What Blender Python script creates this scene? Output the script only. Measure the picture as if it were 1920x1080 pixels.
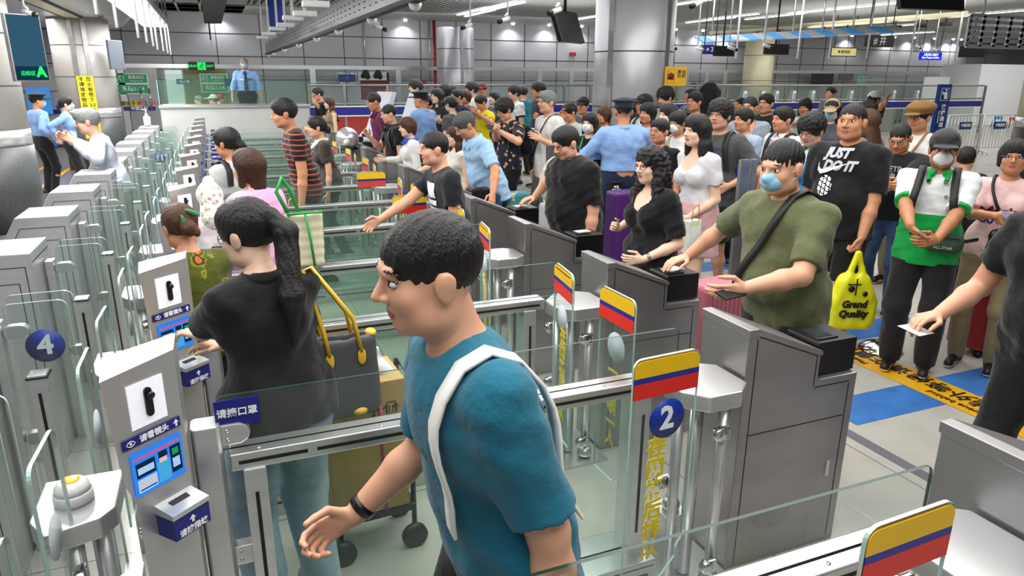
import bpy, bmesh, math, random
import numpy as np
from mathutils import Vector, Matrix
for _o in list(bpy.data.objects): bpy.data.objects.remove(_o)
SC = bpy.context.scene
COL = SC.collection
PI = math.pi
random.seed(7)
rng = np.random.default_rng(5)

# ------------------------------------------------------------------ camera
CH = 2.1
def _cam_axes(pitch=16.7, yaw=22.4, roll=0.3):
    p, y, r = [math.radians(a) for a in (pitch, yaw, roll)]
    fw = Vector((math.sin(y)*math.cos(p), math.cos(y)*math.cos(p), -math.sin(p)))
    rt = Vector((math.cos(y), -math.sin(y), 0))
    up = rt.cross(fw)
    return rt*math.cos(r)+up*math.sin(r), up*math.cos(r)-rt*math.sin(r), fw
_rt, _up, _fw = _cam_axes()
cam = bpy.data.objects.new('camera', bpy.data.cameras.new('camera'))
COL.objects.link(cam)
cam.matrix_world = Matrix(((_rt.x, _up.x, -_fw.x, 0), (_rt.y, _up.y, -_fw.y, 0), (_rt.z, _up.z, -_fw.z, CH), (0, 0, 0, 1)))
cam.data.sensor_width = 36; cam.data.lens = 36*1320/1920.0
cam.data.clip_start = 0.05; cam.data.clip_end = 200
SC.camera = cam
# ------------------------------------------------------------------ world, exposure
w = bpy.data.worlds.new('world'); SC.world = w; w.use_nodes = True
bgn = w.node_tree.nodes['Background']
bgn.inputs[0].default_value = (0.80, 0.86, 0.90, 1); bgn.inputs[1].default_value = 0.22
SC.view_settings.view_transform = 'Standard'; SC.view_settings.look = 'None'
SC.view_settings.exposure = 0.0; SC.view_settings.gamma = 1.0
SC.view_settings.use_curve_mapping = False
SC.cycles.transparent_max_bounces = 24
SC.cycles.max_bounces = 7
SC.cycles.caustics_reflective = False; SC.cycles.caustics_refractive = False
SC.cycles.sample_clamp_indirect = 4.0

def area(name, x, y, z, sx, sy, power, col=(1, 0.98, 0.95), rot=(0, 0, 0)):
    l = bpy.data.lights.new(name, 'AREA'); l.shape = 'RECTANGLE'; l.size = sx; l.size_y = sy
    l.energy = power; l.color = col
    o = bpy.data.objects.new(name, l); o.location = (x, y, z); o.rotation_euler = rot; COL.objects.link(o)
    return o
CEIL = 4.0
area('ceiling_fill', -1.2, 13.0, 3.2, 0.5, 15.0, 680, (1, 0.99, 0.97))
area('ceiling_fill', 0.5, 2.0, 3.85, 4.0, 6.0, 330, (1, 0.98, 0.95))
area('ceiling_fill', 5.0, 5.0, 3.9, 5.0, 7.0, 330, (1, 0.98, 0.95))
area('ceiling_fill', 7.0, 15.0, 3.9, 10.0, 9.0, 640, (0.98, 0.98, 1.0))
area('ceiling_fill', 21.0, 15.0, 3.9, 12.0, 14.0, 640, (1, 0.96, 0.86))
area('ceiling_fill', -5.0, 12.0, 3.25, 4.0, 18.0, 640, (1, 0.97, 0.94))
area('ceiling_fill', 33.0, 17.0, 3.9, 8.0, 10.0, 420, (1, 0.98, 0.95))  # added fill lamp that brightens the white booth at the far right
# added upward fill imitating light bounced off the floor onto ceiling and upper walls
for _x, _y in ((3.0, 8.0), (8.0, 16.0), (17.0, 15.0), (28.0, 15.0)):
    area('upward_fill', _x, _y, 3.4, 4.0, 6.0, 110, (1, 0.99, 0.97), (PI, 0, 0))
def at(x, y, Y):
    "point on the vertical plane at depth Y seen at pixel x, y"
    d = _rt*((x-960)/1320)+_up*(-(y-540)/1320)+_fw
    t = Y/d.y; return Vector((d.x*t, Y, CH+d.z*t))
area('ceiling_fill', 8.0, 22.8, 3.9, 30.0, 1.0, 260, (0.98, 0.98, 1.0), (0.75, 0, 0))  # extra lamp added to lift the back wall, tilted towards it
def atz(x, y, z):
    d = _rt*((x-960)/1320)+_up*(-(y-540)/1320)+_fw
    t = (z-CH)/d.z; return Vector((d.x*t, d.y*t, z))

# ------------------------------------------------------------------ materials
def lin(c):
    if isinstance(c, str):
        c = c.lstrip('#'); c = [int(c[i:i+2], 16)/255 for i in (0, 2, 4)]
    return tuple((v/12.92 if v <= 0.04045 else ((v+0.055)/1.055)**2.4) for v in c)+(1.0,)
MATS = {}
def mat(name, col, rough=0.5, metal=0.0, bump=0.0, bscale=30, bstretch=(1, 1, 1), var=0.0, emit=0.0, spec=0.5, alpha=None, sub=0.0, col2=None, nscale=None, coat=0.0):
    """principled material; var = noise variation of the colour (towards col2)"""
    if name in MATS: return MATS[name]
    m = bpy.data.materials.new(name); m.use_nodes = True; nt = m.node_tree; b = nt.nodes['Principled BSDF']
    c = lin(col)
    b.inputs['Base Color'].default_value = c
    b.inputs['Roughness'].default_value = rough; b.inputs['Metallic'].default_value = metal
    b.inputs['Specular IOR Level'].default_value = spec
    if coat: b.inputs['Coat Weight'].default_value = coat
    if sub:
        b.inputs['Subsurface Weight'].default_value = sub
        b.inputs['Subsurface Radius'].default_value = (0.02, 0.008, 0.004)
        b.inputs['Subsurface Scale'].default_value = 0.5
    if emit:
        b.inputs['Emission Color'].default_value = c; b.inputs['Emission Strength'].default_value = emit
    if bump or var or col2:
        tc = nt.nodes.new('ShaderNodeTexCoord'); mp = nt.nodes.new('ShaderNodeMapping')
        mp.inputs['Scale'].default_value = bstretch
        nz = nt.nodes.new('ShaderNodeTexNoise'); nz.inputs['Scale'].default_value = bscale; nz.inputs['Detail'].default_value = 4
        nt.links.new(tc.outputs['Object'], mp.inputs[0]); nt.links.new(mp.outputs[0], nz.inputs['Vector'])
        if bump:
            bp = nt.nodes.new('ShaderNodeBump'); bp.inputs['Strength'].default_value = bump; bp.inputs['Distance'].default_value = 0.02
            nt.links.new(nz.outputs['Fac'], bp.inputs['Height']); nt.links.new(bp.outputs[0], b.inputs['Normal'])
        if var or col2:
            n2 = nz
            if nscale:
                n2 = nt.nodes.new('ShaderNodeTexNoise'); n2.inputs['Scale'].default_value = nscale; n2.inputs['Detail'].default_value = 3
                nt.links.new(mp.outputs[0], n2.inputs['Vector'])
            rp = nt.nodes.new('ShaderNodeValToRGB'); rp.color_ramp.elements[0].position = 0.38; rp.color_ramp.elements[1].position = 0.62
            d = lin(col2) if col2 else tuple(v*(1-var) for v in c[:3])+(1,)
            rp.color_ramp.elements[0].color = d; rp.color_ramp.elements[1].color = c
            nt.links.new(n2.outputs['Fac'], rp.inputs[0]); nt.links.new(rp.outputs[0], b.inputs['Base Color'])
    MATS[name] = m
    return m
def emat(name, col, s=1.0):
    if name in MATS: return MATS[name]
    m = bpy.data.materials.new(name); m.use_nodes = True; nt = m.node_tree; nt.nodes.clear()
    e = nt.nodes.new('ShaderNodeEmission'); e.inputs[0].default_value = lin(col); e.inputs[1].default_value = s
    o = nt.nodes.new('ShaderNodeOutputMaterial'); nt.links.new(e.outputs[0], o.inputs[0]); MATS[name] = m; return m
def glass(name, tint, refl=1.0, haze=0.0, hcol=(0.8, 0.85, 0.83)):
    m = bpy.data.materials.new(name); m.use_nodes = True; nt = m.node_tree; nt.nodes.clear()
    t = nt.nodes.new('ShaderNodeBsdfTransparent'); t.inputs[0].default_value = tint+(1,)
    g = nt.nodes.new('ShaderNodeBsdfGlossy'); g.inputs['Roughness'].default_value = 0.03
    f = nt.nodes.new('ShaderNodeFresnel'); f.inputs[0].default_value = 1.45
    mu = nt.nodes.new('ShaderNodeMath'); mu.operation = 'MULTIPLY'; mu.inputs[1].default_value = refl
    mx = nt.nodes.new('ShaderNodeMixShader'); o = nt.nodes.new('ShaderNodeOutputMaterial')
    ge = nt.nodes.new('ShaderNodeNewGeometry'); iv = nt.nodes.new('ShaderNodeMath'); iv.operation = 'SUBTRACT'; iv.inputs[0].default_value = 1.0
    m3 = nt.nodes.new('ShaderNodeMath'); m3.operation = 'MULTIPLY'
    nt.links.new(ge.outputs['Backfacing'], iv.inputs[1]); nt.links.new(f.outputs[0], mu.inputs[0])
    nt.links.new(mu.outputs[0], m3.inputs[0]); nt.links.new(iv.outputs[0], m3.inputs[1]); nt.links.new(m3.outputs[0], mx.inputs[0])
    nt.links.new(t.outputs[0], mx.inputs[1]); nt.links.new(g.outputs[0], mx.inputs[2])
    last = mx
    if haze:
        d = nt.nodes.new('ShaderNodeBsdfDiffuse'); d.inputs[0].default_value = hcol+(1,)
        m2 = nt.nodes.new('ShaderNodeMixShader'); m2.inputs[0].default_value = haze
        nt.links.new(mx.outputs[0], m2.inputs[1]); nt.links.new(d.outputs[0], m2.inputs[2]); last = m2
    nt.links.new(last.outputs[0], o.inputs[0]); MATS[name] = m; return m

STEEL = mat('brushed_steel', '#d6d7d8', 0.33, 0.80, bump=0.012, bscale=10, bstretch=(1, 1, 14), var=0.07, nscale=2.0)
STEELH = mat('brushed_steel_rail', '#cfd1d1', 0.28, 0.85, bump=0.012, bscale=10, bstretch=(1, 12, 12), var=0.06, nscale=2.0)
STEELD = mat('dark_steel', '#a5a3a4', 0.34, 0.78, bump=0.012, bscale=8, bstretch=(1, 1, 3), var=0.16, nscale=1.6)
CHROME = mat('chrome', '#cfd2d3', 0.12, 1.0)
BLACKP = mat('black_plastic', '#0b0b0c', 0.38)
GROOVE = mat('groove_black', '#0a0a0a', 0.6)
WHITEP = mat('white_plastic', '#e6e9ea', 0.35)
GREYP = mat('grey_plastic', '#9da3a9', 0.4)
GLASS = glass('clear_glass', (0.93, 0.96, 0.95), 1.0, 0.02)
GLASSG = glass('green_glass', (0.84, 0.915, 0.875), 1.0, 0.03, (0.5, 0.7, 0.62))
GLASSF = glass('frosted_film', (0.55, 0.6, 0.6), 1.0, 0.72, (0.72, 0.80, 0.86))
EDGE = mat('glass_edge', '#1c3d36', 0.3)
EDGEL = mat('glass_edge_pale', '#a9c4bd', 0.15)
YEL = mat('yellow_vinyl', '#f2c200', 0.45); BLU = mat('blue_vinyl', '#21289a', 0.45); RED = mat('red_vinyl', '#e32a1c', 0.45)
NAVY = mat('navy_plate', '#161d78', 0.4); SIGNB = mat('sign_blue', '#0c2d96', 0.4); WTXT = mat('white_text', '#f4f6fa', 0.5)
YTXT = mat('yellow_text', '#e0c60e', 0.5); BTXT = mat('black_text', '#151310', 0.5)

# ------------------------------------------------------------------ mesh builder
class MB:
    def __init__(s): s.v = []; s.f = []; s.m = []; s.sm = []
    def add(s, vs, fs, mi=0, smooth=False):
        o = len(s.v); s.v += [tuple(p) for p in vs]; s.f += [tuple(i+o for i in f) for f in fs]
        s.m += [mi]*len(fs); s.sm += [smooth]*len(fs); return s
    def box(s, x0, x1, y0, y1, z0, z1, mi=0):
        return s.add([(x0, y0, z0), (x1, y0, z0), (x1, y1, z0), (x0, y1, z0), (x0, y0, z1), (x1, y0, z1), (x1, y1, z1), (x0, y1, z1)],
            [(3, 2, 1, 0), (4, 5, 6, 7), (0, 1, 5, 4), (1, 2, 6, 5), (2, 3, 7, 6), (3, 0, 4, 7)], mi)
    def bbox(s, x0, x1, y0, y1, z0, z1, b=0.004, mi=0, seg=2):
        bm = bmesh.new(); bmesh.ops.create_cube(bm, size=1)
        for v in bm.verts: v.co = ((x0+x1)/2+v.co.x*(x1-x0), (y0+y1)/2+v.co.y*(y1-y0), (z0+z1)/2+v.co.z*(z1-z0))
        bmesh.ops.bevel(bm, geom=list(bm.edges), offset=b, segments=seg, profile=0.5, affect='EDGES')
        return s.frombm(bm, mi)
    def frombm(s, bm, mi=0, smooth=False):
        bm.verts.index_update()
        s.add([v.co[:] for v in bm.verts], [[v.index for v in f.verts] for f in bm.faces], mi, smooth); bm.free(); return s
    def prism(s, pts, a0, a1, axis='z', mi=0, bev=0.0):
        """polygon extruded; axis z: pts (x,y); axis y: pts (x,z); axis x: pts (y,z)"""
        def P(p, a): return (p[0], p[1], a) if axis == 'z' else ((p[0], a, p[1]) if axis == 'y' else (a, p[0], p[1]))
        bm = bmesh.new()
        lo = [bm.verts.new(P(p, a0)) for p in pts]; hi = [bm.verts.new(P(p, a1)) for p in pts]
        n = len(pts); bm.faces.new(lo); bm.faces.new(hi[::-1])
        for i in range(n): bm.faces.new((lo[i], hi[i], hi[(i+1) % n], lo[(i+1) % n]))
        bmesh.ops.recalc_face_normals(bm, faces=list(bm.faces))
        if bev: bmesh.ops.bevel(bm, geom=list(bm.edges), offset=bev, segments=2, profile=0.5, affect='EDGES')
        return s.frombm(bm, mi)
    def tube(s, pts, r, n=10, mi=0, cap=True, r2=None):
        pts = [Vector(p) for p in pts]; rs = r if isinstance(r, (list, tuple)) else [r]*len(pts)
        rings = []; prev = None
        for i, p in enumerate(pts):
            d = (pts[min(i+1, len(pts)-1)]-pts[max(i-1, 0)])
            if d.length < 1e-9: d = Vector((0, 0, 1))
            d.normalize()
            if prev is None:
                a = Vector((0, 0, 1)) if abs(d.z) < 0.9 else Vector((1, 0, 0)); u = d.cross(a).normalized()
            else:
                u = (prev-d*prev.dot(d)); u = u.normalized() if u.length > 1e-6 else d.orthogonal().normalized()
            prev = u; v = d.cross(u)
            rr = rs[i]; r3 = rr if r2 is None else r2
            rings.append([p+u*(math.cos(2*PI*k/n)*rr)+v*(math.sin(2*PI*k/n)*r3) for k in range(n)])
        vs = [q for R_ in rings for q in R_]; fs = []
        for i in range(len(pts)-1):
            for k in range(n):
                fs.append((i*n+k, i*n+(k+1) % n, (i+1)*n+(k+1) % n, (i+1)*n+k))
        if cap: fs.append(tuple(range(n))[::-1]); fs.append(tuple((len(pts)-1)*n+k for k in range(n)))
        return s.add(vs, fs, mi, True)
    def lathe(s, prof, c=(0, 0, 0), n=24, mi=0, axis='z', smooth=True):
        vs = []
        for r, z in prof:
            for k in range(n):
                a = 2*PI*k/n
                if axis == 'z': vs.append((c[0]+r*math.cos(a), c[1]+r*math.sin(a), c[2]+z))
                elif axis == 'y': vs.append((c[0]+r*math.cos(a), c[1]+z, c[2]+r*math.sin(a)))
                else: vs.append((c[0]+z, c[1]+r*math.cos(a), c[2]+r*math.sin(a)))
        fs = []; m = len(prof)
        for i in range(m-1):
            for k in range(n): fs.append((i*n+k, i*n+(k+1) % n, (i+1)*n+(k+1) % n, (i+1)*n+k))
        fs.append(tuple(range(n))[::-1]); fs.append(tuple((m-1)*n+k for k in range(n)))
        return s.add(vs, fs, mi, smooth)
    def sphere(s, c, r, n=12, mi=0, rz=None, ry=None):
        rz = rz or r; ry = ry or r; prof = []
        for i in range(n+1):
            a = -PI/2+PI*i/n; prof.append((max(1e-4, math.cos(a)), math.sin(a)))
        vs = []; fs = []; q = 2*n
        for pr, pz in prof:
            for k in range(q):
                a = 2*PI*k/q; vs.append((c[0]+r*pr*math.cos(a), c[1]+ry*pr*math.sin(a), c[2]+rz*pz))
        for i in range(n):
            for k in range(q): fs.append((i*q+k, i*q+(k+1) % q, (i+1)*q+(k+1) % q, (i+1)*q+k))
        return s.add(vs, fs, mi, True)
    def quad(s, a, b, c, d, mi=0): return s.add([a, b, c, d], [(0, 1, 2, 3)], mi)
    def mesh(s, name, mats):
        me = bpy.data.meshes.new(name); me.from_pydata(s.v, [], s.f)
        for m in (mats if isinstance(mats, (list, tuple)) else [mats]): me.materials.append(m)
        me.polygons.foreach_set('material_index', s.m); me.polygons.foreach_set('use_smooth', s.sm); me.update()
        return me
def ob(name, me, parent=None, loc=(0, 0, 0), rot=(0, 0, 0)):
    o = bpy.data.objects.new(name, me); COL.objects.link(o)
    if parent is not None: o.parent = parent
    o.location = loc; o.rotation_euler = rot
    return o
def tag(o, label=None, cat=None, group=None, kind=None):
    if label: o['label'] = label
    if cat: o['category'] = cat
    if group: o['group'] = group
    if kind: o['kind'] = kind
    return o
def thing(name, label, cat, loc=(0, 0, 0), rz=0, group=None):
    return tag(ob(name, None, None, loc, (0, 0, rz)), label, cat, group)
def struct(name, mb, mats): return tag(ob(name, mb.mesh(name, mats)), kind='structure')
FONT_CACHE = {}
def text_mesh(body, size, m, bold=0.02, ext=0.0008, lead=1.0, mirror=False, align='CENTER', shear=0.0):
    key = (body, round(size, 4), m.name, mirror, lead, bold, shear)
    if key in FONT_CACHE: return FONT_CACHE[key]
    c = bpy.data.curves.new('lettering', 'FONT'); c.body = body; c.size = size; c.align_x = align; c.align_y = 'CENTER'
    c.offset = bold*size; c.extrude = ext; c.space_line = lead; c.resolution_u = 2; c.shear = shear
    o = bpy.data.objects.new('lettering', c); COL.objects.link(o)
    dg = bpy.context.evaluated_depsgraph_get()
    me = bpy.data.meshes.new_from_object(o.evaluated_get(dg))
    bpy.data.objects.remove(o)
    me.materials.clear(); me.materials.append(m)
    if mirror: me.transform(Matrix.Diagonal((-1, 1, 1, 1))); me.flip_normals()
    FONT_CACHE[key] = me
    return me
def frame_rot(xa, ya):
    """euler for a frame whose local x, y are given world directions"""
    x = Vector(xa).normalized(); y = Vector(ya); y = (y-x*y.dot(x)).normalized(); z = x.cross(y)
    return Matrix((x, y, z)).transposed().to_euler()
FRONT = (PI/2, 0, 0)      # text facing -Y
def text(body, size, m, parent, loc, rot=FRONT, name='lettering', **k):
    return ob(name, text_mesh(body, size, m, **k), parent, loc, rot)
# ================================================================== room shell
def floor_mat(name, c1, c2, joint, tile=0.6, rough=0.22, off=(0, 0)):
    m = bpy.data.materials.new(name); m.use_nodes = True; nt = m.node_tree; b = nt.nodes['Principled BSDF']
    tc = nt.nodes.new('ShaderNodeTexCoord'); mp = nt.nodes.new('ShaderNodeMapping'); mp.inputs['Location'].default_value = (off[0], off[1], 0)
    br = nt.nodes.new('ShaderNodeTexBrick'); br.offset = 0; br.inputs['Scale'].default_value = 1; br.inputs['Brick Width'].default_value = tile
    br.inputs['Row Height'].default_value = tile; br.inputs['Mortar Size'].default_value = 0.004; br.inputs['Bias'].default_value = 0
    br.inputs['Color1'].default_value = lin(c1); br.inputs['Color2'].default_value = lin(c2); br.inputs['Mortar'].default_value = lin(joint)
    nz = nt.nodes.new('ShaderNodeTexNoise'); nz.inputs['Scale'].default_value = 3; nz.inputs['Detail'].default_value = 6
    mx = nt.nodes.new('ShaderNodeMixRGB'); mx.blend_type = 'MULTIPLY'; mx.inputs[0].default_value = 0.35
    rp = nt.nodes.new('ShaderNodeValToRGB'); rp.color_ramp.elements[0].color = (0.6, 0.6, 0.6, 1); rp.color_ramp.elements[0].position = 0.3
    rp.color_ramp.elements[1].position = 0.6
    nt.links.new(tc.outputs['Object'], mp.inputs[0]); nt.links.new(mp.outputs[0], br.inputs['Vector']); nt.links.new(tc.outputs['Object'], nz.inputs['Vector'])
    nt.links.new(nz.outputs['Fac'], rp.inputs[0]); nt.links.new(br.outputs['Color'], mx.inputs[1]); nt.links.new(rp.outputs[0], mx.inputs[2])
    nt.links.new(mx.outputs[0], b.inputs['Base Color']); b.inputs['Roughness'].default_value = rough
    MATS[name] = m; return m
FLOOR = floor_mat('floor_tile', '#b9b6af', '#b2afa8', '#6d6a66', 1.133, 0.2, (0.1, 0.2))
FLOORD = floor_mat('floor_tile_dark', '#77767a', '#6f6e72', '#444347', 0.8, 0.12)
WALLP = mat('wall_panel', '#b6b5ba', 0.4, 0.05, var=0.06, bscale=0.6)
WALLW = mat('wall_panel_warm', '#c9c4bf', 0.4, 0.1)
JOINT = mat('panel_joint', '#2a2a2c', 0.6)
CEILM = mat('ceiling_panel', '#c2c1bd', 0.5, 0.1)
CEILD = mat('ceiling_void', '#2b2c2d', 0.9)
BAFF = mat('ceiling_baffle', '#b4b6b5', 0.45, 0.15)
COLM = mat('column_cladding', '#b7b8bb', 0.33, 0.35, var=0.05, bscale=2)
COLW = mat('column_cladding_pale', '#c9c6c2', 0.38, 0.15)
COLC = mat('column_cladding_cream', '#d8d2b2', 0.4, 0.1)
GRAN = mat('dark_granite', '#4c4f51', 0.45, col2='#2b2d2f', bscale=95)
FROSTW = mat('pale_wall_glass', '#a3a8a6', 0.2, 0.1)
WY = 26.0
struct('floor', MB().quad((-2.6, -4, 0), (45, -4, 0), (45, WY+1, 0), (-2.6, WY+1, 0)), FLOOR)
tag(ob('floor', MB().quad((-12, -4, 0), (-2.6, -4, 0), (-2.6, WY+1, 0), (-12, WY+1, 0)).mesh('floor', FLOORD)), kind='structure')
# painted floor markings
n = [0]
def trim(mb, mats):
    n[0] += 1; return struct('trim_%d' % n[0], mb, mats)
FYEL = mat('floor_yellow', '#e0a810', 0.4, var=0.12, bscale=5); FBLU = mat('floor_blue', '#3a74bd', 0.35, var=0.18, bscale=6)
FGRY = mat('floor_grey_channel', '#80808a', 0.3, 0.4)
mb = MB()
mb.quad((4.36, -1, 0.003), (4.68, -1, 0.003), (4.68, 16, 0.003), (4.36, 16, 0.003))
trim(mb, FYEL)
mb = MB()
for k in range(-2, 9):
    y = 2.88+1.13*k
    mb.quad((3.55, y, 0.002), (4.36, y, 0.002), (4.36, y+0.34, 0.002), (3.55, y+0.34, 0.002))
    if k < 4: mb.quad((4.68, y, 0.002), (5.7, y, 0.002), (5.7, y+0.34, 0.002), (4.68, y+0.34, 0.002))
trim(mb, FBLU)
trim(MB().quad((3.38, -1, 0.002), (3.46, -1, 0.002), (3.46, 16, 0.002), (3.38, 16, 0.002)), FGRY)
mb = MB()
for x in (-3.3, -3.9): mb.quad((x, 2, 0.003), (x+0.09, 2, 0.003), (x+0.09, 20, 0.003), (x, 20, 0.003))
trim(mb, FYEL)
for k in range(0, 6):
    y = 2.47+1.133*k
    text('请在黄线外等候', 0.16, BTXT, bpy.data.objects['trim_1'], (4.58, y+0.3, 0.005), (0, 0, PI/2), ext=0.0004)
    text('Please queue behind', 0.075, BTXT, bpy.data.objects['trim_1'], (4.43, y+0.3, 0.005), (0, 0, PI/2), ext=0.0004)

# far wall with panel joints
mb = MB(); mb.box(-14, 46, WY, WY+0.3, 0, 4.3, 0)
rows = [2.42, 2.70, 3.40]
for z in rows: mb.box(-14, 46, WY-0.012, WY+0.01, z-0.012, z+0.012, 1)
x = -13.3
while x < 45:
    mb.box(x-0.011, x+0.011, WY-0.012, WY+0.01, 0, 4.1, 1); x += 1.36
mb.box(-14, 46, WY-0.012, WY+0.01, 1.95, 1.97, 1)
struct('wall_back', mb, [WALLP, JOINT])
struct('wall_left', MB().box(-12.3, -12, -4, WY, 0, 4.3), WALLW)
struct('wall_right', MB().box(45, 45.3, -4, WY, 0, 4.3), WALLW)
# pale left part of the wall
trim(MB().box(-10, -2.95, WY-0.06, WY-0.02, 0.1, 2.28).box(-10, -2.95, WY-0.075, WY-0.055, 1.6, 1.62, 1), [WALLW, JOINT])
struct('baseboard_back', MB().box(-14, 46, WY-0.05, WY, 0, 0.14), JOINT)
# ceiling
struct('ceiling', MB().quad((-14, -4, CEIL+0.25), (46, -4, CEIL+0.25), (46, WY, CEIL+0.25), (-14, WY, CEIL+0.25)), CEILD)
mb = MB(); mb.box(-14, 46, WY-3.4, WY, CEIL, CEIL+0.06)
trim(mb, CEILM)
mb = MB()
x = 1.2
while x < 12.5:
    mb.box(x, x+0.085, 2, WY-3.5, CEIL, CEIL+0.12); x += 0.17
y = 4.0
while y < WY-3.5:
    mb.box(12.6, 46, y, y+0.085, CEIL, CEIL+0.12); y += 0.2
trim(mb, BAFF)
mb = MB()
for i in range(18):
    y = 3+i*1.25
    for j in range(5): mb.box(-1.9+j*0.62, -1.9+j*0.62+0.56, y, y+1.2, CEIL, CEIL+0.04)
trim(mb, CEILM)
# left soffit: lower box running along the lanes
SOFF = mat('soffit_white', '#c9cbcc', 0.35, 0.1)
trim(MB().prism([(-9, 3.3), (-2.2, 3.3), (-2.0, 3.42), (-1.75, 3.7), (-1.75, 4.0), (-9, 4.0)], 4, WY-3.0, 'y'), SOFF)
mb = MB(); mb.box(-2.75, -2.45, 4, WY-3, 3.27, 3.295, 0); mb.box(-2.78, -2.75, 4, WY-3, 3.26, 3.295, 1); mb.box(-2.45, -2.42, 4, WY-3, 3.26, 3.295, 1)
trim(mb, [COLC, JOINT])

# ------------------------------------------------------------------ columns
def column(x, y, r, z1, m, seams, groove_ang, label, granite=False, rzs=()):
    t = thing('column', label, 'column', (x, y, 0), 0, 'round clad columns')
    mb = MB(); z0 = 1.36 if granite else 0
    mb.lathe([(r, z0), (r, z1)], n=56)
    for z in seams: mb.lathe([(r+0.003, z-0.008), (r+0.003, z+0.008)], n=56, mi=1)
    ob('cladding', mb.mesh('cladding', [m, JOINT]), t)
    for a in groove_ang:
        a = math.radians(a); g = MB(); g.box(r-0.05, r+0.02, -0.045, 0.045, 0, z1)
        o = ob('service_channel', g.mesh('service_channel', STEELD), t, rot=(0, 0, a))
    if granite:
        ob('plinth', MB().lathe([(r+0.02, 0.0), (r+0.02, 1.15)], n=56).mesh('plinth', GRAN), t)
        ob('steel_band', MB().lathe([(r+0.012, 1.15), (r+0.012, 1.37)], n=56).mesh('steel_band', STEEL), t)
    return t
c1 = column(-3.05, 11.9, 0.62, 4.0, COLW, (1.95, 2.62), (), 'pale round column at the left edge carrying a departure screen, dark granite foot', True)
c2 = column(-2.62, 19.2, 0.60, 3.3, COLW, (2.05, 2.72), (-98, -74), 'pale round column with a yellow vertical notice strip, dark granite foot', True)
c3 = column(6.22, 10.1, 0.62, 4.0, COLM, (1.66, 2.48, 3.3), (205, -70), 'large grey clad column standing in the middle of the crowd')
c4 = column(7.45, 23.0, 0.60, 3.6, COLM, (1.75, 2.35, 2.95), (-88,), 'grey clad column behind the crowd beside the red pipe')
c5 = column(21.3, 24.7, 0.6, 4.0, COLC, (2.0, 3.0), (), 'cream clad column far back behind the fast lane kiosks')
c6 = column(15.6, 9.4, 0.55, 4.0, COLC, (2.3,), (), 'cream column cut by the right edge with a dark granite foot', True)
# yellow notice strip on column 2
ns = ob('notice_strip', MB().box(-0.16, 0.16, -0.012, 0.0, 0, 1.35).mesh('notice_strip', mat('notice_yellow', '#e6d51c', 0.5)), c2, (0.055, -0.635, 0.72))
text('不\n得\n堆\n放\n物\n品\n禁\n止\n停\n留', 0.1, BTXT, ns, (-0.075, -0.014, 0.78), lead=1.1)
text('防\n火\n卷\n帘\n下\n3.5\n米\n范\n围\n内', 0.1, BTXT, ns, (0.075, -0.014, 0.78), lead=1.1)
ob('arrow', MB().prism([(-0.02, 0.17), (0.02, 0.17), (0.02, 0.1), (0.06, 0.1), (0, 0.02), (-0.06, 0.1), (-0.02, 0.1)], -0.015, -0.012, 'y').mesh('arrow', BTXT), ns)
# yellow no photo sign on the middle column
t = thing('notice_board', 'yellow no photography notice on the middle column', 'sign', (6.53, 9.38, 2.12), math.radians(-28))
ob('board', MB().box(-0.16, 0.16, -0.02, 0.02, -0.14, 0.14).mesh('board', mat('notice_gold', '#d8a70a', 0.45)), t)
ob('camera_symbol', MB().bbox(-0.12, -0.02, -0.024, -0.019, -0.05, 0.035, 0.002).lathe([(0.03, -0.027), (0.03, -0.02)], c=(-0.07, 0, -0.01), axis='y', mi=0).box(-0.09, -0.05, -0.024, -0.019, 0.035, 0.05).mesh('camera_symbol', mat('brown_print', '#5a1b12', 0.5)), t)
g = MB()
for a in ((-0.13, -0.01, -0.10, -0.097), (-0.13, -0.01, 0.097, 0.1)): g.box(a[0], a[1], -0.023, -0.02, a[2], a[3])
for a in (-0.13, -0.013): g.box(a, a+0.003, -0.023, -0.02, -0.1, 0.1)
g.prism([(-0.13, 0.1), (-0.126, 0.1), (-0.01, -0.1), (-0.014, -0.1)], -0.026, -0.023, 'y')
ob('prohibition_frame', g.mesh('prohibition_frame', RED), t)
text('请\n勿', 0.06, BTXT, t, (0.05, -0.022, 0.03)); text('拍\n照', 0.06, BTXT, t, (0.12, -0.022, 0.03))
# ================================================================== automatic passport gates
PITCH = 1.133; Y0 = 2.08
ORD = ['nearest', 'second', 'third', 'fourth', 'fifth', 'sixth', 'seventh', 'eighth', 'ninth', 'tenth', 'eleventh', 'twelfth', 'farthest']
SH = {}
def shared(key, fn):
    if key not in SH: SH[key] = fn()
    return SH[key]
def rrect(x0, x1, z0, z1, r, n=5, corners=(1, 1, 1, 1)):
    """rounded rectangle outline, corners: bl br tr tl"""
    pts = []
    for (cx_, cz_, a0, c) in ((x0+r, z0+r, PI, corners[0]), (x1-r, z0+r, 1.5*PI, corners[1]), (x1-r, z1-r, 0, corners[2]), (x0+r, z1-r, PI/2, corners[3])):
        if c:
            for i in range(n+1):
                a = a0+PI/2*i/n; pts.append((cx_+r*math.cos(a), cz_+r*math.sin(a)))
        else:
            sx = -1 if a0 in (PI, PI/2) else 1; sz = -1 if a0 in (PI, 1.5*PI) else 1
            pts.append((cx_+sx*r, cz_+sz*r))
    return pts
def pane(pts, a0, a1, axis, mats=None):
    """glass pane with darker polished rim: faces mat 0, rim mat 1"""
    mb = MB(); mb.prism(pts, a0, a1, axis)
    n_ = len(pts)
    for i, f in enumerate(mb.f):
        if len(f) == 4 and n_ != 4: mb.m[i] = 1
        elif n_ == 4:
            vs = [mb.v[j] for j in f]; k = {'x': 0, 'y': 1, 'z': 2}[axis]
            if max(v[k] for v in vs)-min(v[k] for v in vs) > 1e-5: mb.m[i] = 1
    return mb

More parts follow.
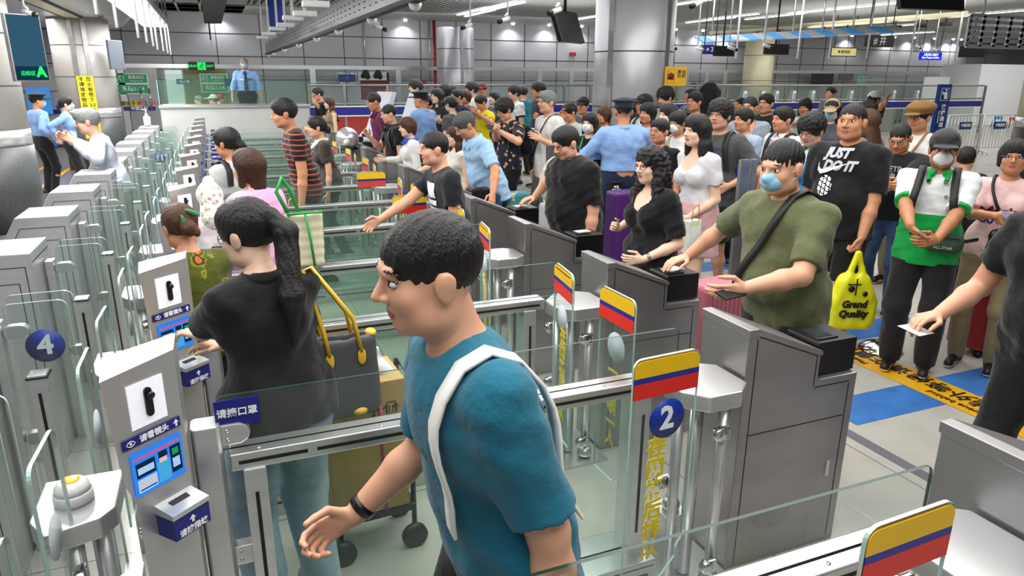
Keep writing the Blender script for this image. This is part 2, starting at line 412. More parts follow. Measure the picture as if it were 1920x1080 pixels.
def m_entry_body():
    mb = MB()
    prof = [(1.885, 0), (2.515, 0), (2.515, .855), (2.30, .855), (2.285, .87), (2.285, .985), (1.935, 1.128), (1.885, 1.128)]
    mb.prism(prof, 0, .30, 'y', 0, bev=.006)
    # cap lip, panel seams (thin raised lines) on the near face
    mb.prism([(1.882, 1.10), (1.882, 1.137), (1.93, 1.137), (2.289, .99), (2.289, .968), (1.93, 1.108)], -.006, .306, 'y', 0, bev=.003)
    for p in ([(1.93, .02), (1.934, .02), (1.934, 1.09), (1.93, 1.09)], [(1.934, .655), (2.47, .655), (2.47, .659), (1.934, .659)],
              [(2.468, .03), (2.472, .03), (2.472, .81), (2.468, .81)], [(2.27, .82), (2.47, .82), (2.47, .824), (2.27, .824)],
              [(2.262, .83), (2.266, .83), (2.266, .975), (2.262, .975)], [(1.94, 1.098), (2.266, .968), (2.266, .972), (1.94, 1.102)]):
        mb.prism(p, -.0012, .0, 'y', 1)
    return mb.mesh('cabinet_body', [STEELD, GROOVE])
def m_speaker():
    mb = MB()
    for i in range(-7, 8):
        for j in range(-7, 8):
            if i*i+j*j <= 50:
                y = .15+i*.0078; z = .83+j*.0078
                mb.lathe([(.0026, -.0008), (.0026, .0005)], c=(1.8848, y, z), n=6, axis='x', smooth=False)
    return mb.mesh('speaker_holes', GROOVE)
def m_reader():
    mb = MB(); mb.bbox(2.30, 2.52, .03, .225, .858, 1.012, .006)
    mb.box(2.315, 2.43, .055, .2, 1.012, 1.018, 1); mb.box(2.335, 2.415, .075, .18, 1.018, 1.0195, 2)
    return mb.mesh('passport_reader', [BLACKP, mat('reader_bezel', '#191a1c', 0.25), mat('reader_glass', '#2c2f33', 0.06)])
def m_latch():
    return MB().bbox(2.405, 2.425, -.006, .001, .36, .44, .002).mesh('door_latch', STEEL)
HEX = [(1.565, -.02), (1.645, -.10), (1.79, -.10), (1.868, -.035), (1.868, .16), (1.80, .21), (1.66, .21), (1.565, .11)]
def m_hexcap(): return MB().prism(HEX, .862, .93, 'z', 0, bev=.006).mesh('pedestal_cap', STEEL)
def m_pipes():
    mb = MB()
    for x, y, r in ((1.60, .03, .020), (1.66, .12, .020), (1.76, -.045, .024), (1.70, .05, .028)):
        mb.tube([(x, y, .02), (x, y, .865)], r, 14)
    mb.lathe([(.03, 0), (.042, .012), (.042, .03), (.026, .06)], c=(1.76, -.045, .02), n=18); mb.lathe([(.03, 0), (.038, .012), (.038, .03), (.026, .06)], c=(1.66, .12, .3), n=18)
    mb.bbox(1.60, 1.72, .06, .2, 0, .3, .004); mb.box(1.55, 1.875, -.12, .22, 0, .012)
    return mb.mesh('pedestal_tubes', STEEL)
def m_hinge(x=0, y=0, zs=(.0,)):
    mb = MB()
    for z in zs:
        mb.bbox(x-.028, x+.028, y-.012, y+.012, z-.03, z+.03, .008); mb.lathe([(.026, -.018), (.03, -.012), (.03, .012), (.026, .018)], c=(x-.02, y, z), n=16, axis='y')
    return mb.mesh('hinge_clamp', CHROME)
# gate leaf local frame: hinge at origin, leaf spans x 0..L, facing -y
def m_leaf(L=.30, z0=.30, z1=1.20, notch=True):
    r = .035
    pts = [(0.02, z0+.16), (0.06, z0+.1)] if notch else [(0.02, z0)]
    pts += [(0.06, z0+.06), (.13, z0-.02), (L, z0-.02)] if notch else [(L, z0)]
    top = [(L-r+r*math.cos(a), z1-r+r*math.sin(a)) for a in [PI/2*i/5 for i in range(6)]]
    top2 = [(.02+r+r*math.cos(a), z1-r+r*math.sin(a)) for a in [PI/2+PI/2*i/5 for i in range(6)]]
    return pane(pts+top+top2, -.005, .005, 'y').mesh('glass_leaf', [GLASS, EDGEL])
def m_bands(L=.30, z1=1.20, side=-1):
    a = (-.0075, -.0055) if side < 0 else (.0055, .0075)
    mb = MB(); r = .03
    y = [(.022, z1-.068), (L-.002, z1-.068)]+[(L-.002-r+r*math.cos(t), z1-.008-r+r*math.sin(t)) for t in [PI/2*i/5 for i in range(6)]]+[(.022+r+r*math.cos(t), z1-.008-r+r*math.sin(t)) for t in [PI/2+PI/2*i/5 for i in range(6)]]
    mb.prism(y, a[0], a[1], 'y', 0); mb.box(.022, L-.002, a[0], a[1], z1-.088, z1-.069, 1); mb.box(.022, L-.002, a[0], a[1], z1-.146, z1-.089, 2)
    mb.box(.05, L-.03, a[0]-.0008, a[0], z1-.024, z1-.019, 3)
    return mb.mesh('striped_sticker', [YEL, BLU, RED, BLACKP])
def m_disc(r, y=-.0065, m=None): return MB().lathe([(r, 0), (r, .002)], c=(0, y, 0), n=32, axis='y').mesh('round_sticker', m or GLASSF)
def leaf(parent, x, y, ang, L=.30, z0=.30, z1=1.20, bands=True, disc=None, num=None, ytext=None, mirrored=False, both=True):
    """a glass leaf as a part; its stickers are sub-parts"""
    sg = -1 if 120 < ang < 240 else 1; RT = (PI/2, 0, PI) if sg < 0 else FRONT
    o = ob('glass_leaf', shared(('leaf', L, z0, z1, bands), lambda: m_leaf(L, z0, z1, bands)), parent, (x, y, 0), (0, 0, math.radians(ang)))
    if bands:
        ob('striped_sticker', shared(('bands', L, z1), lambda: m_bands(L, z1)), o)
        if both: ob('striped_sticker', shared(('bandsb', L, z1), lambda: m_bands(L, z1, 1)), o)
    if disc: ob('round_sticker', shared(('disc', disc), lambda: m_disc(disc)), o, (L*.55, 0, z1-.26))
    if num:
        s = ob('number_disc', shared('ndisc', lambda: m_disc(.075, -.009, SIGNB)), o, (L*.5, 0, z1-.24), (0, 0, PI if sg < 0 else 0))
        ob('lane_number', text_mesh(num, .12, WTXT, bold=.03, mirror=mirrored), o, (L*.5, -.0105*sg, z1-.24), RT)
    if ytext:
        ob('yellow_lettering', text_mesh('\n'.join(ytext), .085, YTXT, bold=.03, mirror=mirrored, lead=1.0), o, (L*.62, -.008*sg, z1-.56), RT)
    return o
GK = [-1, 0, 1, 2, 3, 4, 5, 6, 7, 8, 9, 10, 11]
KFR = frame_rot((.17, .145, 0), (0, 0, 1))
Ku = Vector((.17, .145, 0)).normalized(); Kn = Vector((Ku.y, -Ku.x, 0))
KW = .2234
def kp(u, z, d=0.0): # point on kiosk face
    p = Vector((-.35, -.125, 0))+Ku*u+Kn*d; return (p.x, p.y, z)
def m_kiosk():
    mb = MB()
    # cross sections (front left, front right, back right, back left) at heights
    def ring(z, fl, fr, dep):
        a = kp(fl, z); b = kp(fr, z); return [a, b, (b[0]+.0, b[1]+dep, z), (a[0]-.012, a[1]+dep+.02, z)]
    rs = [ring(0, .05, KW, .12), ring(.95, .045, KW, .12), ring(1.02, .02, KW, .12), ring(1.33, .0, KW, .14)]
    a = kp(0, 1.335); b = kp(KW, 1.35)
    rs.append([a, b, (b[0], b[1]+.14, 1.352), (a[0]-.012, a[1]+.16, 1.345)])
    bm = bmesh.new(); R = [[bm.verts.new(p) for p in r] for r in rs]
    for i in range(len(R)-1):
        for k in range(4): bm.faces.new((R[i][k], R[i][(k+1) % 4], R[i+1][(k+1) % 4], R[i+1][k]))
    bm.faces.new(R[0][::-1]); bm.faces.new(R[-1]); bmesh.ops.recalc_face_normals(bm, faces=list(bm.faces))
    mb.frombm(bm)
    return mb.mesh('kiosk_body', mat('satin_steel', '#c2c3c4', .36, .75, bump=.04, bscale=12, bstretch=(1, 1, 18)))
def kquad(u0, u1, z0, z1, d, m, name, thick=.003):
    mb = MB(); c = []
    for dd in (d-thick, d):
        for u, z in ((u0, z0), (u1, z0), (u1, z1), (u0, z1)): c.append(kp(u, z, dd))
    mb.add(c, [(3, 2, 1, 0), (4, 5, 6, 7), (0, 1, 5, 4), (1, 2, 6, 5), (2, 3, 7, 6), (3, 0, 4, 7)])
    return mb.mesh(name, m)
SCRB = emat('screen_blue', '#2f86f0', 1.0); SCRL = emat('screen_pale', '#a9cdf5', 1.0); SCRD = emat('screen_dark', '#12263d', 1.0); SCRG = emat('screen_green', '#1fae5c', .8)
SCRS = emat('screen_skin', '#e9c9b8', .9); SCRP = emat('screen_pink', '#e05a8a', .9)
def m_screen():
    mb = MB()
    def q(u0, u1, z0, z1, d, mi):
        mb.add([kp(u0, z0, d), kp(u1, z0, d), kp(u1, z1, d), kp(u0, z1, d)], [(0, 1, 2, 3)], mi)
    q(.045, .205, .965, 1.10, .0045, 0); q(.052, .198, 1.075, 1.083, .005, 6)
    q(.055, .115, 1.02, 1.065, .005, 2); q(.06, .11, 1.03, 1.05, .0052, 1); q(.055, .115, .975, 1.015, .005, 1)
    q(.062, .082, .992, 1.005, .0052, 5); q(.09, .11, .992, 1.005, .0052, 5); q(.06, .112, .980, .984, .0052, 2)
    q(.12, .16, .975, 1.04, .005, 3); q(.128, .152, 1.035, 1.062, .0052, 5); q(.126, .155, 1.05, 1.07, .0054, 2)
    q(.163, .198, .985, 1.07, .005, 2); q(.17, .19, 1.04, 1.06, .0054, 4); q(.168, .192, 1.0, 1.03, .0054, 1)
    return mb.mesh('screen', [SCRB, SCRL, SCRD, emat('screen_cyan', '#4bb0e8', .9), SCRG, SCRS, SCRP])
def m_fpreader():
    mb = MB(); c = []
    def bx(u0, u1, z0, z1, d0, d1, mi, cut=0):
        v = [kp(u0, z0+cut, d0), kp(u1, z0+cut, d0), kp(u1, z0, d1), kp(u0, z0, d1), kp(u0, z1+.012, d0), kp(u1, z1+.012, d0), kp(u1, z1, d1), kp(u0, z1, d1)]
        mb.add(v, [(0, 1, 2, 3), (7, 6, 5, 4), (3, 2, 6, 7), (1, 0, 4, 5), (2, 1, 5, 6), (0, 3, 7, 4)], mi)
    bx(.095, .215, .815, .885, 0, .075, 0); bx(.093, .217, .885, .9, 0, .078, 1); bx(.125, .185, .899, .9005, .02, .055, 2)
    return mb.mesh('fingerprint_reader', [NAVY, STEEL, GROOVE])
def ktext(body, size, u, z, d, bold=.03): return body, size, u, z, d, bold

def build_divider(i, k):
    y0 = Y0+PITCH*k; w_ = ORD[i]
    far = k >= 6
    def sh(name, key, fn, par, **kw): return ob(name, shared(key, fn), par, **kw)
    # --- entry cabinet
    extra = {-1: ', cut by the right edge', 0: ''}.get(k, '')
    t = thing('entry_cabinet', ('stainless passport entry cabinet, %s of the right hand row' % w_)+extra, 'gate cabinet', (0, y0, 0), 0, 'entry cabinets of the gates')
    sh('cabinet_body', 'eb', m_entry_body, t); sh('speaker_holes', 'sp', m_speaker, t)
    sh('door_latch', 'la', m_latch, t)
    sh('passport_reader', 'rd', m_reader, t)
    # --- pedestal with entry gate leaves
    t = thing('gate_pedestal', 'stainless gate post with %s, %s of the entry row' % ('angular cap and striped glass leaves' if True else '', w_), 'gate post', (0, y0, 0), 0, 'entry gate posts')
    sh('pedestal_cap', 'hx', m_hexcap, t); sh('pedestal_tubes', 'pi', m_pipes, t)
    h = shared('hg', lambda: m_hinge()); [ob('hinge_clamp', h, t, p_) for p_ in ((1.735, -.08, .75), (1.735, -.08, .13), (1.64, .155, .75), (1.64, .155, .42))]
    yt = ('在', '网', '格', '后', '排', '队'); yt2 = ('一', '次', '限', '一', '人')
    num = str(k+3)
    if k == -1:   # swung open towards the exit
        leaf(t, 1.47, -.05, 182, num=num, ytext=yt, mirrored=False)
    elif k == 0:
        leaf(t, 1.50, -.21, 184, num='2', ytext=yt)
        leaf(t, 1.555, .30, 92, disc=.07, ytext=yt2, mirrored=False)
    elif k == 1:
        leaf(t, 1.535, -.06, 262, disc=.07, ytext=yt)
    elif k == 3:
        leaf(t, 1.52, -.02, 183, num='6'); leaf(t, 1.53, .3, 88, disc=.07)
    elif k == 4:
        leaf(t, 1.52, .33, 178); leaf(t, 1.535, -.06, 262, disc=.07, ytext=yt)
    else:
        leaf(t, 1.535, -.06, 262, disc=None if far else .07, ytext=None if far else yt)
        if k < 11: leaf(t, 1.555, .30, 92, disc=None if far else .07, ytext=None if far else yt2)
    # --- middle barrier: rail, glass, plinth, posts
    t = thing('lane_barrier', 'glass and steel lane barrier with slotted top rail, %s from the camera' % w_, 'barrier', (0, y0, 0), 0, 'lane barriers between the gates')
    def rail():
        mb = MB(); mb.bbox(-.07, 1.56, .10, .20, .882, .94, .004)
        for a, b in ((-.045, .17), (.2, .95), (.98, 1.53)): mb.box(a, b, .0985, .1, .904, .916, 1)
        for x_ in (.02, .42, .9, 1.3): mb.lathe([(.006, 0), (.006, .002)], c=(x_, .125, .94), n=8)
        return mb.mesh('top_rail', [STEELH, GROOVE])
    sh('top_rail', 'rail', rail, t)
    sh('upper_glass', 'ug', lambda: pane([(-.105, .94), (1.655, .94), (1.655, 1.10)]+[(1.63+.025*math.cos(a), 1.103+.025*math.sin(a)) for a in (0.5, 1.0, 1.5)]+[(-.08, 1.128), (-.105, 1.10)], .146, .156, 'y').mesh('upper_glass', [GLASS, EDGE]), t)
    sh('lower_glass', 'lg', lambda: pane([(-.03, .14), (1.5, .14), (1.5, .885), (-.03, .885)], .146, .156, 'y').mesh('lower_glass', [GLASSG, EDGE]), t)
    def plinth():
        mb = MB(); mb.bbox(-.17, 1.54, .03, .27, 0, .14, .004); mb.box(-.2, .8, .028, .031, .065, .078, 1); mb.box(.86, 1.5, .028, .031, .065, .078, 1)
        mb.box(-.16, 1.53, .028, .031, .112, .115, 1); return mb.mesh('plinth', [STEELH, GROOVE])
    sh('plinth', 'pl', plinth, t)
    def post():
        mb = MB(); mb.bbox(-.035, .035, .09, .21, .13, .885, .004); mb.box(-.006, .006, .088, .09, .25, .8, 1); return mb.mesh('slotted_post', [STEEL, GROOVE])
    sh('slotted_post', 'po', post, t, loc=(1.47, 0, 0)); 
    if k < 6: sh('slotted_post', 'po', post, t, loc=(0.0, .0, 0))
    s = sh('notice_plate', 'np', lambda: MB().box(-.10, .035, .138, .1455, 1.025, 1.115).mesh('notice_plate', NAVY), t)
    text('请摘口罩', .031, WTXT, s, (-.033, .1365, 1.07))
    def hpost():
        mb = MB(); pts = [(-.175, .12), (-.165, .105), (-.10, .105), (-.088, .12), (-.088, .18), (-.1, .195), (-.165, .195), (-.175, .18)]
        mb.prism(pts, .0, 1.045, 'z', 0, bev=.004); return mb.mesh('hinge_post', STEEL)
    sh('hinge_post', 'hp', hpost, t)
    def clamp():
        mb = MB()
        for z in (0,): mb.prism([(-.09, z-.035), (-.03, z-.035), (-.008, z-.022), (0, z), (-.008, z+.022), (-.03, z+.035), (-.09, z+.035)], .125, .175, 'y', 0, bev=.004); mb.lathe([(.006, -.002), (.006, 0)], c=(-.07, .125, z+.015), n=8, axis='y', mi=1); mb.lathe([(.006, -.002), (.006, 0)], c=(-.07, .125, z-.015), n=8, axis='y', mi=1)
        return mb.mesh('post_clamp', [STEEL, CHROME])
    for z_ in (1.0, .55): sh('post_clamp', 'cl', clamp, t, loc=(0, 0, z_))
    # --- fingerprint kiosk
    t = thing('fingerprint_kiosk', 'steel face and fingerprint kiosk with blue screen, %s of the kiosk row' % w_, 'kiosk', (0, y0, 0), 0, 'face and fingerprint kiosks')
    sh('kiosk_body', 'kb', m_kiosk, t)
    sh('camera_window', 'kw', lambda: kquad(.065, .175, 1.165, 1.295, .004, mat('camera_window', '#e9eaf2', .3, emit=.35), 'camera_window'), t)
    lens = ob('lens_slot', shared('ls', lambda: MB().prism(rrect(-.011, .011, -.043, .043, .0109), -.006, .0, 'y').lathe([(.010, -.016), (.012, -.006)], c=(.003, 0, .02), n=16, axis='y').mesh('lens_slot', BLACKP)), t, kp(.122, 1.232, .005))
    lens.rotation_euler = (0, 0, math.atan2(Ku.y, Ku.x))
    b_ = sh('look_here_strip', 'kl', lambda: kquad(.03, .21, 1.118, 1.148, .005, NAVY, 'look_here_strip'), t)
    if not far:
        ob('lettering', text_mesh('请看镜头', .023, WTXT, bold=.02), b_, kp(.125, 1.133, .0065), KFR)
        e = MB(); e.lathe([(.004, -.0015), (.004, 0)], c=(0, 0, 0), n=10, axis='y')
        pts = [(-.013, 0), (-.007, .006), (0, .008), (.007, .006), (.013, 0), (.007, -.006), (0, -.008), (-.007, -.006)]
        e.tube([(p[0], -.001, p[1]) for p in pts+pts[:1]], .0012, 5)
        ob('eye_symbol', e.mesh('eye_symbol', WTXT), b_, kp(.052, 1.133, .006), (0, 0, math.atan2(Ku.y, Ku.x)))
        ob('arrow_symbol', MB().prism([(-.003, -.01), (.003, -.01), (.003, .002), (.009, .0), (0, .012), (-.009, 0), (-.003, .002)], -.0015, 0, 'y').mesh('arrow_symbol', WTXT), b_, kp(.195, 1.133, .006), (0, 0, math.atan2(Ku.y, Ku.x)))
    sh('screen', 'ks', m_screen, t)
    f_ = sh('fingerprint_reader', 'kf', m_fpreader, t)
    if not far:
        ob('lettering', text_mesh('请按指纹', .024, WTXT, bold=.02), f_, kp(.155, .83, .0775), KFR)
        ob('arrow_symbol', MB().prism([(-.004, -.01), (.004, -.01), (.004, .002), (.011, .0), (0, .013), (-.011, 0), (-.004, .002)], -.0015, 0, 'y').mesh('arrow_symbol', WTXT), f_, kp(.155, .86, .077), (0, 0, math.atan2(Ku.y, Ku.x)))
    # --- shelf pedestal left of the kiosk, with inner gate leaves
    t = thing('inner_gate_post', 'steel shelf post with frosted disc glass leaves, %s left of the kiosks' % w_, 'gate post', (0, y0, 0), 0, 'inner gate posts')
    def shelf():
        mb = MB(); mb.prism([(-.60, .0), (-.55, -.09), (-.42, -.05), (-.385, .0), (-.385, .22), (-.6, .22)], .835, .90, 'z', 0, bev=.005)
        mb.tube([(-.50, -.02, 0), (-.50, -.02, .84)], .024, 14); mb.tube([(-.44, .05, 0), (-.44, .05, .84)], .03, 14)
        return mb.mesh('shelf_post', STEEL)
    sh('shelf_post', 'sf', shelf, t); [ob('hinge_clamp', h, t, (-.49, -.05, z_), (0, 0, PI/2)) for z_ in (.73, .13)]
    if k > -1: leaf(t, -.49, -.02, 268, L=.27, bands=False, disc=.06)
    leaf(t, -.49, .33, 90, L=.27, bands=False, disc=.06)
    # --- outer gate: slotted sensor post and clear leaves
    t = thing('exit_gate_post', 'slotted steel sensor post with clear glass leaf, %s of the exit gates' % w_, 'gate post', (0, y0, 0), 0, 'exit gate posts')
    def spost():
        mb = MB(); mb.bbox(-.835, -.765, .03, .11, 0, .9, .003); mb.box(-.806, -.794, .028, .03, .1, .82, 1); mb.box(-.84, -.76, .025, .115, .885, .891, 1)
        return mb.mesh('sensor_post', [STEEL, GROOVE])
    sh('sensor_post', 'ss', spost, t)
    def lpost():
        mb = MB(); mb.bbox(-.965, -.925, .16, .24, 0, 1.1, .003)
        for z in (1.05, .55): mb.prism(rrect(-.925, -.83, z-.03, z+.03, .029), .18, .22, 'y', 0, bev=.003)
        return mb.mesh('leaf_post', STEEL)
    sh('leaf_post', 'lp', lpost, t)
    leaf(t, -.93, .24, 0, L=.275, z0=.2, bands=False, num='4' if k == 1 else ('11' if k == 8 else None))
    leaf(t, -.93, .17, 0, L=.26, z0=.2, z1=1.18, bands=False)
    # --- exit cabinet
    t = thing('exit_cabinet', 'sloping stainless exit cabinet, %s of the left hand row' % w_, 'gate cabinet', (0, y0, 0), 0, 'exit cabinets of the gates')
    def ecab():
        mb = MB()
        mb.prism([(-.975, 0), (-.975, 1.2), (-1.28, 1.2), (-1.66, .55), (-1.80, .5), (-1.8, 0)], -.06, .36, 'y', 0, bev=.006)
        for s_, mi in ((.055, 1), (.12, 1)):
            p = [(-.975-s_*.6, 0), (-.975-s_*.6, 1.2-s_*1.35), (-1.28+s_*.35, 1.2-s_*1.35), (-1.66+s_*1.0, .55-s_*.3)]
            for a, b in zip(p[:-1], p[1:]):
                d = Vector((b[0]-a[0], b[1]-a[1])).normalized(); nn = Vector((-d.y, d.x))*.002
                mb.prism([(a[0]-nn.x, a[1]-nn.y), (b[0]-nn.x, b[1]-nn.y), (b[0]+nn.x, b[1]+nn.y), (a[0]+nn.x, a[1]+nn.y)], -.0615, -.06, 'y', mi)
        mb.box(-.9755, -.974, -.05, .35, 1.145, 1.15, 1)
        return mb.mesh('cabinet_body', [STEEL, GROOVE])
    sh('cabinet_body', 'ec', ecab, t)
for i_, k_ in enumerate(GK): build_divider(i_, k_)
# beacon standing on the nearest shelf, near lane 2
t = thing('beacon', 'white dome beacon with yellow centre on the nearest steel shelf', 'beacon', (-.50, Y0+.075, .90))
ob('base', MB().lathe([(.05, 0), (.052, .004), (.052, .03), (.049, .034)], n=28).mesh('base', WHITEP), t)
ob('dome', MB().lathe([(.049, .034), (.046, .05), (.036, .064), (.03, .068)], n=28).mesh('dome', mat('milky_dome', '#eef0ee', .15)), t)
ob('lamp', MB().lathe([(.024, .066), (.024, .071), (.018, .073)], n=20).mesh('lamp', mat('amber_lamp', '#f2a60a', .3, emit=.4)), t)
# ================================================================== the hall behind the gates
def plate(name, x0, y0, x1, y1, Y, m, thick=.03, parent=None):
    a = at(x0, y0, Y); b = at(x1, y1, Y); me = MB().box(a.x, b.x, Y-thick, Y, b.z, a.z).mesh(name, m)
    return ob(name, me, parent), a, b
PGREEN = mat('sign_green', '#0d8a55', .4, emit=.15); PWHITE = mat('sign_white', '#e8eceb', .4)
# lintel and mullions of the glazed back rooms
mb = MB(); mb.box(-3.0, 34, WY-.62, WY-.57, 2.31, 2.43)
trim(mb, STEELH)
mb = MB()
for px in (228, 587, 747, 1012, 1071, 1287, 1324, 1359, 1395):
    p = at(px, 150, WY-.6); mb.box(p.x-.09, p.x+.09, WY-.62, WY-.57, 0, 2.31)
trim(mb, STEELH)
for i, (a, b) in enumerate(((300, 587), (587, 672), (735, 805), (900, 1012), (1012, 1071), (1287, 1395), (1480, 1840))):
    p = at(a, 150, WY-.56); q = at(b, 150, WY-.56)
    struct('window_%d' % (i+1), pane([(p.x, .1), (q.x, .1), (q.x, 2.31), (p.x, 2.31)], WY-.57, WY-.55, 'y'), [GLASS, EDGE])
mb = MB(); p = at(236, 150, WY-.6); q = at(296, 150, WY-.6)
mb.box(p.x, q.x, WY-.6, WY-.57, .45, 2.31, 0); mb.box(p.x, q.x, WY-.62, WY-.57, 0, .45, 1)
d = struct('door_1', mb, [mat('door_glass', '#b4b8b8', .15, .3), JOINT])
for px in (268, 284):
    p = at(px, 200, WY-.64); ob('door_handle', MB().tube([(p.x, p.y, 1.05), (p.x, p.y, 1.7)], .02).mesh('door_handle', CHROME), d)
# yellowish lobby seen through the glass behind the guard
p = at(345, 150, WY-.3); q = at(425, 150, WY-.3)
trim(MB().box(p.x, q.x, WY-.1, WY-.02, 0, 2.3), mat('lobby_yellow', '#a79a52', .5))
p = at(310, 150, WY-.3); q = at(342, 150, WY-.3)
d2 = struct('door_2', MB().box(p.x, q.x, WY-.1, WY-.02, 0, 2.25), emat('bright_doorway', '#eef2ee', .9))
p = at(1249, 137, WY-.1); q = at(1272, 190, WY-.1)
struct('door_3', MB().box(p.x, q.x, WY-.1, WY-.02, 0, 2.25), mat('door_yellow', '#b3a53a', .4))
# exit sign
t = thing('exit_sign', 'green lit exit sign on the steel lintel left of the guard', 'sign', at(378, 124, WY-.66))
ob('case', MB().bbox(-.38, .38, -.04, .04, -.125, .125, .008).mesh('case', BLACKP), t)
EG = emat('exit_green', '#2fe06a', 1.3)
ob('runner_panel', MB().box(-.12, .12, -.05, -.04, -.115, .115).mesh('runner_panel', EG), t)
rn = MB()
rn.tube([(.02, -.055, .05), (-.01, -.055, -.01), (.04, -.055, -.05), (.03, -.055, -.1)], .012, 6); rn.tube([(-.01, -.055, -.01), (-.04, -.055, -.04), (-.08, -.055, -.05)], .012, 6)
rn.tube([(.02, -.055, .04), (.06, -.055, .01), (.08, -.055, .03)], .01, 6); rn.tube([(.02, -.055, .04), (-.03, -.055, .03), (-.05, -.055, 0)], .01, 6); rn.sphere((.035, -.055, .075), .018, 6)
ob('runner', rn.mesh('runner', GROOVE), t)
text('紧急出口', .085, EG, t, (-.25, -.045, 0)); text('EXIT', .1, EG, t, (.25, -.045, 0))
def evac(x, y, s, Y, label, second):
    t = thing('evacuation_sign', label, 'sign', at(x, y, Y)); W = .52*s
    ob('board', MB().box(-W, W, -.01, .01, -.36*s, .36*s).mesh('board', PWHITE), t)
    ob('upper_field', MB().box(-W*.93, W*.93, -.013, -.01, .03*s, .33*s).box(-W*.5, -W*.47, -.014, -.012, .03*s, .33*s, 1).mesh('upper_field', [PGREEN, PWHITE]), t)
    ob('lower_field', MB().box(-W*.93, W*.93, -.013, -.01, -.33*s, -.03*s).mesh('lower_field', PGREEN), t)
    text('紧急出口', .13*s, WTXT, t, (W*.26, -.016, .22*s), bold=.01); text('Emergency exit', .065*s, WTXT, t, (W*.26, -.016, .10*s), bold=.0); text(second, .19*s, WTXT, t, (0, -.016, -.18*s), bold=.01)
    m_ = MB(); 
    for a, b in (((0, .09), (-.03, 0)), ((-.03, 0), (.05, -.06)), ((.05, -.06), (.03, -.12)), ((-.03, 0), (-.1, -.08)), ((0, .08), (.09, .03)), ((0, .08), (-.08, .04))): m_.tube([(a[0]*s-W*.72, -.015, a[1]*s+.18*s), (b[0]*s-W*.72, -.015, b[1]*s+.18*s)], .014*s, 6)
    m_.sphere((-W*.7, -.015, .3*s), .022*s, 6)
    ob('running_figure', m_.mesh('running_figure', PWHITE), t)
evac(248.5, 157, .86, WY-.61, 'white and green evacuation sign reading 1-14 on the glass door at left', '东疏1-14')
evac(402, 156, .80, WY-.58, 'green evacuation sign seen through glass left of the guard', '东疏1-14')
evac(1616, 150, .5, WY-.58, 'small green evacuation sign above the back kiosks at right', '东疏2-23')
def simple_sign(label, x0, y0, x1, y1, Y, m, txt=None, ts=.1, tm=None, name='sign_board', cat='sign', th=.03, frame=None, hang=False, stand=False):
    a = at(x0, y0, Y); b = at(x1, y1, Y); c = (a+b)/2; W = (b.x-a.x)/2; Hh = (a.z-b.z)/2
    t = thing(name, label, cat, (c.x, Y, c.z)); ob('board', MB().box(-W, W, -th, 0, -Hh, Hh).mesh('board', m), t)
    if hang:
        for sx in (-.8, .8): ob('hanger', MB().tube([(sx*W, -th/2, Hh), (sx*W, -th/2, 4.0-c.z)], .012, 6).mesh('hanger', GROOVE), t)
    if stand: ob('stand', MB().box(-W*.9, W*.9, -th*.8, -th*.2, -c.z, -Hh).mesh('stand', m), t)
    if frame: ob('frame', MB().box(-W-.03, W+.03, -th+.005, .01, -Hh-.03, Hh+.03).mesh('frame', frame), t)
    if txt:
        n_ = txt.count('\n')+1
        text(txt, ts, tm or WTXT, t, (0, -th-.004, 0))
    return t
simple_sign('yellow strip notice on the glass door left of the podium', 231, 190, 270, 199, WY-.60, mat('notice_yellow', '#e6d51c', .5), '请随手关门', .15, BTXT)
simple_sign('blue strip notice on the glass door left of the podium', 231, 200, 292, 207, WY-.60, NAVY, '中国边检', .12)
simple_sign('small red and white warning sticker beside the left door handle', 262, 191, 270, 199, WY-.62, PWHITE, '禁', .14, RED)
simple_sign('small red and white warning sticker beside the right door handle', 285, 191, 293, 199, WY-.62, PWHITE, '禁', .14, RED)
t = simple_sign('dark blue notice board with round emblem behind the steel railing', 634, 136, 667, 157, WY-.57, mat('dark_blue_board', '#12366f', .4), None)
text('中国边检 出入境检查', .07, WTXT, t, (0, -.034, .15)); text('中国边检  出入境须知', .06, WTXT, t, (0, -.034, -.16))
ob('emblem', MB().lathe([(.07, -.035), (.07, -.03)], axis='y').mesh('emblem', mat('emblem_blue', '#3d6aa5', .5)), t)
simple_sign('blue hanging notice on the lobby glass', 330, 148, 362, 158, WY-.57, mat('dark_blue_board', '#12366f', .4), '出入境', .1)
simple_sign('dark blue notice beside the guard seen through glass', 420, 148, 447, 162, WY-.57, mat('dark_blue_board', '#12366f', .4), None)
t = simple_sign('large red and white wall picture with dark trees', 675, 136, 731, 186, WY, mat('poster_red', '#5c1a1c', .35), None)
a = at(675, 136, WY); ob('white_sky', MB().box(-.6, .42, -.035, -.03, .2, .48).mesh('white_sky', PWHITE), t)
for x_ in (-.32, .12):
    b_ = MB(); b_.sphere((x_, -.04, .42), .13, 8, ry=.01); b_.sphere((x_+.06, -.04, .32), .1, 8, ry=.01); b_.sphere((x_-.09, -.04, .34), .09, 8, ry=.01); ob('tree_picture', b_.mesh('tree_picture', mat('poster_tree', '#16301a', .6)), t)
simple_sign('red and white information poster behind the queue', 787, 152, 800, 180, WY, mat('poster_crimson', '#c22a3c', .4), '海关\n须知', .12)
t = simple_sign('small red wall box high on the panelled wall', 1068, 98, 1078, 105, WY, mat('red_box', '#b21622', .4), None, name='alarm_box', cat='alarm box', th=.1)
simple_sign('red fire cabinet sign right of the middle column', 1246, 152, 1257, 166, WY, RED, None)
simple_sign('small blue sign right of the middle column', 1296, 156, 1304, 167, WY, SIGNB, None)
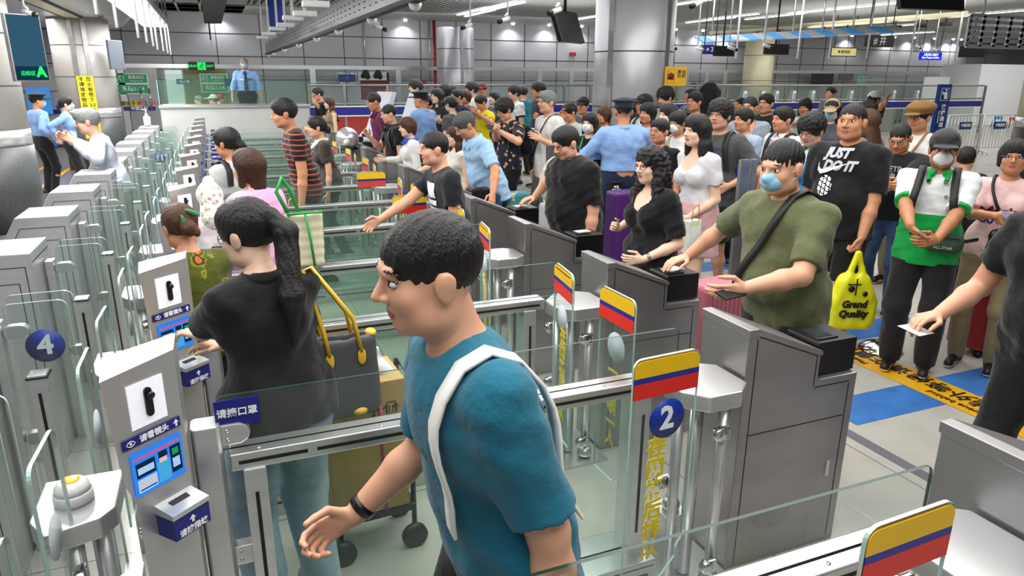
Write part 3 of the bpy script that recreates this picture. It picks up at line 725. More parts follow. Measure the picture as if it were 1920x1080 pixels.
# red pipe and conduits
p = at(815, 100, WY-.3); tag(ob('red_pipe', MB().tube([(p.x, p.y, 0), (p.x, p.y, 4.0)], .055).mesh('red_pipe', mat('pipe_red', '#a3161b', .4))), 'vertical red fire pipe on the back wall beside the column', 'pipe')
for i, px in enumerate((682, 805)):
    p = at(px, 60, WY-.1); tag(ob('wall_conduit', MB().tube([(p.x, p.y, 1.9 if i else 2.3), (p.x, p.y, 4.0)], .025).mesh('wall_conduit', STEEL)), ['thin grey conduit down the middle of the back wall', 'thin grey conduit just left of the red pipe'][i], 'conduit')

# glass railing across the hall
def railing(label, x0, x1, Y, ztop, posts, belt=True, grp=None):
    a = at(x0, 160, Y); b = at(x1, 160, Y); t = thing('glass_railing', label, 'railing', (0, Y, 0), 0, grp)
    ob('top_rail', MB().tube([(a.x, 0, ztop), (b.x, 0, ztop)], .035).mesh('top_rail', STEELD), t)
    ob('middle_rail', MB().tube([(a.x, 0, 1.36), (b.x, 0, 1.36)], .03).mesh('middle_rail', STEELD), t)
    ob('glass_panel', pane([(a.x, .2), (b.x, .2), (b.x, ztop), (a.x, ztop)], .02, .03, 'y').mesh('glass_panel', [GLASS, EDGE]), t)
    for px in posts:
        p = at(px, 180, Y); ob('post', MB().box(p.x-.035, p.x+.035, -.035, .035, 0, ztop).mesh('post', STEELD), t)
    if belt:
        ob('blue_belt', MB().box(a.x, b.x, -.05, -.045, 1.05, 1.27, 0).box(a.x, b.x, -.052, -.045, 1.27, 1.3, 1).box(a.x, b.x, -.052, -.045, 1.02, 1.05, 1).mesh('blue_belt', [mat('belt_navy', '#1a1a7c', .5), WHITEP]), t)
    return t
railing('long glass railing with blue belt behind the queue, left of the middle column', 578, 1118, 20.4, 1.86, (580, 646, 727, 1058, 1107, 1145))
railing('long glass railing with blue belt right of the middle column', 1252, 1845, 20.0, 1.86, (1254, 1269, 1362, 1472, 1535, 1608, 1620, 1690, 1845))
struct('trim_90', MB().box(at(610, 220, 21.5).x, at(700, 220, 21.5).x, 21.45, 21.5, .45, .95), RED)
struct('trim_91', MB().box(at(1000, 220, 21.5).x, at(1125, 220, 21.5).x, 21.45, 21.5, .45, .8), RED)
# raised podium with guard glass
PZ = 1.50; PYY = 15.7
a = at(300, 205, PYY); b = at(580, 205, PYY)
t = thing('podium', 'tall brushed steel inspection podium at the end of the lanes', 'podium', ((a.x+b.x)/2, PYY, 0)); W = (b.x-a.x)/2
ob('front_panel', MB().bbox(-W, W, 0, .8, 0, PZ-.03, .01).mesh('front_panel', mat('podium_steel', '#dcdbd8', .35, .45, bump=.12, bscale=1.3, var=.12)), t)
ob('top_ledge', MB().bbox(-W-.02, W+.02, -.04, .9, PZ-.03, PZ+.02, .008).mesh('top_ledge', STEELH), t)
gp = ob('guard_glass', pane([(-W-.0, PZ+.02), (W+.15, PZ+.02), (W+.15, PZ+.50), (-W-.0, PZ+.50)], .75, .765, 'y').mesh('guard_glass', [GLASSG, EDGEL]), t)
ob('side_glass', pane([(0.0, PZ+.02), (.85, PZ+.02), (.85, PZ+.5), (.0, PZ+.5)], -W+.0, -W+.012, 'x').mesh('side_glass', [GLASSG, EDGEL]), t)
gp2 = ob('back_glass', pane([(-W, PZ+.02), (W*.1, PZ+.02), (W*.1, PZ+.62), (-W, PZ+.62)], 2.2, 2.215, 'y').mesh('back_glass', [GLASSG, EDGEL]), t)
tag(ob('platform', MB().box(a.x, b.x+.2, PYY+.92, PYY+3.0, 0, .78).mesh('platform', STEELD)), 'raised steel platform the guard stands on behind the podium', 'platform')
# sanitizer bottle on the far exit cabinets
p = Vector((-1.15, Y0+PITCH*11+.15, 1.205))
t = thing('sanitizer_bottle', 'clear white pump bottle on the farthest exit cabinet', 'bottle', p)
ob('bottle', MB().lathe([(.055, 0), (.06, .02), (.06, .16), (.02, .2), (.02, .23)]).mesh('bottle', mat('clear_bottle', '#dfe4e2', .2)), t)
ob('pump', MB().lathe([(.012, .23), (.012, .29)]).box(-.06, .012, -.012, .012, .285, .3).mesh('pump', WHITEP), t)
# ---------------------------------------------------------------- kiosks behind the railing at right
def m_selfk():
    mb = MB(); mb.prism([(0, 0), (.55, 0), (.55, .95), (.30, .98), (.18, 1.42), (.10, 1.42), (.12, .98), (0, .92)], -.22, .22, 'x', 0, bev=.01); return mb.mesh('kiosk_housing', mat('kiosk_grey', '#a6a7a0', .35, .4))
def m_selfs():
    mb = MB(); mb.add([(-.16, .105, 1.0), (.16, .105, 1.0), (.16, .092, 1.40), (-.16, .092, 1.40)], [(0, 1, 2, 3)], 0); mb.add([(-.11, .1, 1.06), (.11, .1, 1.06), (.11, .088, 1.32), (-.11, .088, 1.32)], [(0, 1, 2, 3)], 1)
    return mb.mesh('kiosk_display', [emat('display_white', '#eef0f0', .9), emat('display_blue', '#8fa6c8', .8)])
kh, ks = m_selfk(), m_selfs()
for i, px in enumerate((1402, 1436, 1462, 1494, 1530, 1566, 1602, 1682, 1726)):
    p = at(px, 180, 21.6)
    t = thing('self_service_kiosk', 'grey self service kiosk with white slanted display, %s from the left behind the right railing' % ['first', 'second', 'third', 'fourth', 'fifth', 'sixth', 'seventh', 'eighth', 'ninth'][i], 'kiosk', (p.x, 21.6, 0), math.radians(28), 'self service kiosks behind the railing')
    ob('kiosk_housing', kh, t).scale = (1, 1, 1.17); ob('kiosk_display', ks, t).scale = (1, 1, 1.17)
# two tall white registration kiosks behind the queue
for i, (px, py, Y, lab) in enumerate(((697, 232, 14.5, 'tall pale kiosk with blue header, left of the pair behind the purple shirt'), (757, 232, 13.3, 'tall pale kiosk with blue header, right of the pair beside the police officer'))):
    p = at(px, py, Y); t = thing('registration_kiosk', lab, 'kiosk', (p.x, Y, 0), math.radians(-64), 'tall registration kiosks')
    ob('housing', MB().prism([(-.2, 0), (.3, 0), (.3, .9), (.16, 1.0), (.48, 1.78), (.36, 1.80), (.04, 1.1), (-.2, .92)], -.24, .24, 'x', 0, bev=.012).mesh('housing', mat('kiosk_white', '#c3c8d0', .35)), t)
    ob('display', MB().add([(-.19, .075, 1.15), (.19, .075, 1.15), (.19, .255, 1.55), (-.19, .255, 1.55)], [(0, 1, 2, 3)], 0).mesh('display', mat('display_grey', '#6f7d83', .15)), t)
    ob('header', MB().add([(-.2, .27, 1.585), (.2, .27, 1.585), (.2, .345, 1.76), (-.2, .345, 1.76)], [(0, 1, 2, 3)], 0).mesh('header', mat('header_blue', '#4d78d8', .4)), t)
    ob('beacon_lamp', MB().lathe([(.03, 1.79), (.03, 1.83), (.01, 1.85)], c=(0, .42, 0)).mesh('beacon_lamp', RED), t)
    ob('document_slot', MB().bbox(-.1, .1, -.19, .0, .93, 1.0, .01).mesh('document_slot', BLACKP), t)
# silver helmet shaped dome on the cabinets
p = at(653, 245, 11.0)
t = thing('silver_helmet', 'silver rounded helmet resting on the far entry cabinets', 'helmet', (p.x-.02, 11.0, 1.03))
ob('shell', MB().sphere((0, 0, .16), .17, 14, rz=.17).mesh('shell', mat('silver_paint', '#c9cdd0', .25, .6)), t)
ob('side_cap', MB().lathe([(.05, -.175), (.045, -.16)], c=(-.04, 0, .12), axis='y').mesh('side_cap', WHITEP), t)
ob('base_ring', MB().lathe([(.15, 0), (.15, .05)]).mesh('base_ring', BLACKP), t)
# fast lane sign
p = at(1764, 205, 13.0); q = at(1764, 158, 13.0)
t = thing('fast_lane_sign', 'tall blue fast lane pylon sign with white officer figure', 'sign', (p.x, 13.0, 0), math.radians(-12))
hz = q.z
ob('pylon', MB().box(-.17, .17, -.05, .05, 0, hz).mesh('pylon', mat('pylon_blue', '#14327e', .35)), t)
ob('figure_frame', MB().box(-.115, .115, -.053, -.05, hz-.40, hz-.09).box(-.105, .105, -.055, -.052, hz-.39, hz-.10, 1).mesh('figure_frame', [PWHITE, mat('pylon_blue', '#14327e', .35)]), t)
fg = MB(); fg.sphere((.02, -.058, hz-.15), .022, 8, ry=.004); fg.box(-.01, .05, -.06, -.056, hz-.137, hz-.12)
fg.prism([(-.03, hz-.19), (.06, hz-.19), (.07, hz-.36), (-.01, hz-.36)], -.06, -.056, 'y'); fg.prism([(-.03, hz-.19), (-.03, hz-.23), (-.07, hz-.26), (-.09, hz-.17), (-.07, hz-.165), (-.06, hz-.22)], -.06, -.056, 'y')
ob('officer_figure', fg.mesh('officer_figure', PWHITE), t)
text('快\n捷\n通\n道', .13, WTXT, t, (.03, -.054, hz-.78), lead=1.15); 
ob('lettering', text_mesh('Fast channel', .06, WTXT), t, (-.08, -.054, hz-.8), (PI/2, PI/2, 0))
# crowd control fence and plastic stools
def fence(x0, x1, Y, label, sg=None):
    a = at(x0, 200, Y); b = at(x1, 200, Y); L = b.x-a.x; t = thing('steel_barrier', label, 'fence', (a.x, Y, 0), 0, 'steel crowd barriers'); 
    ob('frame', MB().tube([(0, 0, .02), (0, 0, 1.12), (L, 0, 1.12), (L, 0, .02)], .022).tube([(0, 0, .2), (L, 0, .2)], .018).mesh('frame', STEEL), t)
    k = max(3, int(L/.13))
    for i in range(1, k): ob('bar', shared('fbar', lambda: MB().tube([(0, 0, .2), (0, 0, 1.12)], .009, 6).mesh('bar', STEEL)), t, (L*i/k, 0, 0))
    for x_ in (.05, L-.05): ob('foot', shared('ffoot', lambda: MB().tube([(0, -.25, .02), (0, -.2, .1), (0, .2, .1), (0, .25, .02)], .018).mesh('foot', STEEL)), t, (x_, 0, 0))
    if sg:
        s_ = ob('name_plate', MB().box(L*.5-.25, L*.5+.25, -.04, -.03, .72, .93).mesh('name_plate', mat('dark_blue_board', '#12366f', .4)), t); text('中国边检', .1, WTXT, s_, (L*.5, -.044, .83))
fence(1783, 1846, 14.2, 'steel crowd barrier right of the blue pylon with dark plate', True)
fence(1850, 1908, 14.0, 'steel crowd barrier at the right edge in front of the plastic stools', True)
def stool(px, py, m, label):
    p = atz(px, py, 0); t = thing('plastic_stool', label, 'stool', (p.x, p.y, 0), .3, 'plastic stools')
    ob('seat', MB().bbox(-.14, .14, -.14, .14, .44, .48, .01).mesh('seat', m), t); ob('apron', MB().box(-.135, .135, -.135, -.125, .34, .44).box(-.135, .135, .125, .135, .34, .44).box(-.135, -.125, -.13, .13, .34, .44).box(.125, .135, -.13, .13, .34, .44).mesh('apron', m), t)
    for sx in (-1, 1):
        for sy in (-1, 1): ob('leg', MB().tube([(sx*.12, sy*.12, .44), (sx*.17, sy*.17, 0)], .022, 6).mesh('leg', m), t)
stool(1868, 238, mat('stool_blue', '#1f86b8', .4), 'blue plastic stool behind the barrier at right')
stool(1897, 240, mat('stool_red', '#c92a20', .4), 'red plastic stool behind the barrier at right')
# white booth at the far right
a = at(1842, 120, 23); tag(ob('white_booth', MB().bbox(a.x, a.x+7, 23, 25, 0, a.z, .02).mesh('white_booth', mat('booth_white', '#eceef3', .6))), 'plain white booth wall at the far right', 'booth')
simple_sign('white paper poster on the wall above the white booth', 1880, 90, 1925, 122, WY, mat('poster_paper', '#9aa39c', .5), None)
simple_sign('dark blue notice right of the evacuation sign at the back', 1792, 146, 1810, 160, WY-.57, mat('dark_blue_board', '#12366f', .4), None)
simple_sign('dark glazed back office window left of the small evacuation sign', 1522, 136, 1560, 159, WY-.57, mat('dark_office', '#3a3c3e', .2), None, name='office_window', cat='window')
simple_sign('grey louvre panel beside the dark office window', 1573, 137, 1598, 151, WY-.57, mat('louvre', '#5a5f66', .4), None, name='louvre_panel', cat='panel')
simple_sign('white standing display board left of the blue pylon, wider one', 1733, 144, 1752, 200, 24, PWHITE, None, name='display_board', cat='board', stand=True)
simple_sign('white standing display board left of the blue pylon, narrower one', 1753, 144, 1776, 172, 24.2, PWHITE, None, name='display_board', cat='board', stand=True)
# ================================================================== things hanging from the ceiling
LAMP = emat('lamp_white', '#ffffff', 3.2); LAMPC = emat('lamp_cool', '#f8fbff', 5.0)
# big light box over the gate row with hanging rods
t = thing('light_box', 'long glowing white light box hanging over the kiosk row', 'ceiling light', (-1.12, 13.2, 3.26))
ob('diffuser', MB().box(-.26, .26, -7.2, 7.2, -.03, 0).mesh('diffuser', LAMP), t)
ob('housing', MB().box(-.30, .30, -7.25, 7.25, 0, .16).mesh('housing', SOFF), t)
ob('hanger_rods', MB().tube([(0, -6, .16), (0, -6, .74)], .02).tube([(0, 6, .16), (0, 6, .74)], .02).mesh('hanger_rods', STEEL), t)
rodm = MB().tube([(0, 0, 0), (0, 0, 1.15)], .02, 8).mesh('hanging_rod', mat('rod_white', '#dcdfe0', .3))
rods = [(182, 27), (220, 52), (260, 71), (276, 80), (288, 87), (296, 93), (307, 96), (315, 100), (321, 103)]
for i, (px, py) in enumerate(rods):
    p = atz(px, py, 2.95 if i < 4 else 2.9)
    y = min(p.y, 22); p = at(px, py, min(8.5+i*1.45, 20))
    tag(ob('hanging_rod', MB().tube([(0, 0, 0), (0, 0, 4.0-p.z)], .02, 8).mesh('hanging_rod', mat('rod_white', '#dcdfe0', .3)), None, p), 'white hanging rod under the light box, %s from the left' % ORD[i].replace('nearest', 'first'), 'rod', 'white rods hanging by the light box')
# perforated steel cable tray
t = thing('perforated_panel', 'long perforated steel panel hanging above the lanes', 'panel', (0, 0, 0))
X = 1.64; ys = (6.3, 15.2)
a = at(480, 106, 24.0)
def pp():
    mb = MB(); y_ = 5.0
    mb.box(X-.02, X+.02, 5.2, 23.5, 2.72, 3.02, 0); mb.box(X-.05, X+.05, 5.2, 23.5, 2.69, 2.73, 1)
    for i in range(60):
        yy = 5.4+i*.3
        for z in (2.80, 2.86, 2.92): mb.box(X-.023, X-.019, yy, yy+.10, z, z+.012, 2)
    return mb.mesh('panel', [mat('panel_steel', '#8d9092', .35, .85, bump=.2, bscale=2.2), JOINT, GROOVE])
ob('panel', pp(), t)
for y_ in (6.2, 8.0, 10.2, 12.4, 15, 18, 21, 23): 
    d_ = ob('camera_dome', shared('cdome', lambda: MB().lathe([(.055, 0), (.055, -.02), (.04, -.05), (.01, -.065)]).mesh('camera_dome', WHITEP)), t, (X+.02, y_, 2.69))
for y_ in (7, 12, 17, 22): ob('hanger', shared('phang', lambda: MB().tube([(0, 0, 3.0), (0, 0, 4.0)], .012, 6).mesh('hanger', STEEL)), t, (X, y_, 0))
# hanging white sensors beside the panel
for i, (px, py, Y) in enumerate(((492, 70, 18.0), (504, 63, 15.5), (520, 54, 13.4), (535, 47, 11.8), (549, 34, 10.2), (572, 26, 8.8), (592, 8, 7.6))):
    p = at(px, py, Y); t = thing('hanging_sensor', 'white box sensor on a pole left of the perforated panel, %s along' % ORD[i].replace('nearest', 'first'), 'sensor', p, 0, 'white sensors on poles')
    ob('box', shared('sbox', lambda: MB().bbox(-.13, .13, -.06, .06, -.03, .03, .01).mesh('box', WHITEP)), t)
    ob('pole', shared('spole%d' % i, lambda: MB().tube([(0, 0, .03), (0, 0, 4.0-p.z)], .02, 8).mesh('pole', WHITEP)), t)
for i, (x0, x1) in enumerate(((506, 517), (520, 535))):
    p = at(x0, 50, 17+i); q = at(x1, 0, 17+i); tag(ob('blue_banner', MB().box(p.x, q.x, 17+i, 17.02+i, p.z-.1, 3.98).mesh('blue_banner', SIGNB)), ['blue hanging banner behind the white poles, left one', 'blue hanging banner behind the white poles, right one'][i], 'banner')
# strip lights in the baffle ceiling
sl = MB().box(-.05, .05, -1.3, 1.3, -.012, 0).mesh('strip_tube', LAMPC)
i = 0
for px, py in ((932, 12), (948, 12), (884, 22), (898, 25), (1105, 33), (1275, 8), (1540, 20), (1330, 38), (1370, 32), (1450, 31), (1640, 10), (1660, 50), (1700, 63), (1880, 23)):
    p = atz(px, py, 3.97); p.y = min(p.y, 22.0) if p.y > 22 else p.y
    p = atz(px, py, 3.97)
    if p.y > 25: p = p*(24/p.y); p.z = 3.97
    i += 1
    tag(ob('strip_light', sl, None, p), 'bright strip light in the ceiling' + [' behind the flat screen', ' above the queue', ' near the middle column', ' at the far right'][min(3, i//4)], 'ceiling light', 'ceiling strip lights')
for i, (px, py) in enumerate(((760, 45), (962, 44), (1030, 44), (1091, 46), (1268, 54), (1319, 54), (1370, 56), (1598, 72), (1678, 72), (1715, 72), (1753, 75), (1788, 78), (1803, 80), (408, 33))):
    p = at(px, py-6, WY-.35); p.z = 3.96
    t = tag(ob('downlight', shared('dl', lambda: MB().lathe([(.06, -.02), (.06, .02)], n=12).mesh('downlight', emat('downlight', '#ffffff', 12))), None, p), 'small round downlight at the top of the back wall, %s from the left' % ORD[min(i, 12)].replace('nearest', 'first') if i < 13 else 'small round downlight above the guard at left', 'downlight', 'wall washer downlights')
    l = bpy.data.lights.new('wall_wash', 'SPOT'); l.energy = 45; l.spot_size = 2.2; l.spot_blend = .8; l.shadow_soft_size = .05
    o = bpy.data.objects.new('wall_wash', l); COL.objects.link(o); o.location = (p.x, p.y, 3.9); o.rotation_euler = (.25, 0, 0)
# hanging flat screens
def tv(label, corners, Y, tilt=0, yaw=0, pole=True, m=None, w=None, h=None):
    x0, y0, x1, y1 = corners; a = at(x0, y0, Y); b = at(x1, y1, Y); c = (a+b)/2; W = w or (b.x-a.x)/2; Hh = h or (a.z-b.z)/2
    t = thing('hanging_screen', label, 'screen', c, math.radians(yaw))
    s = ob('screen_panel', MB().bbox(-W, W, -.03, .03, -Hh, Hh, .006).mesh('screen_panel', m or mat('screen_black', '#0e1012', .25)), t, (0, 0, 0), (math.radians(tilt), 0, 0))
    if pole: ob('ceiling_pole', MB().tube([(0, 0.04, Hh*.2), (0, .04, 4.0-c.z)], .02, 8).mesh('ceiling_pole', GROOVE), t)
    return t, s
t, s = tv('black flat screen seen from behind, hanging left of the middle column', (1040, 27, 1088, 74), 8.2, -20, 38, w=.33, h=.19)
ob('mount_plate', MB().box(-.1, .1, .03, .05, -.08, .08).mesh('mount_plate', GROOVE), s)
tv('black hanging screen at the top right, cut by the frame', (1672, -14, 1815, 12), 7.4, -14, -6, w=.55, h=.14)
tv('black hanging monitor, left one below the blue canopy', (1339, 86, 1375, 106), 14, 0, 0)
tv('black hanging monitor, right one below the blue canopy', (1434, 82, 1477, 103), 14, 0, 0)
tv('dark flat screen behind the steel grid at right', (1806, 86, 1838, 108), 17, 0, -15)
t = simple_sign('blue queue sign beside the left hanging monitor', 1318, 84, 1342, 102, 14.3, mat('belt_navy', '#1a1a7c', .5), '↗ 工', .12, hang=True)
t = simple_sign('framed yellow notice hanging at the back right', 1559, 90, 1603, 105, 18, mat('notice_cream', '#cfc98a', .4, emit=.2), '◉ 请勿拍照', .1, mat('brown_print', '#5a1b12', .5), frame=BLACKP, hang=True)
t = simple_sign('lit blue sign with white writing at the right', 1724, 98, 1763, 113, 18, emat('lit_blue', '#2030d8', 1.1), '人脸识别入境旅客\nPaper Passport holders', .09, emat('lit_white', '#ffffff', 1.3), hang=True)
t = simple_sign('dark hanging sign with white hash pattern', 1622, 66, 1673, 89, 13, mat('dark_sign', '#2a2c29', .4), '# 井', .22, hang=True)
# blue and white canopy strip
a = at(1320, 78, 14.6); b = at(1705, 57, 11.0)
t = thing('canopy_strip', 'long blue and white striped canopy panel hanging at right', 'canopy', (0, 0, 0))
N = 16; CB = mat('canopy_blue', '#4c8fca', .4); CW = mat('canopy_white', '#a9adb0', .35, .3)
for i in range(N):
    p = a.lerp(b, i/N); q = a.lerp(b, (i+1)/N); m_ = MB(); 
    m_.add([(p.x, p.y, p.z-.04), (q.x, q.y, q.z-.04), (q.x+.05, q.y+.45, q.z+.10), (p.x+.05, p.y+.45, p.z+.10), (p.x, p.y, p.z-.01), (q.x, q.y, q.z-.01), (q.x+.05, q.y+.45, q.z+.13), (p.x+.05, p.y+.45, p.z+.13)],
           [(3, 2, 1, 0), (4, 5, 6, 7), (0, 1, 5, 4), (1, 2, 6, 5), (2, 3, 7, 6), (3, 0, 4, 7)])
    ob('canopy_panel', m_.mesh('canopy_panel', CB if i % 2 == 0 else CW), t)
for i in range(7):
    p = a.lerp(b, (i+.5)/7); ob('canopy_hanger', MB().tube([(p.x, p.y+.2, p.z+.1), (p.x, p.y+.2, 4.0)], .018, 6).mesh('canopy_hanger', STEEL), t)
for i, (px, y0, y1) in enumerate(((1495, 75, 110), (1554, 70, 110), (1625, 65, 108), (1706, 55, 112), (1380, 80, 110), (1789, 75, 118))):
    Y = 12.5; p = at(px, y1, Y); tag(ob('hanging_rod', MB().tube([p, (p.x, p.y, 3.9)], .02, 8).mesh('hanging_rod', WHITEP)), 'white hanging rod near the canopy, %s listed from the left' % ['second', 'third', 'fourth', 'fifth', 'first', 'sixth'][i], 'rod', 'white rods hanging by the canopy')
# beam with projectors
a = at(1330, 62, 17.5); b = at(1815, 26, 13.0)
tag(ob('ceiling_beam', MB().tube([a, b], .07, 4).mesh('ceiling_beam', COLC)), 'cream ceiling beam carrying a row of small black projectors', 'beam')
for i in range(11):
    px = 1447+i*0; f_ = i/10; p = a.lerp(b, .03+.9*f_)
    t = thing('projector', 'small black projector under the cream beam, %s from the left' % ORD[i].replace('nearest', 'first'), 'projector', (p.x, p.y, p.z-.2), 0, 'projectors on the beam')
    ob('body', shared('pj', lambda: MB().bbox(-.12, .12, -.1, .1, -.05, .05, .01).mesh('body', BLACKP)), t); ob('bracket', shared('pjb', lambda: MB().tube([(0, 0, .05), (0, 0, .15)], .02, 6).mesh('bracket', BLACKP)), t)
# steel grid panel at top right
a = at(1822, 28, 7.5); b = at(1935, 90, 7.5)
mb = MB(); W = b.x-a.x; Hh = a.z-b.z
for i in range(6): mb.box(i*W/5-.03, i*W/5+.03, 0, .02, -Hh, 0)
for j in range(6): mb.box(0, W, .0, .021, -Hh*j/5-.025, -Hh*j/5+.025)
t = thing('steel_grid', 'perforated steel grid panel hanging at the top right', 'panel', a); ob('grid', mb.mesh('grid', STEEL), t); ob('hanger', MB().tube([(.25, .01, 0), (.25, .01, 1.6)], .015, 8).mesh('hanger', STEEL), t)
# cctv cameras on poles
def cctv(px, py, Y, label, ang=200, top=4.0):
    p = at(px, py, Y); t = thing('security_camera', label, 'camera', p, math.radians(ang), 'security cameras on poles')
    ob('pole', MB().tube([(0, 0, .03), (0, 0, top-p.z)], .012, 6).mesh('pole', WHITEP), t)
    ob('arm', MB().tube([(0, 0, .06), (.05, 0, .02)], .015, 8).mesh('arm', WHITEP), t)
    ob('camera_body', MB().tube([(-.02, 0, .0), (.11, 0, -.04)], .028, 10).mesh('camera_body', WHITEP), t)
    ob('lens', MB().tube([(.11, 0, -.04), (.16, 0, -.055)], .03, 10).mesh('lens', BLACKP), t)
for px, py, Y, lab, an in ((703, 48, 10, 'security camera on a white pole above the purple shirt', -30), (882, 46, 10, 'security camera in front of the far column', 200), (952, 34, 9, 'security camera left of the black hanging screen', 200), (1048, 17, 7.5, 'security camera above the black hanging screen', 200),
                       (1254, 86, 12, 'security camera just right of the middle column', -20), (1308, 90, 12, 'security camera left of the blue queue sign', -20), (1367, 88, 11, 'security camera over the left hanging monitor', -20), (1433, 84, 11, 'security camera over the right hanging monitor', -20), (1312, 4, 7, 'security camera at the top right of the middle column', 200), (1718, 86, 13, 'teal tinted camera cluster under the canopy end', 0), (1752, 92, 14, 'dome camera over the lit blue sign', 0)):
    cctv(px, py, Y, lab, an)
p = at(45, 20, 11.0); cctv(46, 20, 11.0, 'black security camera on the left column', -30)
# departure screen on the left column
t = thing('departure_screen', 'portrait screen on the left column with a green letter A', 'screen', at(52, 90, 10.9), math.radians(40))
ob('bezel', MB().bbox(-.21, .21, .0, .08, -.40, .40, .008).mesh('bezel', STEELD), t)
sp = ob('display', MB().box(-.195, .195, -.004, 0, -.385, .385, 0).box(-.195, .195, -.006, -.004, -.23, -.22, 1).box(-.195, .195, -.006, -.004, -.385, -.23, 2).mesh('display', [emat('display_teal', '#3c6b86', .7), emat('display_navy', '#1b3550', .7), emat('display_deep', '#0f4652', .7)]), t)
text('A', .17, EG, sp, (.11, -.009, -.29), bold=.05); text('边检区', .06, EG, sp, (-.05, -.009, -.305))
t = thing('wall_monitor', 'thin dark monitor seen edge on beside the striped column', 'screen', at(217, 103, 18.6), math.radians(60)); ob('monitor_panel', MB().bbox(-.24, .24, -.03, .03, -.31, .31, .01).mesh('monitor_panel', mat('monitor_grey', '#5a6068', .4)), t)
t = thing('floor_poster', 'blue lit poster stand behind the two officers', 'poster', at(74, 188, WY-.5)); ob('poster_panel', MB().box(-.3, .3, -.03, 0, -.4, .35).mesh('poster_panel', emat('poster_lit', '#4a8fd8', .9)), t)
simple_sign('long dark blue stripe on the pale wall behind the officers', 60, 206, 134, 213, WY-.1, mat('belt_navy', '#1a1a7c', .5), None, name='wall_stripe', cat='stripe')
t = thing('ceiling_duct', 'dark ribbed ceiling duct above the exit sign', 'duct', at(397, 10, 20)); ob('duct', MB().box(-.22, .22, -5, 2, -.3, .3).mesh('duct', mat('duct_dark', '#2b2d2f', .6)), t)
simple_sign('small hanging sign above the exit sign', 394, 75, 398, 92, 22, mat('sign_white_green', '#b6d8c6', .4), None, hang=True)
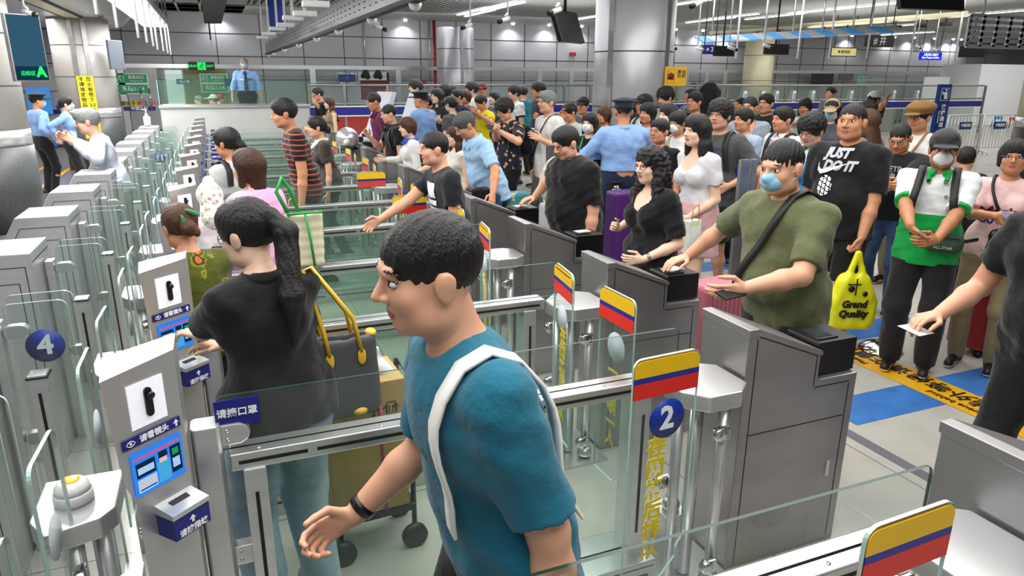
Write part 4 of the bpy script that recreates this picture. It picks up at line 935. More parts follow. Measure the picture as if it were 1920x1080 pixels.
# ================================================================== organic surfaces: rounded primitives blended on a grid, skinned with surface nets
class Field:
    def __init__(s, lo, hi, h):
        s.h = h; s.lo = np.array(lo, float); n_ = np.ceil((np.array(hi)-s.lo)/h).astype(int)+1
        s.ax = [s.lo[i]+h*np.arange(n_[i]) for i in range(3)]; s.n = n_
        s.v = np.full(n_, 0.08, np.float32)
    def _win(s, lo, hi, pad):
        sl = []
        for i in range(3):
            a = int(max(0, math.floor((lo[i]-pad-s.lo[i])/s.h))); b = int(min(s.n[i], math.ceil((hi[i]+pad-s.lo[i])/s.h)+1))
            if b <= a: return None
            sl.append(slice(a, b))
        return tuple(sl)
    def _pts(s, sl):
        return np.meshgrid(s.ax[0][sl[0]], s.ax[1][sl[1]], s.ax[2][sl[2]], indexing='ij')
    def blend(s, sl, d, k, op):
        v = s.v[sl]
        if op == '+':
            if k > 0:
                hh = np.clip(.5+.5*(v-d)/k, 0, 1); s.v[sl] = v*(1-hh)+d*hh-k*hh*(1-hh)
            else: s.v[sl] = np.minimum(v, d)
        elif op == '-':
            if k > 0:
                hh = np.clip(.5-.5*(v+d)/k, 0, 1); s.v[sl] = v*(1-hh)+(-d)*hh+k*hh*(1-hh)
            else: s.v[sl] = np.maximum(v, -d)
    def cap(s, a, b, r1, r2, k=.03, op='+', flat=None):
        """tapered capsule a->b; flat=(dir, factor): squeezed by factor along dir"""
        a = np.array(a, float); b = np.array(b, float); R = max(r1, r2); q = R*(1 if not flat else max(1, 1/flat[1] if flat[1] > 1 else 1))
        sl = s._win(np.minimum(a, b)-R, np.maximum(a, b)+R, k+.02)
        if sl is None: return s
        X, Y, Z = s._pts(sl); ab = b-a; L = max(ab@ab, 1e-9)
        t = np.clip(((X-a[0])*ab[0]+(Y-a[1])*ab[1]+(Z-a[2])*ab[2])/L, 0, 1)
        dx, dy, dz = X-a[0]-t*ab[0], Y-a[1]-t*ab[1], Z-a[2]-t*ab[2]
        if flat:
            d_ = np.array(flat[0], float); d_ /= np.linalg.norm(d_); f_ = flat[1]
            c = dx*d_[0]+dy*d_[1]+dz*d_[2]; m = (1/f_-1)
            dx, dy, dz = dx+c*m*d_[0], dy+c*m*d_[1], dz+c*m*d_[2]
            d = (np.sqrt(dx*dx+dy*dy+dz*dz)-(r1+(r2-r1)*t))*max(f_, .62)
        else: d = np.sqrt(dx*dx+dy*dy+dz*dz)-(r1+(r2-r1)*t)
        s.blend(sl, d.astype(np.float32), k, op); return s
    def ell(s, c, r, M=None, k=.02, op='+'):
        """ellipsoid centre c radii r; M 3x3 whose rows are the local axes"""
        c = np.array(c, float); r = np.array(r, float); R = r.max(); sl = s._win(c-R, c+R, k+.02)
        if sl is None: return s
        X, Y, Z = s._pts(sl); P = [X-c[0], Y-c[1], Z-c[2]]
        if M is not None: P = [M[i][0]*P[0]+M[i][1]*P[1]+M[i][2]*P[2] for i in range(3)]
        q = np.sqrt((P[0]/r[0])**2+(P[1]/r[1])**2+(P[2]/r[2])**2)+1e-6
        g = np.sqrt((P[0]/r[0]**2)**2+(P[1]/r[1]**2)**2+(P[2]/r[2]**2)**2)+1e-6
        d = q*(q-1)/g
        s.blend(sl, np.minimum(d, .2).astype(np.float32), k, op); return s
    def halfcut(s, p, nrm, k=0.004):
        """remove everything on the side nrm points to"""
        X, Y, Z = s._pts((slice(None),)*3); nrm = np.array(nrm, float); nrm /= np.linalg.norm(nrm)
        d = (X-p[0])*nrm[0]+(Y-p[1])*nrm[1]+(Z-p[2])*nrm[2]
        s.v = np.maximum(s.v, d.astype(np.float32)); return s
    def _near(s, d=.03):
        i, j, k = np.nonzero(np.abs(s.v) < d); f4 = np.float32
        return (i, j, k), s.ax[0][i].astype(f4), s.ax[1][j].astype(f4), s.ax[2][k].astype(f4)
    def wrinkle(s, amp, fr, seed=0, dirs=5):
        """folds: only the layer around the surface is displaced"""
        r_ = np.random.default_rng(seed); I, X, Y, Z = s._near(); w_ = np.zeros_like(X)
        for i in range(dirs):
            q = r_.normal(size=3); q /= np.linalg.norm(q); f_ = fr*(.6+r_.random()*1.1); q2 = r_.normal(size=3)*fr*.35
            q = (q*f_).astype(np.float32); q2 = q2.astype(np.float32)
            w_ += np.sin(X*q[0]+Y*q[1]+Z*q[2]+np.float32(1.8)*np.sin(X*q2[0]+Y*q2[1]+Z*q2[2]+np.float32(i))+np.float32(r_.random()*6))
        s.v[I] += w_*np.float32(amp/dirs**.5); return s
    def strands(s, amp, fr):
        I, X, Y, Z = s._near(); a = np.arctan2(X-(s.lo[0]+s.ax[0][-1])/2, Y-(s.lo[1]+s.ax[1][-1])/2)
        s.v[I] += (amp*(np.sin(a*31+3*np.sin(Z*9))+np.sin(a*53+2*np.sin(Z*14+1))+.7*np.sin((X+Y)*fr+Z*12))).astype(np.float32); return s
    def mesh(s):
        v = s.v; ins = v < 0; nx, ny, nz = v.shape
        if not ins.any(): return np.zeros((0, 3)), np.zeros((0, 4), int)
        C = [ins[i:nx-1+i, j:ny-1+j, k:nz-1+k] for i in (0, 1) for j in (0, 1) for k in (0, 1)]
        any_ = np.zeros_like(C[0]); all_ = np.ones_like(C[0])
        for c in C: any_ |= c; all_ &= c
        act = any_ & ~all_; idx = np.full(act.shape, -1, np.int64); I, J, K = np.nonzero(act); idx[I, J, K] = np.arange(len(I))
        P = np.zeros((len(I), 3)); cnt = np.zeros(len(I))
        base = np.stack([I, J, K], 1)
        for ax in range(3):
            o1, o2 = [q for q in range(3) if q != ax]
            for a in (0, 1):
                for b in (0, 1):
                    off = np.zeros(3, int); off[o1] = a; off[o2] = b; A = base+off; B = A.copy(); B[:, ax] += 1
                    va = v[A[:, 0], A[:, 1], A[:, 2]]; vb = v[B[:, 0], B[:, 1], B[:, 2]]; m = (va < 0) != (vb < 0)
                    t = np.where(m, va/(va-vb+1e-12), 0); pt = A.astype(float); pt[:, ax] += t
                    P[m] += pt[m]; cnt[m] += 1
        P = s.lo+(P/cnt[:, None])*s.h; F = []
        for ax in range(3):
            o1, o2 = (ax+1) % 3, (ax+2) % 3; sl0 = [slice(None)]*3; sl1 = [slice(None)]*3; sl0[ax] = slice(0, -1); sl1[ax] = slice(1, None)
            a_, b_ = ins[tuple(sl0)], ins[tuple(sl1)]; E_ = np.stack(np.nonzero(a_ != b_), 1)
            if not len(E_): continue
            ok = (E_[:, o1] > 0) & (E_[:, o2] > 0) & (E_[:, o1] < act.shape[o1]) & (E_[:, o2] < act.shape[o2]); E_ = E_[ok]
            q = []
            for a, b in ((1, 1), (0, 1), (0, 0), (1, 0)):
                G = E_.copy(); G[:, o1] -= a; G[:, o2] -= b; q.append(idx[G[:, 0], G[:, 1], G[:, 2]])
            Q = np.stack(q, 1); fl = a_[E_[:, 0], E_[:, 1], E_[:, 2]]
            Q[~fl] = Q[~fl][:, ::-1]; F.append(Q)
        return P, np.concatenate(F)
def np_mesh(name, parts, mats):
    """parts: list of (verts Nx3, quads Mx4, material index array or int)"""
    vs, fs, ms = [], [], []; o = 0
    for p, q, m in parts:
        if not len(p): continue
        vs.append(p); fs.append(q+o); ms.append(np.full(len(q), m, np.int32) if np.isscalar(m) else np.asarray(m, np.int32)); o += len(p)
    V = np.concatenate(vs); Q = np.concatenate(fs); M_ = np.concatenate(ms)
    me = bpy.data.meshes.new(name); me.vertices.add(len(V)); me.vertices.foreach_set('co', V.astype(np.float32).ravel())
    me.loops.add(Q.size); me.loops.foreach_set('vertex_index', Q.astype(np.int32).ravel())
    me.polygons.add(len(Q)); me.polygons.foreach_set('loop_start', np.arange(len(Q), dtype=np.int32)*4); 
    try: me.polygons.foreach_set('loop_total', np.full(len(Q), 4, np.int32))
    except Exception: pass
    for m in mats: me.materials.append(m)
    me.polygons.foreach_set('material_index', M_); me.polygons.foreach_set('use_smooth', np.ones(len(Q), bool))
    me.update(calc_edges=True); me.validate(); return me
def smooth(P, Q, it=1, lam=.5):
    for _ in range(it):
        acc = np.zeros_like(P); c = np.zeros(len(P))
        for a, b in ((0, 1), (1, 2), (2, 3), (3, 0)):
            np.add.at(acc, Q[:, a], P[Q[:, b]]); np.add.at(acc, Q[:, b], P[Q[:, a]]); np.add.at(c, Q[:, a], 1); np.add.at(c, Q[:, b], 1)
        P = P+(acc/np.maximum(c, 1)[:, None]-P)*lam
    return P
# ================================================================== people
def rotm(yaw, pitch=0, roll=0):
    """rows = local right, forward, up expressed in the person's frame; yaw>0 turns to the left"""
    y, p, r = [math.radians(a) for a in (yaw, pitch, roll)]
    M = Matrix.Rotation(y, 3, 'Z') @ Matrix.Rotation(p, 3, 'X') @ Matrix.Rotation(r, 3, 'Y')
    return np.array(M.transposed())
def SKIN(name, c): return mat('skin_'+name, c, .48, sub=.06, bump=.04, bscale=120)
SK = {'a': SKIN('a', '#d9a385'), 'b': SKIN('b', '#c98d69'), 'c': SKIN('c', '#e6bfa6'), 'd': SKIN('d', '#b57a55')}
LIP = mat('lips', '#b0625a', .4); EYEW = mat('eye_white', '#e4dcd6', .2); IRIS = mat('iris', '#120b08', .12); BROW = mat('brow', '#1d1512', .7)
def HAIRM(name, c): return mat('hair_'+name, c, .42, bump=.5, bscale=55, bstretch=(6, 6, .6), var=.5, spec=.45)
HM = {'k': HAIRM('black', '#1a1618'), 'b': HAIRM('brown', '#4a2a1b'), 'g': HAIRM('grey', '#57585a'), 'r': HAIRM('auburn', '#5a3322'), 'w': HAIRM('silver', '#8d8f90')}
CLOTH = {}
def cloth(c, kind='plain', c2=None, sc=30):
    key = (c, kind, c2, sc)
    if key in CLOTH: return CLOTH[key]
    m = bpy.data.materials.new('fabric'); m.use_nodes = True; nt = m.node_tree; b = nt.nodes['Principled BSDF']; b.inputs['Roughness'].default_value = .82
    b.inputs['Sheen Weight'].default_value = .15; b.inputs['Base Color'].default_value = lin(c); b.inputs['Specular IOR Level'].default_value = .25
    tc = nt.nodes.new('ShaderNodeTexCoord'); nz = nt.nodes.new('ShaderNodeTexNoise'); nz.inputs['Scale'].default_value = 9; nz.inputs['Detail'].default_value = 5
    nt.links.new(tc.outputs['Object'], nz.inputs['Vector']); bp = nt.nodes.new('ShaderNodeBump'); bp.inputs['Strength'].default_value = .7; bp.inputs['Distance'].default_value = .03
    nt.links.new(nz.outputs['Fac'], bp.inputs['Height']); nt.links.new(bp.outputs[0], b.inputs['Normal'])
    def ramp(src, els, interp='CONSTANT'):
        r = nt.nodes.new('ShaderNodeValToRGB'); r.color_ramp.interpolation = interp
        r.color_ramp.elements[0].position = els[0][0]; r.color_ramp.elements[0].color = lin(els[0][1])
        r.color_ramp.elements[1].position = els[1][0]; r.color_ramp.elements[1].color = lin(els[1][1])
        for p, cc in els[2:]: e = r.color_ramp.elements.new(p); e.color = lin(cc)
        nt.links.new(src, r.inputs[0]); return r.outputs[0]
    if kind in ('hstripe', 'vstripe'):
        wv = nt.nodes.new('ShaderNodeTexWave'); wv.bands_direction = 'Z' if kind == 'hstripe' else 'X'; wv.inputs['Scale'].default_value = sc; wv.inputs['Distortion'].default_value = .6
        nt.links.new(tc.outputs['Object'], wv.inputs['Vector']); nt.links.new(ramp(wv.outputs['Fac'], [(0, c), (.86 if kind == 'hstripe' else .55, c2)]), b.inputs['Base Color'])
    if kind == 'floral':
        vo = nt.nodes.new('ShaderNodeTexVoronoi'); vo.inputs['Scale'].default_value = sc; nt.links.new(tc.outputs['Object'], vo.inputs['Vector'])
        n2 = nt.nodes.new('ShaderNodeTexNoise'); n2.inputs['Scale'].default_value = sc*2.2; nt.links.new(tc.outputs['Object'], n2.inputs['Vector'])
        ad = nt.nodes.new('ShaderNodeMath'); ad.operation = 'ADD'; nt.links.new(vo.outputs['Distance'], ad.inputs[0]); 
        mu = nt.nodes.new('ShaderNodeMath'); mu.operation = 'MULTIPLY'; mu.inputs[1].default_value = .45; nt.links.new(n2.outputs['Fac'], mu.inputs[0]); nt.links.new(mu.outputs[0], ad.inputs[1])
        els = [(0, c2[0]), (.43, c2[1]), (.53, c2[2] if len(c2) > 2 else c), (.62, c)]
        nt.links.new(ramp(ad.outputs[0], els), b.inputs['Base Color'])
    if kind == 'denim':
        n2 = nt.nodes.new('ShaderNodeTexNoise'); n2.inputs['Scale'].default_value = 5; n2.inputs['Detail'].default_value = 8; nt.links.new(tc.outputs['Object'], n2.inputs['Vector'])
        nt.links.new(ramp(n2.outputs['Fac'], [(.38, c), (.65, c2)], 'LINEAR'), b.inputs['Base Color'])
    if kind == 'split':     # upper colour c, lower colour c2 below height sc
        sx = nt.nodes.new('ShaderNodeSeparateXYZ'); nt.links.new(tc.outputs['Object'], sx.inputs[0])
        gt = nt.nodes.new('ShaderNodeMath'); gt.operation = 'GREATER_THAN'; gt.inputs[1].default_value = sc; nt.links.new(sx.outputs['Z'], gt.inputs[0])
        mx = nt.nodes.new('ShaderNodeMixRGB'); mx.inputs[1].default_value = lin(c2); mx.inputs[2].default_value = lin(c); nt.links.new(gt.outputs[0], mx.inputs[0]); nt.links.new(mx.outputs[0], b.inputs['Base Color'])
    CLOTH[key] = m; return m
SHOEM = mat('shoe_black', '#121214', .5); SOLE = mat('shoe_sole', '#d9d9d6', .5); MASKW = mat('mask_white', '#e8eaee', .7); MASKB = mat('mask_blue', '#8fc8e6', .7); FRAME = mat('glasses_frame', '#1b1a1c', .3)

def ik(a, target, l1, l2, hint):
    a = np.array(a, float); t = np.array(target, float); d = t-a; L = np.linalg.norm(d)
    if L > (l1+l2)*.995: t = a+d/L*(l1+l2)*.995; d = t-a; L = np.linalg.norm(d)
    L = max(L, .08); x = (l1*l1-l2*l2+L*L)/(2*L); hh = math.sqrt(max(l1*l1-x*x, 0)); u = d/np.linalg.norm(d)
    h_ = np.array(hint, float); h_ = h_-u*(h_@u); h_ /= (np.linalg.norm(h_)+1e-9)
    return a+u*x+h_*hh, t

def head_parts(F, c, M, s, female=False, k=.012):
    """skull, jaw, nose, ears, brow, lips added to field F (head frame rows M, origin c)"""
    def W(p): return c+np.array(p)*s@M
    def E(p, r, k=.02, op='+'): F.ell(W(p), np.array(r)*s, M, k*s, op)
    E((0, -.012, .028), (.0745, .093, .085)); E((0, .02, -.035), (.061, .068, .07), .03)
    E((0, .055, -.082), (.030, .026, .022), .025)                       # chin
    for sx in (-1, 1):
        E((sx*.037, .054, -.022), (.026, .024, .026), .02)              # cheek
        E((sx*.046, .018, -.066), (.020, .036, .024), .03)              # jaw corner
        E((sx*.077, -.008, -.008), (.008, .020, .030), .006)            # ear
        E((sx*.082, -.014, .002), (.006, .016, .020), .004)
        E((sx*.031, .092, .012), (.0165, .014, .0105), .012, '-')       # eye socket
    F.cap(W((-.03, .078, .030)), W((.03, .078, .030)), .010*s, .010*s, .016)   # brow ridge
    F.cap(W((0, .083, .016)), W((0, .104, -.016)), .0070*s, .0105*s, .010)      # nose
    for sx in (-1, 1): F.ell(W((sx*.0115, .091, -.021)), np.array((.0085, .010, .0075))*s, M, .005)
    E((0, .079, -.0465), (.023, .012, .0065), .005); E((0, .078, -.0575), (.019, .012, .0065), .005)  # lips
    E((0, .093, -.0515), (.022, .004, .0014), .001, '-')
    return W
def small_parts(W, s, M, hair_mi, lip_mi=3):
    """eyes, brows as little closed shapes joined to the body mesh: list of (P, Q, mat)"""
    out = []
    def ellq(c, r, mi, n=8):
        mb = MB(); mb.sphere((0, 0, 0), 1, n)
        P = np.array(mb.v)*np.array(r)*s; P = P@M+c
        Q = np.array([f if len(f) == 4 else (f+(f[-1],)) for f in mb.f]); out.append((P, Q, mi))
    for sx in (-1, 1):
        ellq(W((sx*.031, .0725, .011)), (.0145, .0105, .0068), 1); ellq(W((sx*.031, .0795, .011)), (.0062, .0048, .0062), 2)
        for j in range(5):
            t = (j-2)/2; ellq(W((sx*(.031+t*.0125), .0805-abs(t)*.006-(.004 if t > 0 else 0), .0175-abs(t)*.0035)), (.0048, .003, .0017), 2, 4)
        for j in range(6):
            t = (j-2.5)/2.5; ellq(W((sx*(.033+t*.018), .0832-max(0, t)*.013-.002*abs(t), .0345+.003*(1-t*t)-max(0, t)*.003)), (.0062, .0042, .0027), 2, 6)
    return out

def hand(F, wr, fdir, pn, side, s, curl=.35, spread=.12, thumb=.6, point=0):
    """wr wrist, fdir hand direction, pn palm normal; side +1 right hand, -1 left"""
    fd = np.array(fdir, float); fd /= np.linalg.norm(fd); pn = np.array(pn, float); pn = pn-fd*(pn@fd); pn /= np.linalg.norm(pn)
    lat = np.cross(fd, pn)*side       # towards the thumb
    def pt(a, b, c_): return wr+(fd*a+lat*b+pn*c_)*s
    F.cap(pt(-.01, 0, 0), pt(.03, 0, 0), .023*s, .022*s, .015, flat=(pn, .8))
    for b in (-.026, -.009, .009, .026): F.cap(pt(.02, b*.6, 0), pt(.082, b, .002), .0125*s, .0105*s, .012)
    L = [(.026, .088, (.040, .024, .020)), (.0085, .092, (.044, .028, .021)), (-.009, .089, (.041, .026, .020)), (-.026, .082, (.032, .020, .018))]
    for i, (b, a0, seg) in enumerate(L):
        ang = 0; p = pt(a0-.004, b, .001); q = curl*(1+.12*i) if not (point and i == 0) else .08
        dv = fd+lat*spread*(1.5-i)*.5; dv /= np.linalg.norm(dv)
        for j, l in enumerate(seg):
            ang += q*(.9 if j == 0 else 1.1); d_ = dv*math.cos(ang)+pn*math.sin(ang); p2 = p+d_*l*s
            F.cap(p, p2, (.0092-.0008*j)*s, (.0084-.0008*j)*s, .0035); p = p2
    p = pt(.022, .022, .004); d1 = lat*.75+fd*.62+pn*.25*thumb; d1 /= np.linalg.norm(d1); p2 = p+d1*.042*s
    F.cap(p, p2, .0135*s, .0105*s, .01); d2 = fd*.85+lat*.30*(1-thumb)+pn*.45*thumb; d2 /= np.linalg.norm(d2); p3 = p2+d2*.034*s; F.cap(p2, p3, .0102*s, .009*s, .004)
    d3 = d2+pn*.2; d3 /= np.linalg.norm(d3); F.cap(p3, p3+d3*.024*s, .0092*s, .0078*s, .004)

NP_ = [0]
def person(label, head, face, h=None, sex='m', skin='b', hair='short', hc='k', top=None, bottom=None, lean=0, hy=0, hp=0, hr=0,
           lw=None, rw=None, lhint=None, rhint=None, sleeve='short', hem=None, fat=.97, res=None, mask=None, glasses=None, cap=None,
           bag=None, legs='long', shoes=None, stride=0, palmL=None, palmR=None, curl=.35, group=None, root_z=0, collar=None, world_wrist=True, tuck=False, neckline=.0, hdirL=None, hdirR=None, extra=None, strap=None, hands=True, skirt=None, faceres=None, torso_yaw=0, curlR=None, curlL=None):
    """head: world XYZ of the top of the hair; face: compass direction faced, degrees from +X"""
    if h is None:          # height that brings the crown to the wanted point in this pose, standing on root_z
        cl_ = math.radians(lean); nz = .93+(1.43-.93)*math.cos(cl_)-(-.005)*math.sin(cl_)
        u = (np.array((0, .035, .135))@np.array(rotm(hy*.4, (hp-lean*.5)*.6)))[2]+.118*1.03
        h = 1.70*(head[2]-root_z)/(nz+u)
    s = h/1.70; A = math.radians(face); fwd = np.array((math.cos(A), math.sin(A), 0)); right = np.array((math.sin(A), -math.cos(A), 0))
    le = math.radians(lean); fem = sex == 'f'
    hipw = .095 if not fem else .10; shw = (.178 if not fem else .155)*(.7+.3*fat)
    # person frame: x right, y forward, z up
    pelvis = np.array((0, 0, .93))*s
    def T(p):      # torso point (measured upright) leaned about the pelvis
        q = np.array(p, float)*s-pelvis; return pelvis+np.array((q[0], q[1]*math.cos(le)+q[2]*math.sin(le), q[2]*math.cos(le)-q[1]*math.sin(le)))
    neck = T((0, -.005, 1.43)); nb = T((0, -.02, 1.36))
    HMx = rotm(hy, hp-lean*.35, hr); hc0 = neck+np.array((0, .035, .135))*s@np.array(rotm(hy*.4, (hp-lean*.5)*.6)); hs = s*(1.0 if fem else 1.03)
    topz = .118*hs+hc0[2]
    wp = Vector(head)
    # root so that the crown sits at the requested point
    loc = np.array((wp[0], wp[1], 0))-right*hc0[0]-fwd*hc0[1]; drop = (wp[2]-topz) if root_z is None else root_z
    def L2P(wpt):  # world -> person frame
        d = np.array(wpt, float)-loc; return np.array((d@right, d@fwd, d[2]-drop))
    sh = {-1: T((-shw, -.01, 1.352)), 1: T((shw, -.01, 1.352))}; hip = {-1: np.array((-hipw, 0, .90))*s, 1: np.array((hipw, 0, .90))*s}
    l1, l2 = .285*s, .25*s; wr, el = {}, {}
    for sd, tg, hn in ((-1, lw, lhint), (1, rw, rhint)):
        if tg is None: t = np.array((sd*(.235+.03*(fat-1)), .03, .82))*s; t = t+(T((0, 0, 1.38))-np.array((0, 0, 1.38))*s)*.6
        elif world_wrist and len(tg) == 3: t = L2P(tg)
        else: t = np.array(tg[:3])*s
        el[sd], wr[sd] = ik(sh[sd], t, l1, l2, hn if hn is not None else (sd*.35, -.7, -.6))
    kn, an = {}, {}
    for sd in (-1, 1):
        st = stride*sd; an[sd] = np.array((sd*hipw*1.15, st*.5-.01, .075+abs(min(st, 0))*.12))*s; kn[sd], _ = ik(hip[sd], an[sd], .42*s, .425*s, (sd*.12, 1, 0))
    res = res or .014
    ft = fat
    # ------------------------------------------------ shared torso description
    def torso(F, inf=0.0, arms=0.0, sleevelen=None):
        fl = ((0, math.cos(le), -math.sin(le)), .70+.06*(ft-1)*5 if ft > 1 else .70)
        if fem:
            F.cap(T((-.05, .0, 1.275)), T((.05, 0, 1.275)), .112*s*ft+inf, .112*s*ft+inf, .05, flat=fl)
            F.cap(T((0, 0, 1.25)), T((0, .0, 1.08)), .125*s*ft+inf, .112*s*ft+inf, .05, flat=fl)
            for sx in (-1, 1): F.ell(T((sx*.072, .082*ft, 1.235)), np.array((.062, .052, .06))*s*ft+inf, None, .04)
            F.cap(T((-.05, 0, .95)), T((.05, 0, .95)), .125*s*ft+inf, .125*s*ft+inf, .08, flat=fl)
            F.cap(T((0, 0, 1.08)), T((0, 0, .95)), .112*s*ft+inf, .13*s*ft+inf, .05, flat=fl)
        else:
            F.cap(T((-.07, 0, 1.265)), T((.07, 0, 1.265)), .124*s*ft+inf, .124*s*ft+inf, .05, flat=fl)
            F.cap(T((0, 0, 1.24)), T((0, .008*ft, 1.05)), .150*s*ft+inf, .140*s*ft+inf, .05, flat=fl)
            F.cap(T((-.035, 0, .95)), T((.035, 0, .95)), .128*s*ft+inf, .128*s*ft+inf, .06, flat=fl)
            F.cap(T((0, 0.008*ft, 1.06)), T((0, 0, .95)), .142*s*ft+inf, .145*s*ft+inf, .05, flat=fl)
            if ft > 1.08: F.ell(T((0, .06, 1.06)), np.array((.14, .12, .14))*s*(ft*.95)+inf, None, .05)
        F.cap(T((0, -.012, 1.365)), sh[-1]+np.array((.03, 0, -.0))*s, .052*s+inf, .050*s+inf, .05); F.cap(T((0, -.012, 1.365)), sh[1]-np.array((.03, 0, 0))*s, .052*s+inf, .050*s+inf, .05)
    def arm(F, sd, inf=0.0, upto=2.0, k=.03):
        r0, r1, r2, r3 = [(q*s*(.82 if fem else 1)*(.6+.4*ft))+inf for q in (.056, .042, .041, .027)]
        a, b, c_ = sh[sd], el[sd], wr[sd]
        if upto <= 1: F.cap(a, a+(b-a)*upto, r0, r0+(r1-r0)*upto, k)
        else:
            F.cap(a, b, r0, r1, k); m = b+(c_-b)*.35; u = upto-1; 
            F.cap(b, b+(c_-b)*min(.35, u), r1*.95, r2 if u > .3 else r1*.95, .015)
            if u > .35: F.cap(m, b+(c_-b)*min(u, 1), r2, r2+(r3-r2)*min(1, (u-.35)/.65), .02)
    allp = np.array([sh[-1], sh[1], el[-1], el[1], wr[-1], wr[1], hip[-1], hip[1], an[-1], an[1], neck, T((0, .15*ft, 1.2)), T((0, -.13*ft, 1.2)), np.array((0, .16*ft, .95)), np.array((0, -.15*ft, .95))])
    lo, hi = allp.min(0)-.12, allp.max(0)+.12; lo[2] = 0 if shoes != 'none' else lo[2]
    # ------------------------------------------------ body
    F = Field(lo, hi, res); torso(F, -.004)
    for sd in (-1, 1):
        arm(F, sd); lt = .6+.4*ft
        F.cap(hip[sd], kn[sd], .084*s*lt, .054*s*lt, .05); F.cap(kn[sd], kn[sd]+(an[sd]-kn[sd])*.35, .052*s*lt, .054*s*lt, .03); F.cap(kn[sd]+(an[sd]-kn[sd])*.35, an[sd], .054*s*lt, .032*s, .03)
        F.cap(an[sd]+np.array((0, -.02, -.03))*s, an[sd]+np.array((0, .13, -.045))*s, .032*s, .028*s, .03)
    F.cap(T((0, -.012, 1.37)), hc0+np.array((0, -.02, -.03))*s, .058*s*(.85 if fem else .95)*(.8+.2*ft), .054*s*(.85 if fem else 1), .045)
    P, Q = F.mesh(); parts = [(P, Q, 0)]
    fr = faceres or min(res, .0065)
    r_ = .15*hs; G = Field(hc0-r_, hc0+r_, fr); W = head_parts(G, hc0, HMx, hs*(1 if ft < 1.1 else 1.04), fem); G.cap(hc0+np.array((0, -.015, -.05))*s, neck, .053*s*(.85 if fem else 1), .056*s*(.85 if fem else 1), .03)
    P, Q = G.mesh(); P = smooth(P, Q, 1, .3)
    cen = (P[Q].mean(1)-hc0)@HMx.T/hs
    lipm = (np.abs(cen[:, 0]) < .0225*(1-((cen[:, 2]+.052)/.013)**2*.5)) & (np.abs(cen[:, 2]+.052) < .0105) & (cen[:, 1] > .07)
    parts.append((P, Q, np.where(lipm, 3, 0))); parts += small_parts(W, hs, HMx, 2)
    if hands:
        for sd, pn, cu, hd in ((-1, palmL, curlL, hdirL), (1, palmR, curlR, hdirR)):
            fd = (wr[sd]-el[sd]); fd /= np.linalg.norm(fd)
            if hd is not None: fd = np.array((np.array(hd)@right, np.array(hd)@fwd, hd[2]), float); fd /= np.linalg.norm(fd)
            pnn = np.array((-sd, 0, 0.)) if pn is None else np.array((np.array(pn, float)@right, np.array(pn, float)@fwd, pn[2]))
            if abs(pnn@fd) > .95*np.linalg.norm(pnn): pnn = pnn+np.array((0, .3, -.5))
            c0 = wr[sd]+fd*.09; G = Field(c0-.135, c0+.135, min(.0055, max(.0042, res*.5))); hand(G, wr[sd], fd, pnn, sd, s*(.9 if fem else 1), curl if cu is None else cu)
            G.cap(el[sd]+(wr[sd]-el[sd])*.55, wr[sd], .031*s*(.8 if fem else 1), .0255*s*(.85 if fem else 1), .01)
            parts.append(G.mesh()+(0,))
    body = ob('person', np_mesh('person', parts, [SK[skin], EYEW, IRIS, LIP]), None, (loc[0], loc[1], drop), (0, 0, A-PI/2))
    tag(body, label, 'person', group)
    # ------------------------------------------------ hair
    if hair:
        G = Field(hc0-np.array((.21, .32, .66 if hair in ('long', 'curly', 'pony') else .25)), hc0+np.array((.19, .17, .18)), fr*1.15)
        def Wh(p): return hc0+np.array(p)*hs@HMx
        def E(p, r, k=.02, op='+'): G.ell(Wh(p), np.array(r)*hs, HMx, k*hs, op)
        thick = {'short': .011, 'crop': .004, 'fluffy': .026}.get(hair, .014)
        E((0, -.014, .034), (.0745+thick, .094+thick, .085+thick))
        if hair not in ('crop',): E((0, .035, .075), (.058+thick*.6, .05, .03+thick), .03)     # fringe mass
        facec = (0, .095, -.03)
        if hair in ('short', 'fluffy', 'crop'):
            E((0, .105, -.045), (.085, .066, .088 if hair != 'fluffy' else .078), .008, '-')
            E((0, .118, .02), (.062, .045, .05 if hair != 'fluffy' else .02), .01, '-')
            E((0, .02, -.075), (.12, .066, .075), .01, '-')          # cheeks, ears free
            G.halfcut(Wh((0, 0, -.052)), -HMx[2])
            for sx in (-1, 1): E((sx*.085, -.002, -.012), (.02, .022, .032), .004, '-')
        else:
            E((0, .115, -.04), (.062 if hair != 'bob' else .058, .075, .084), .01, '-')
            for sx in (-1, 1):
                if hair in ('bob', 'long', 'curly', 'shortf'):
                    b_ = {'bob': -.10, 'long': -.16, 'curly': -.20, 'shortf': -.045}[hair]
                    G.cap(Wh((sx*.07, -.01, .02)), Wh((sx*.076, .005, b_)), .030*hs, .024*hs, .03, flat=(HMx[0], .7))
            if hair in ('bob', 'long', 'curly', 'shortf'):
                b_ = {'bob': -.11, 'long': -.14, 'curly': -.14, 'shortf': -.05}[hair]; G.cap(Wh((0, -.06, .0)), Wh((0, -.065, b_)), .07*hs, .058*hs, .04, flat=(HMx[1], .75))
            if hair in ('long', 'curly'):
                top_ = Wh((0, -.07, -.1)); bt = T((0, -.135*ft, 1.22 if hair == 'long' else 1.2)); 
                for q in (-.055, 0, .055): G.cap(top_+np.array((q, 0, 0))*s, bt+np.array((q*1.25, 0, 0))*s, .042*s, .026*s, .04, flat=((0, 1, 0), .75))
                for sx in (-1, 1): G.cap(Wh((sx*.076, -.01, -.1)), T((sx*.105, .02, 1.26)), .034*s, .02*s, .03)
                if hair == 'curly':
                    for sx in (-1, 1): G.cap(Wh((sx*.08, .0, -.06)), T((sx*.12, .07, 1.24)), .04*s, .026*s, .03)
                    E((0, -.05, -.05), (.108, .085, .12), .03)
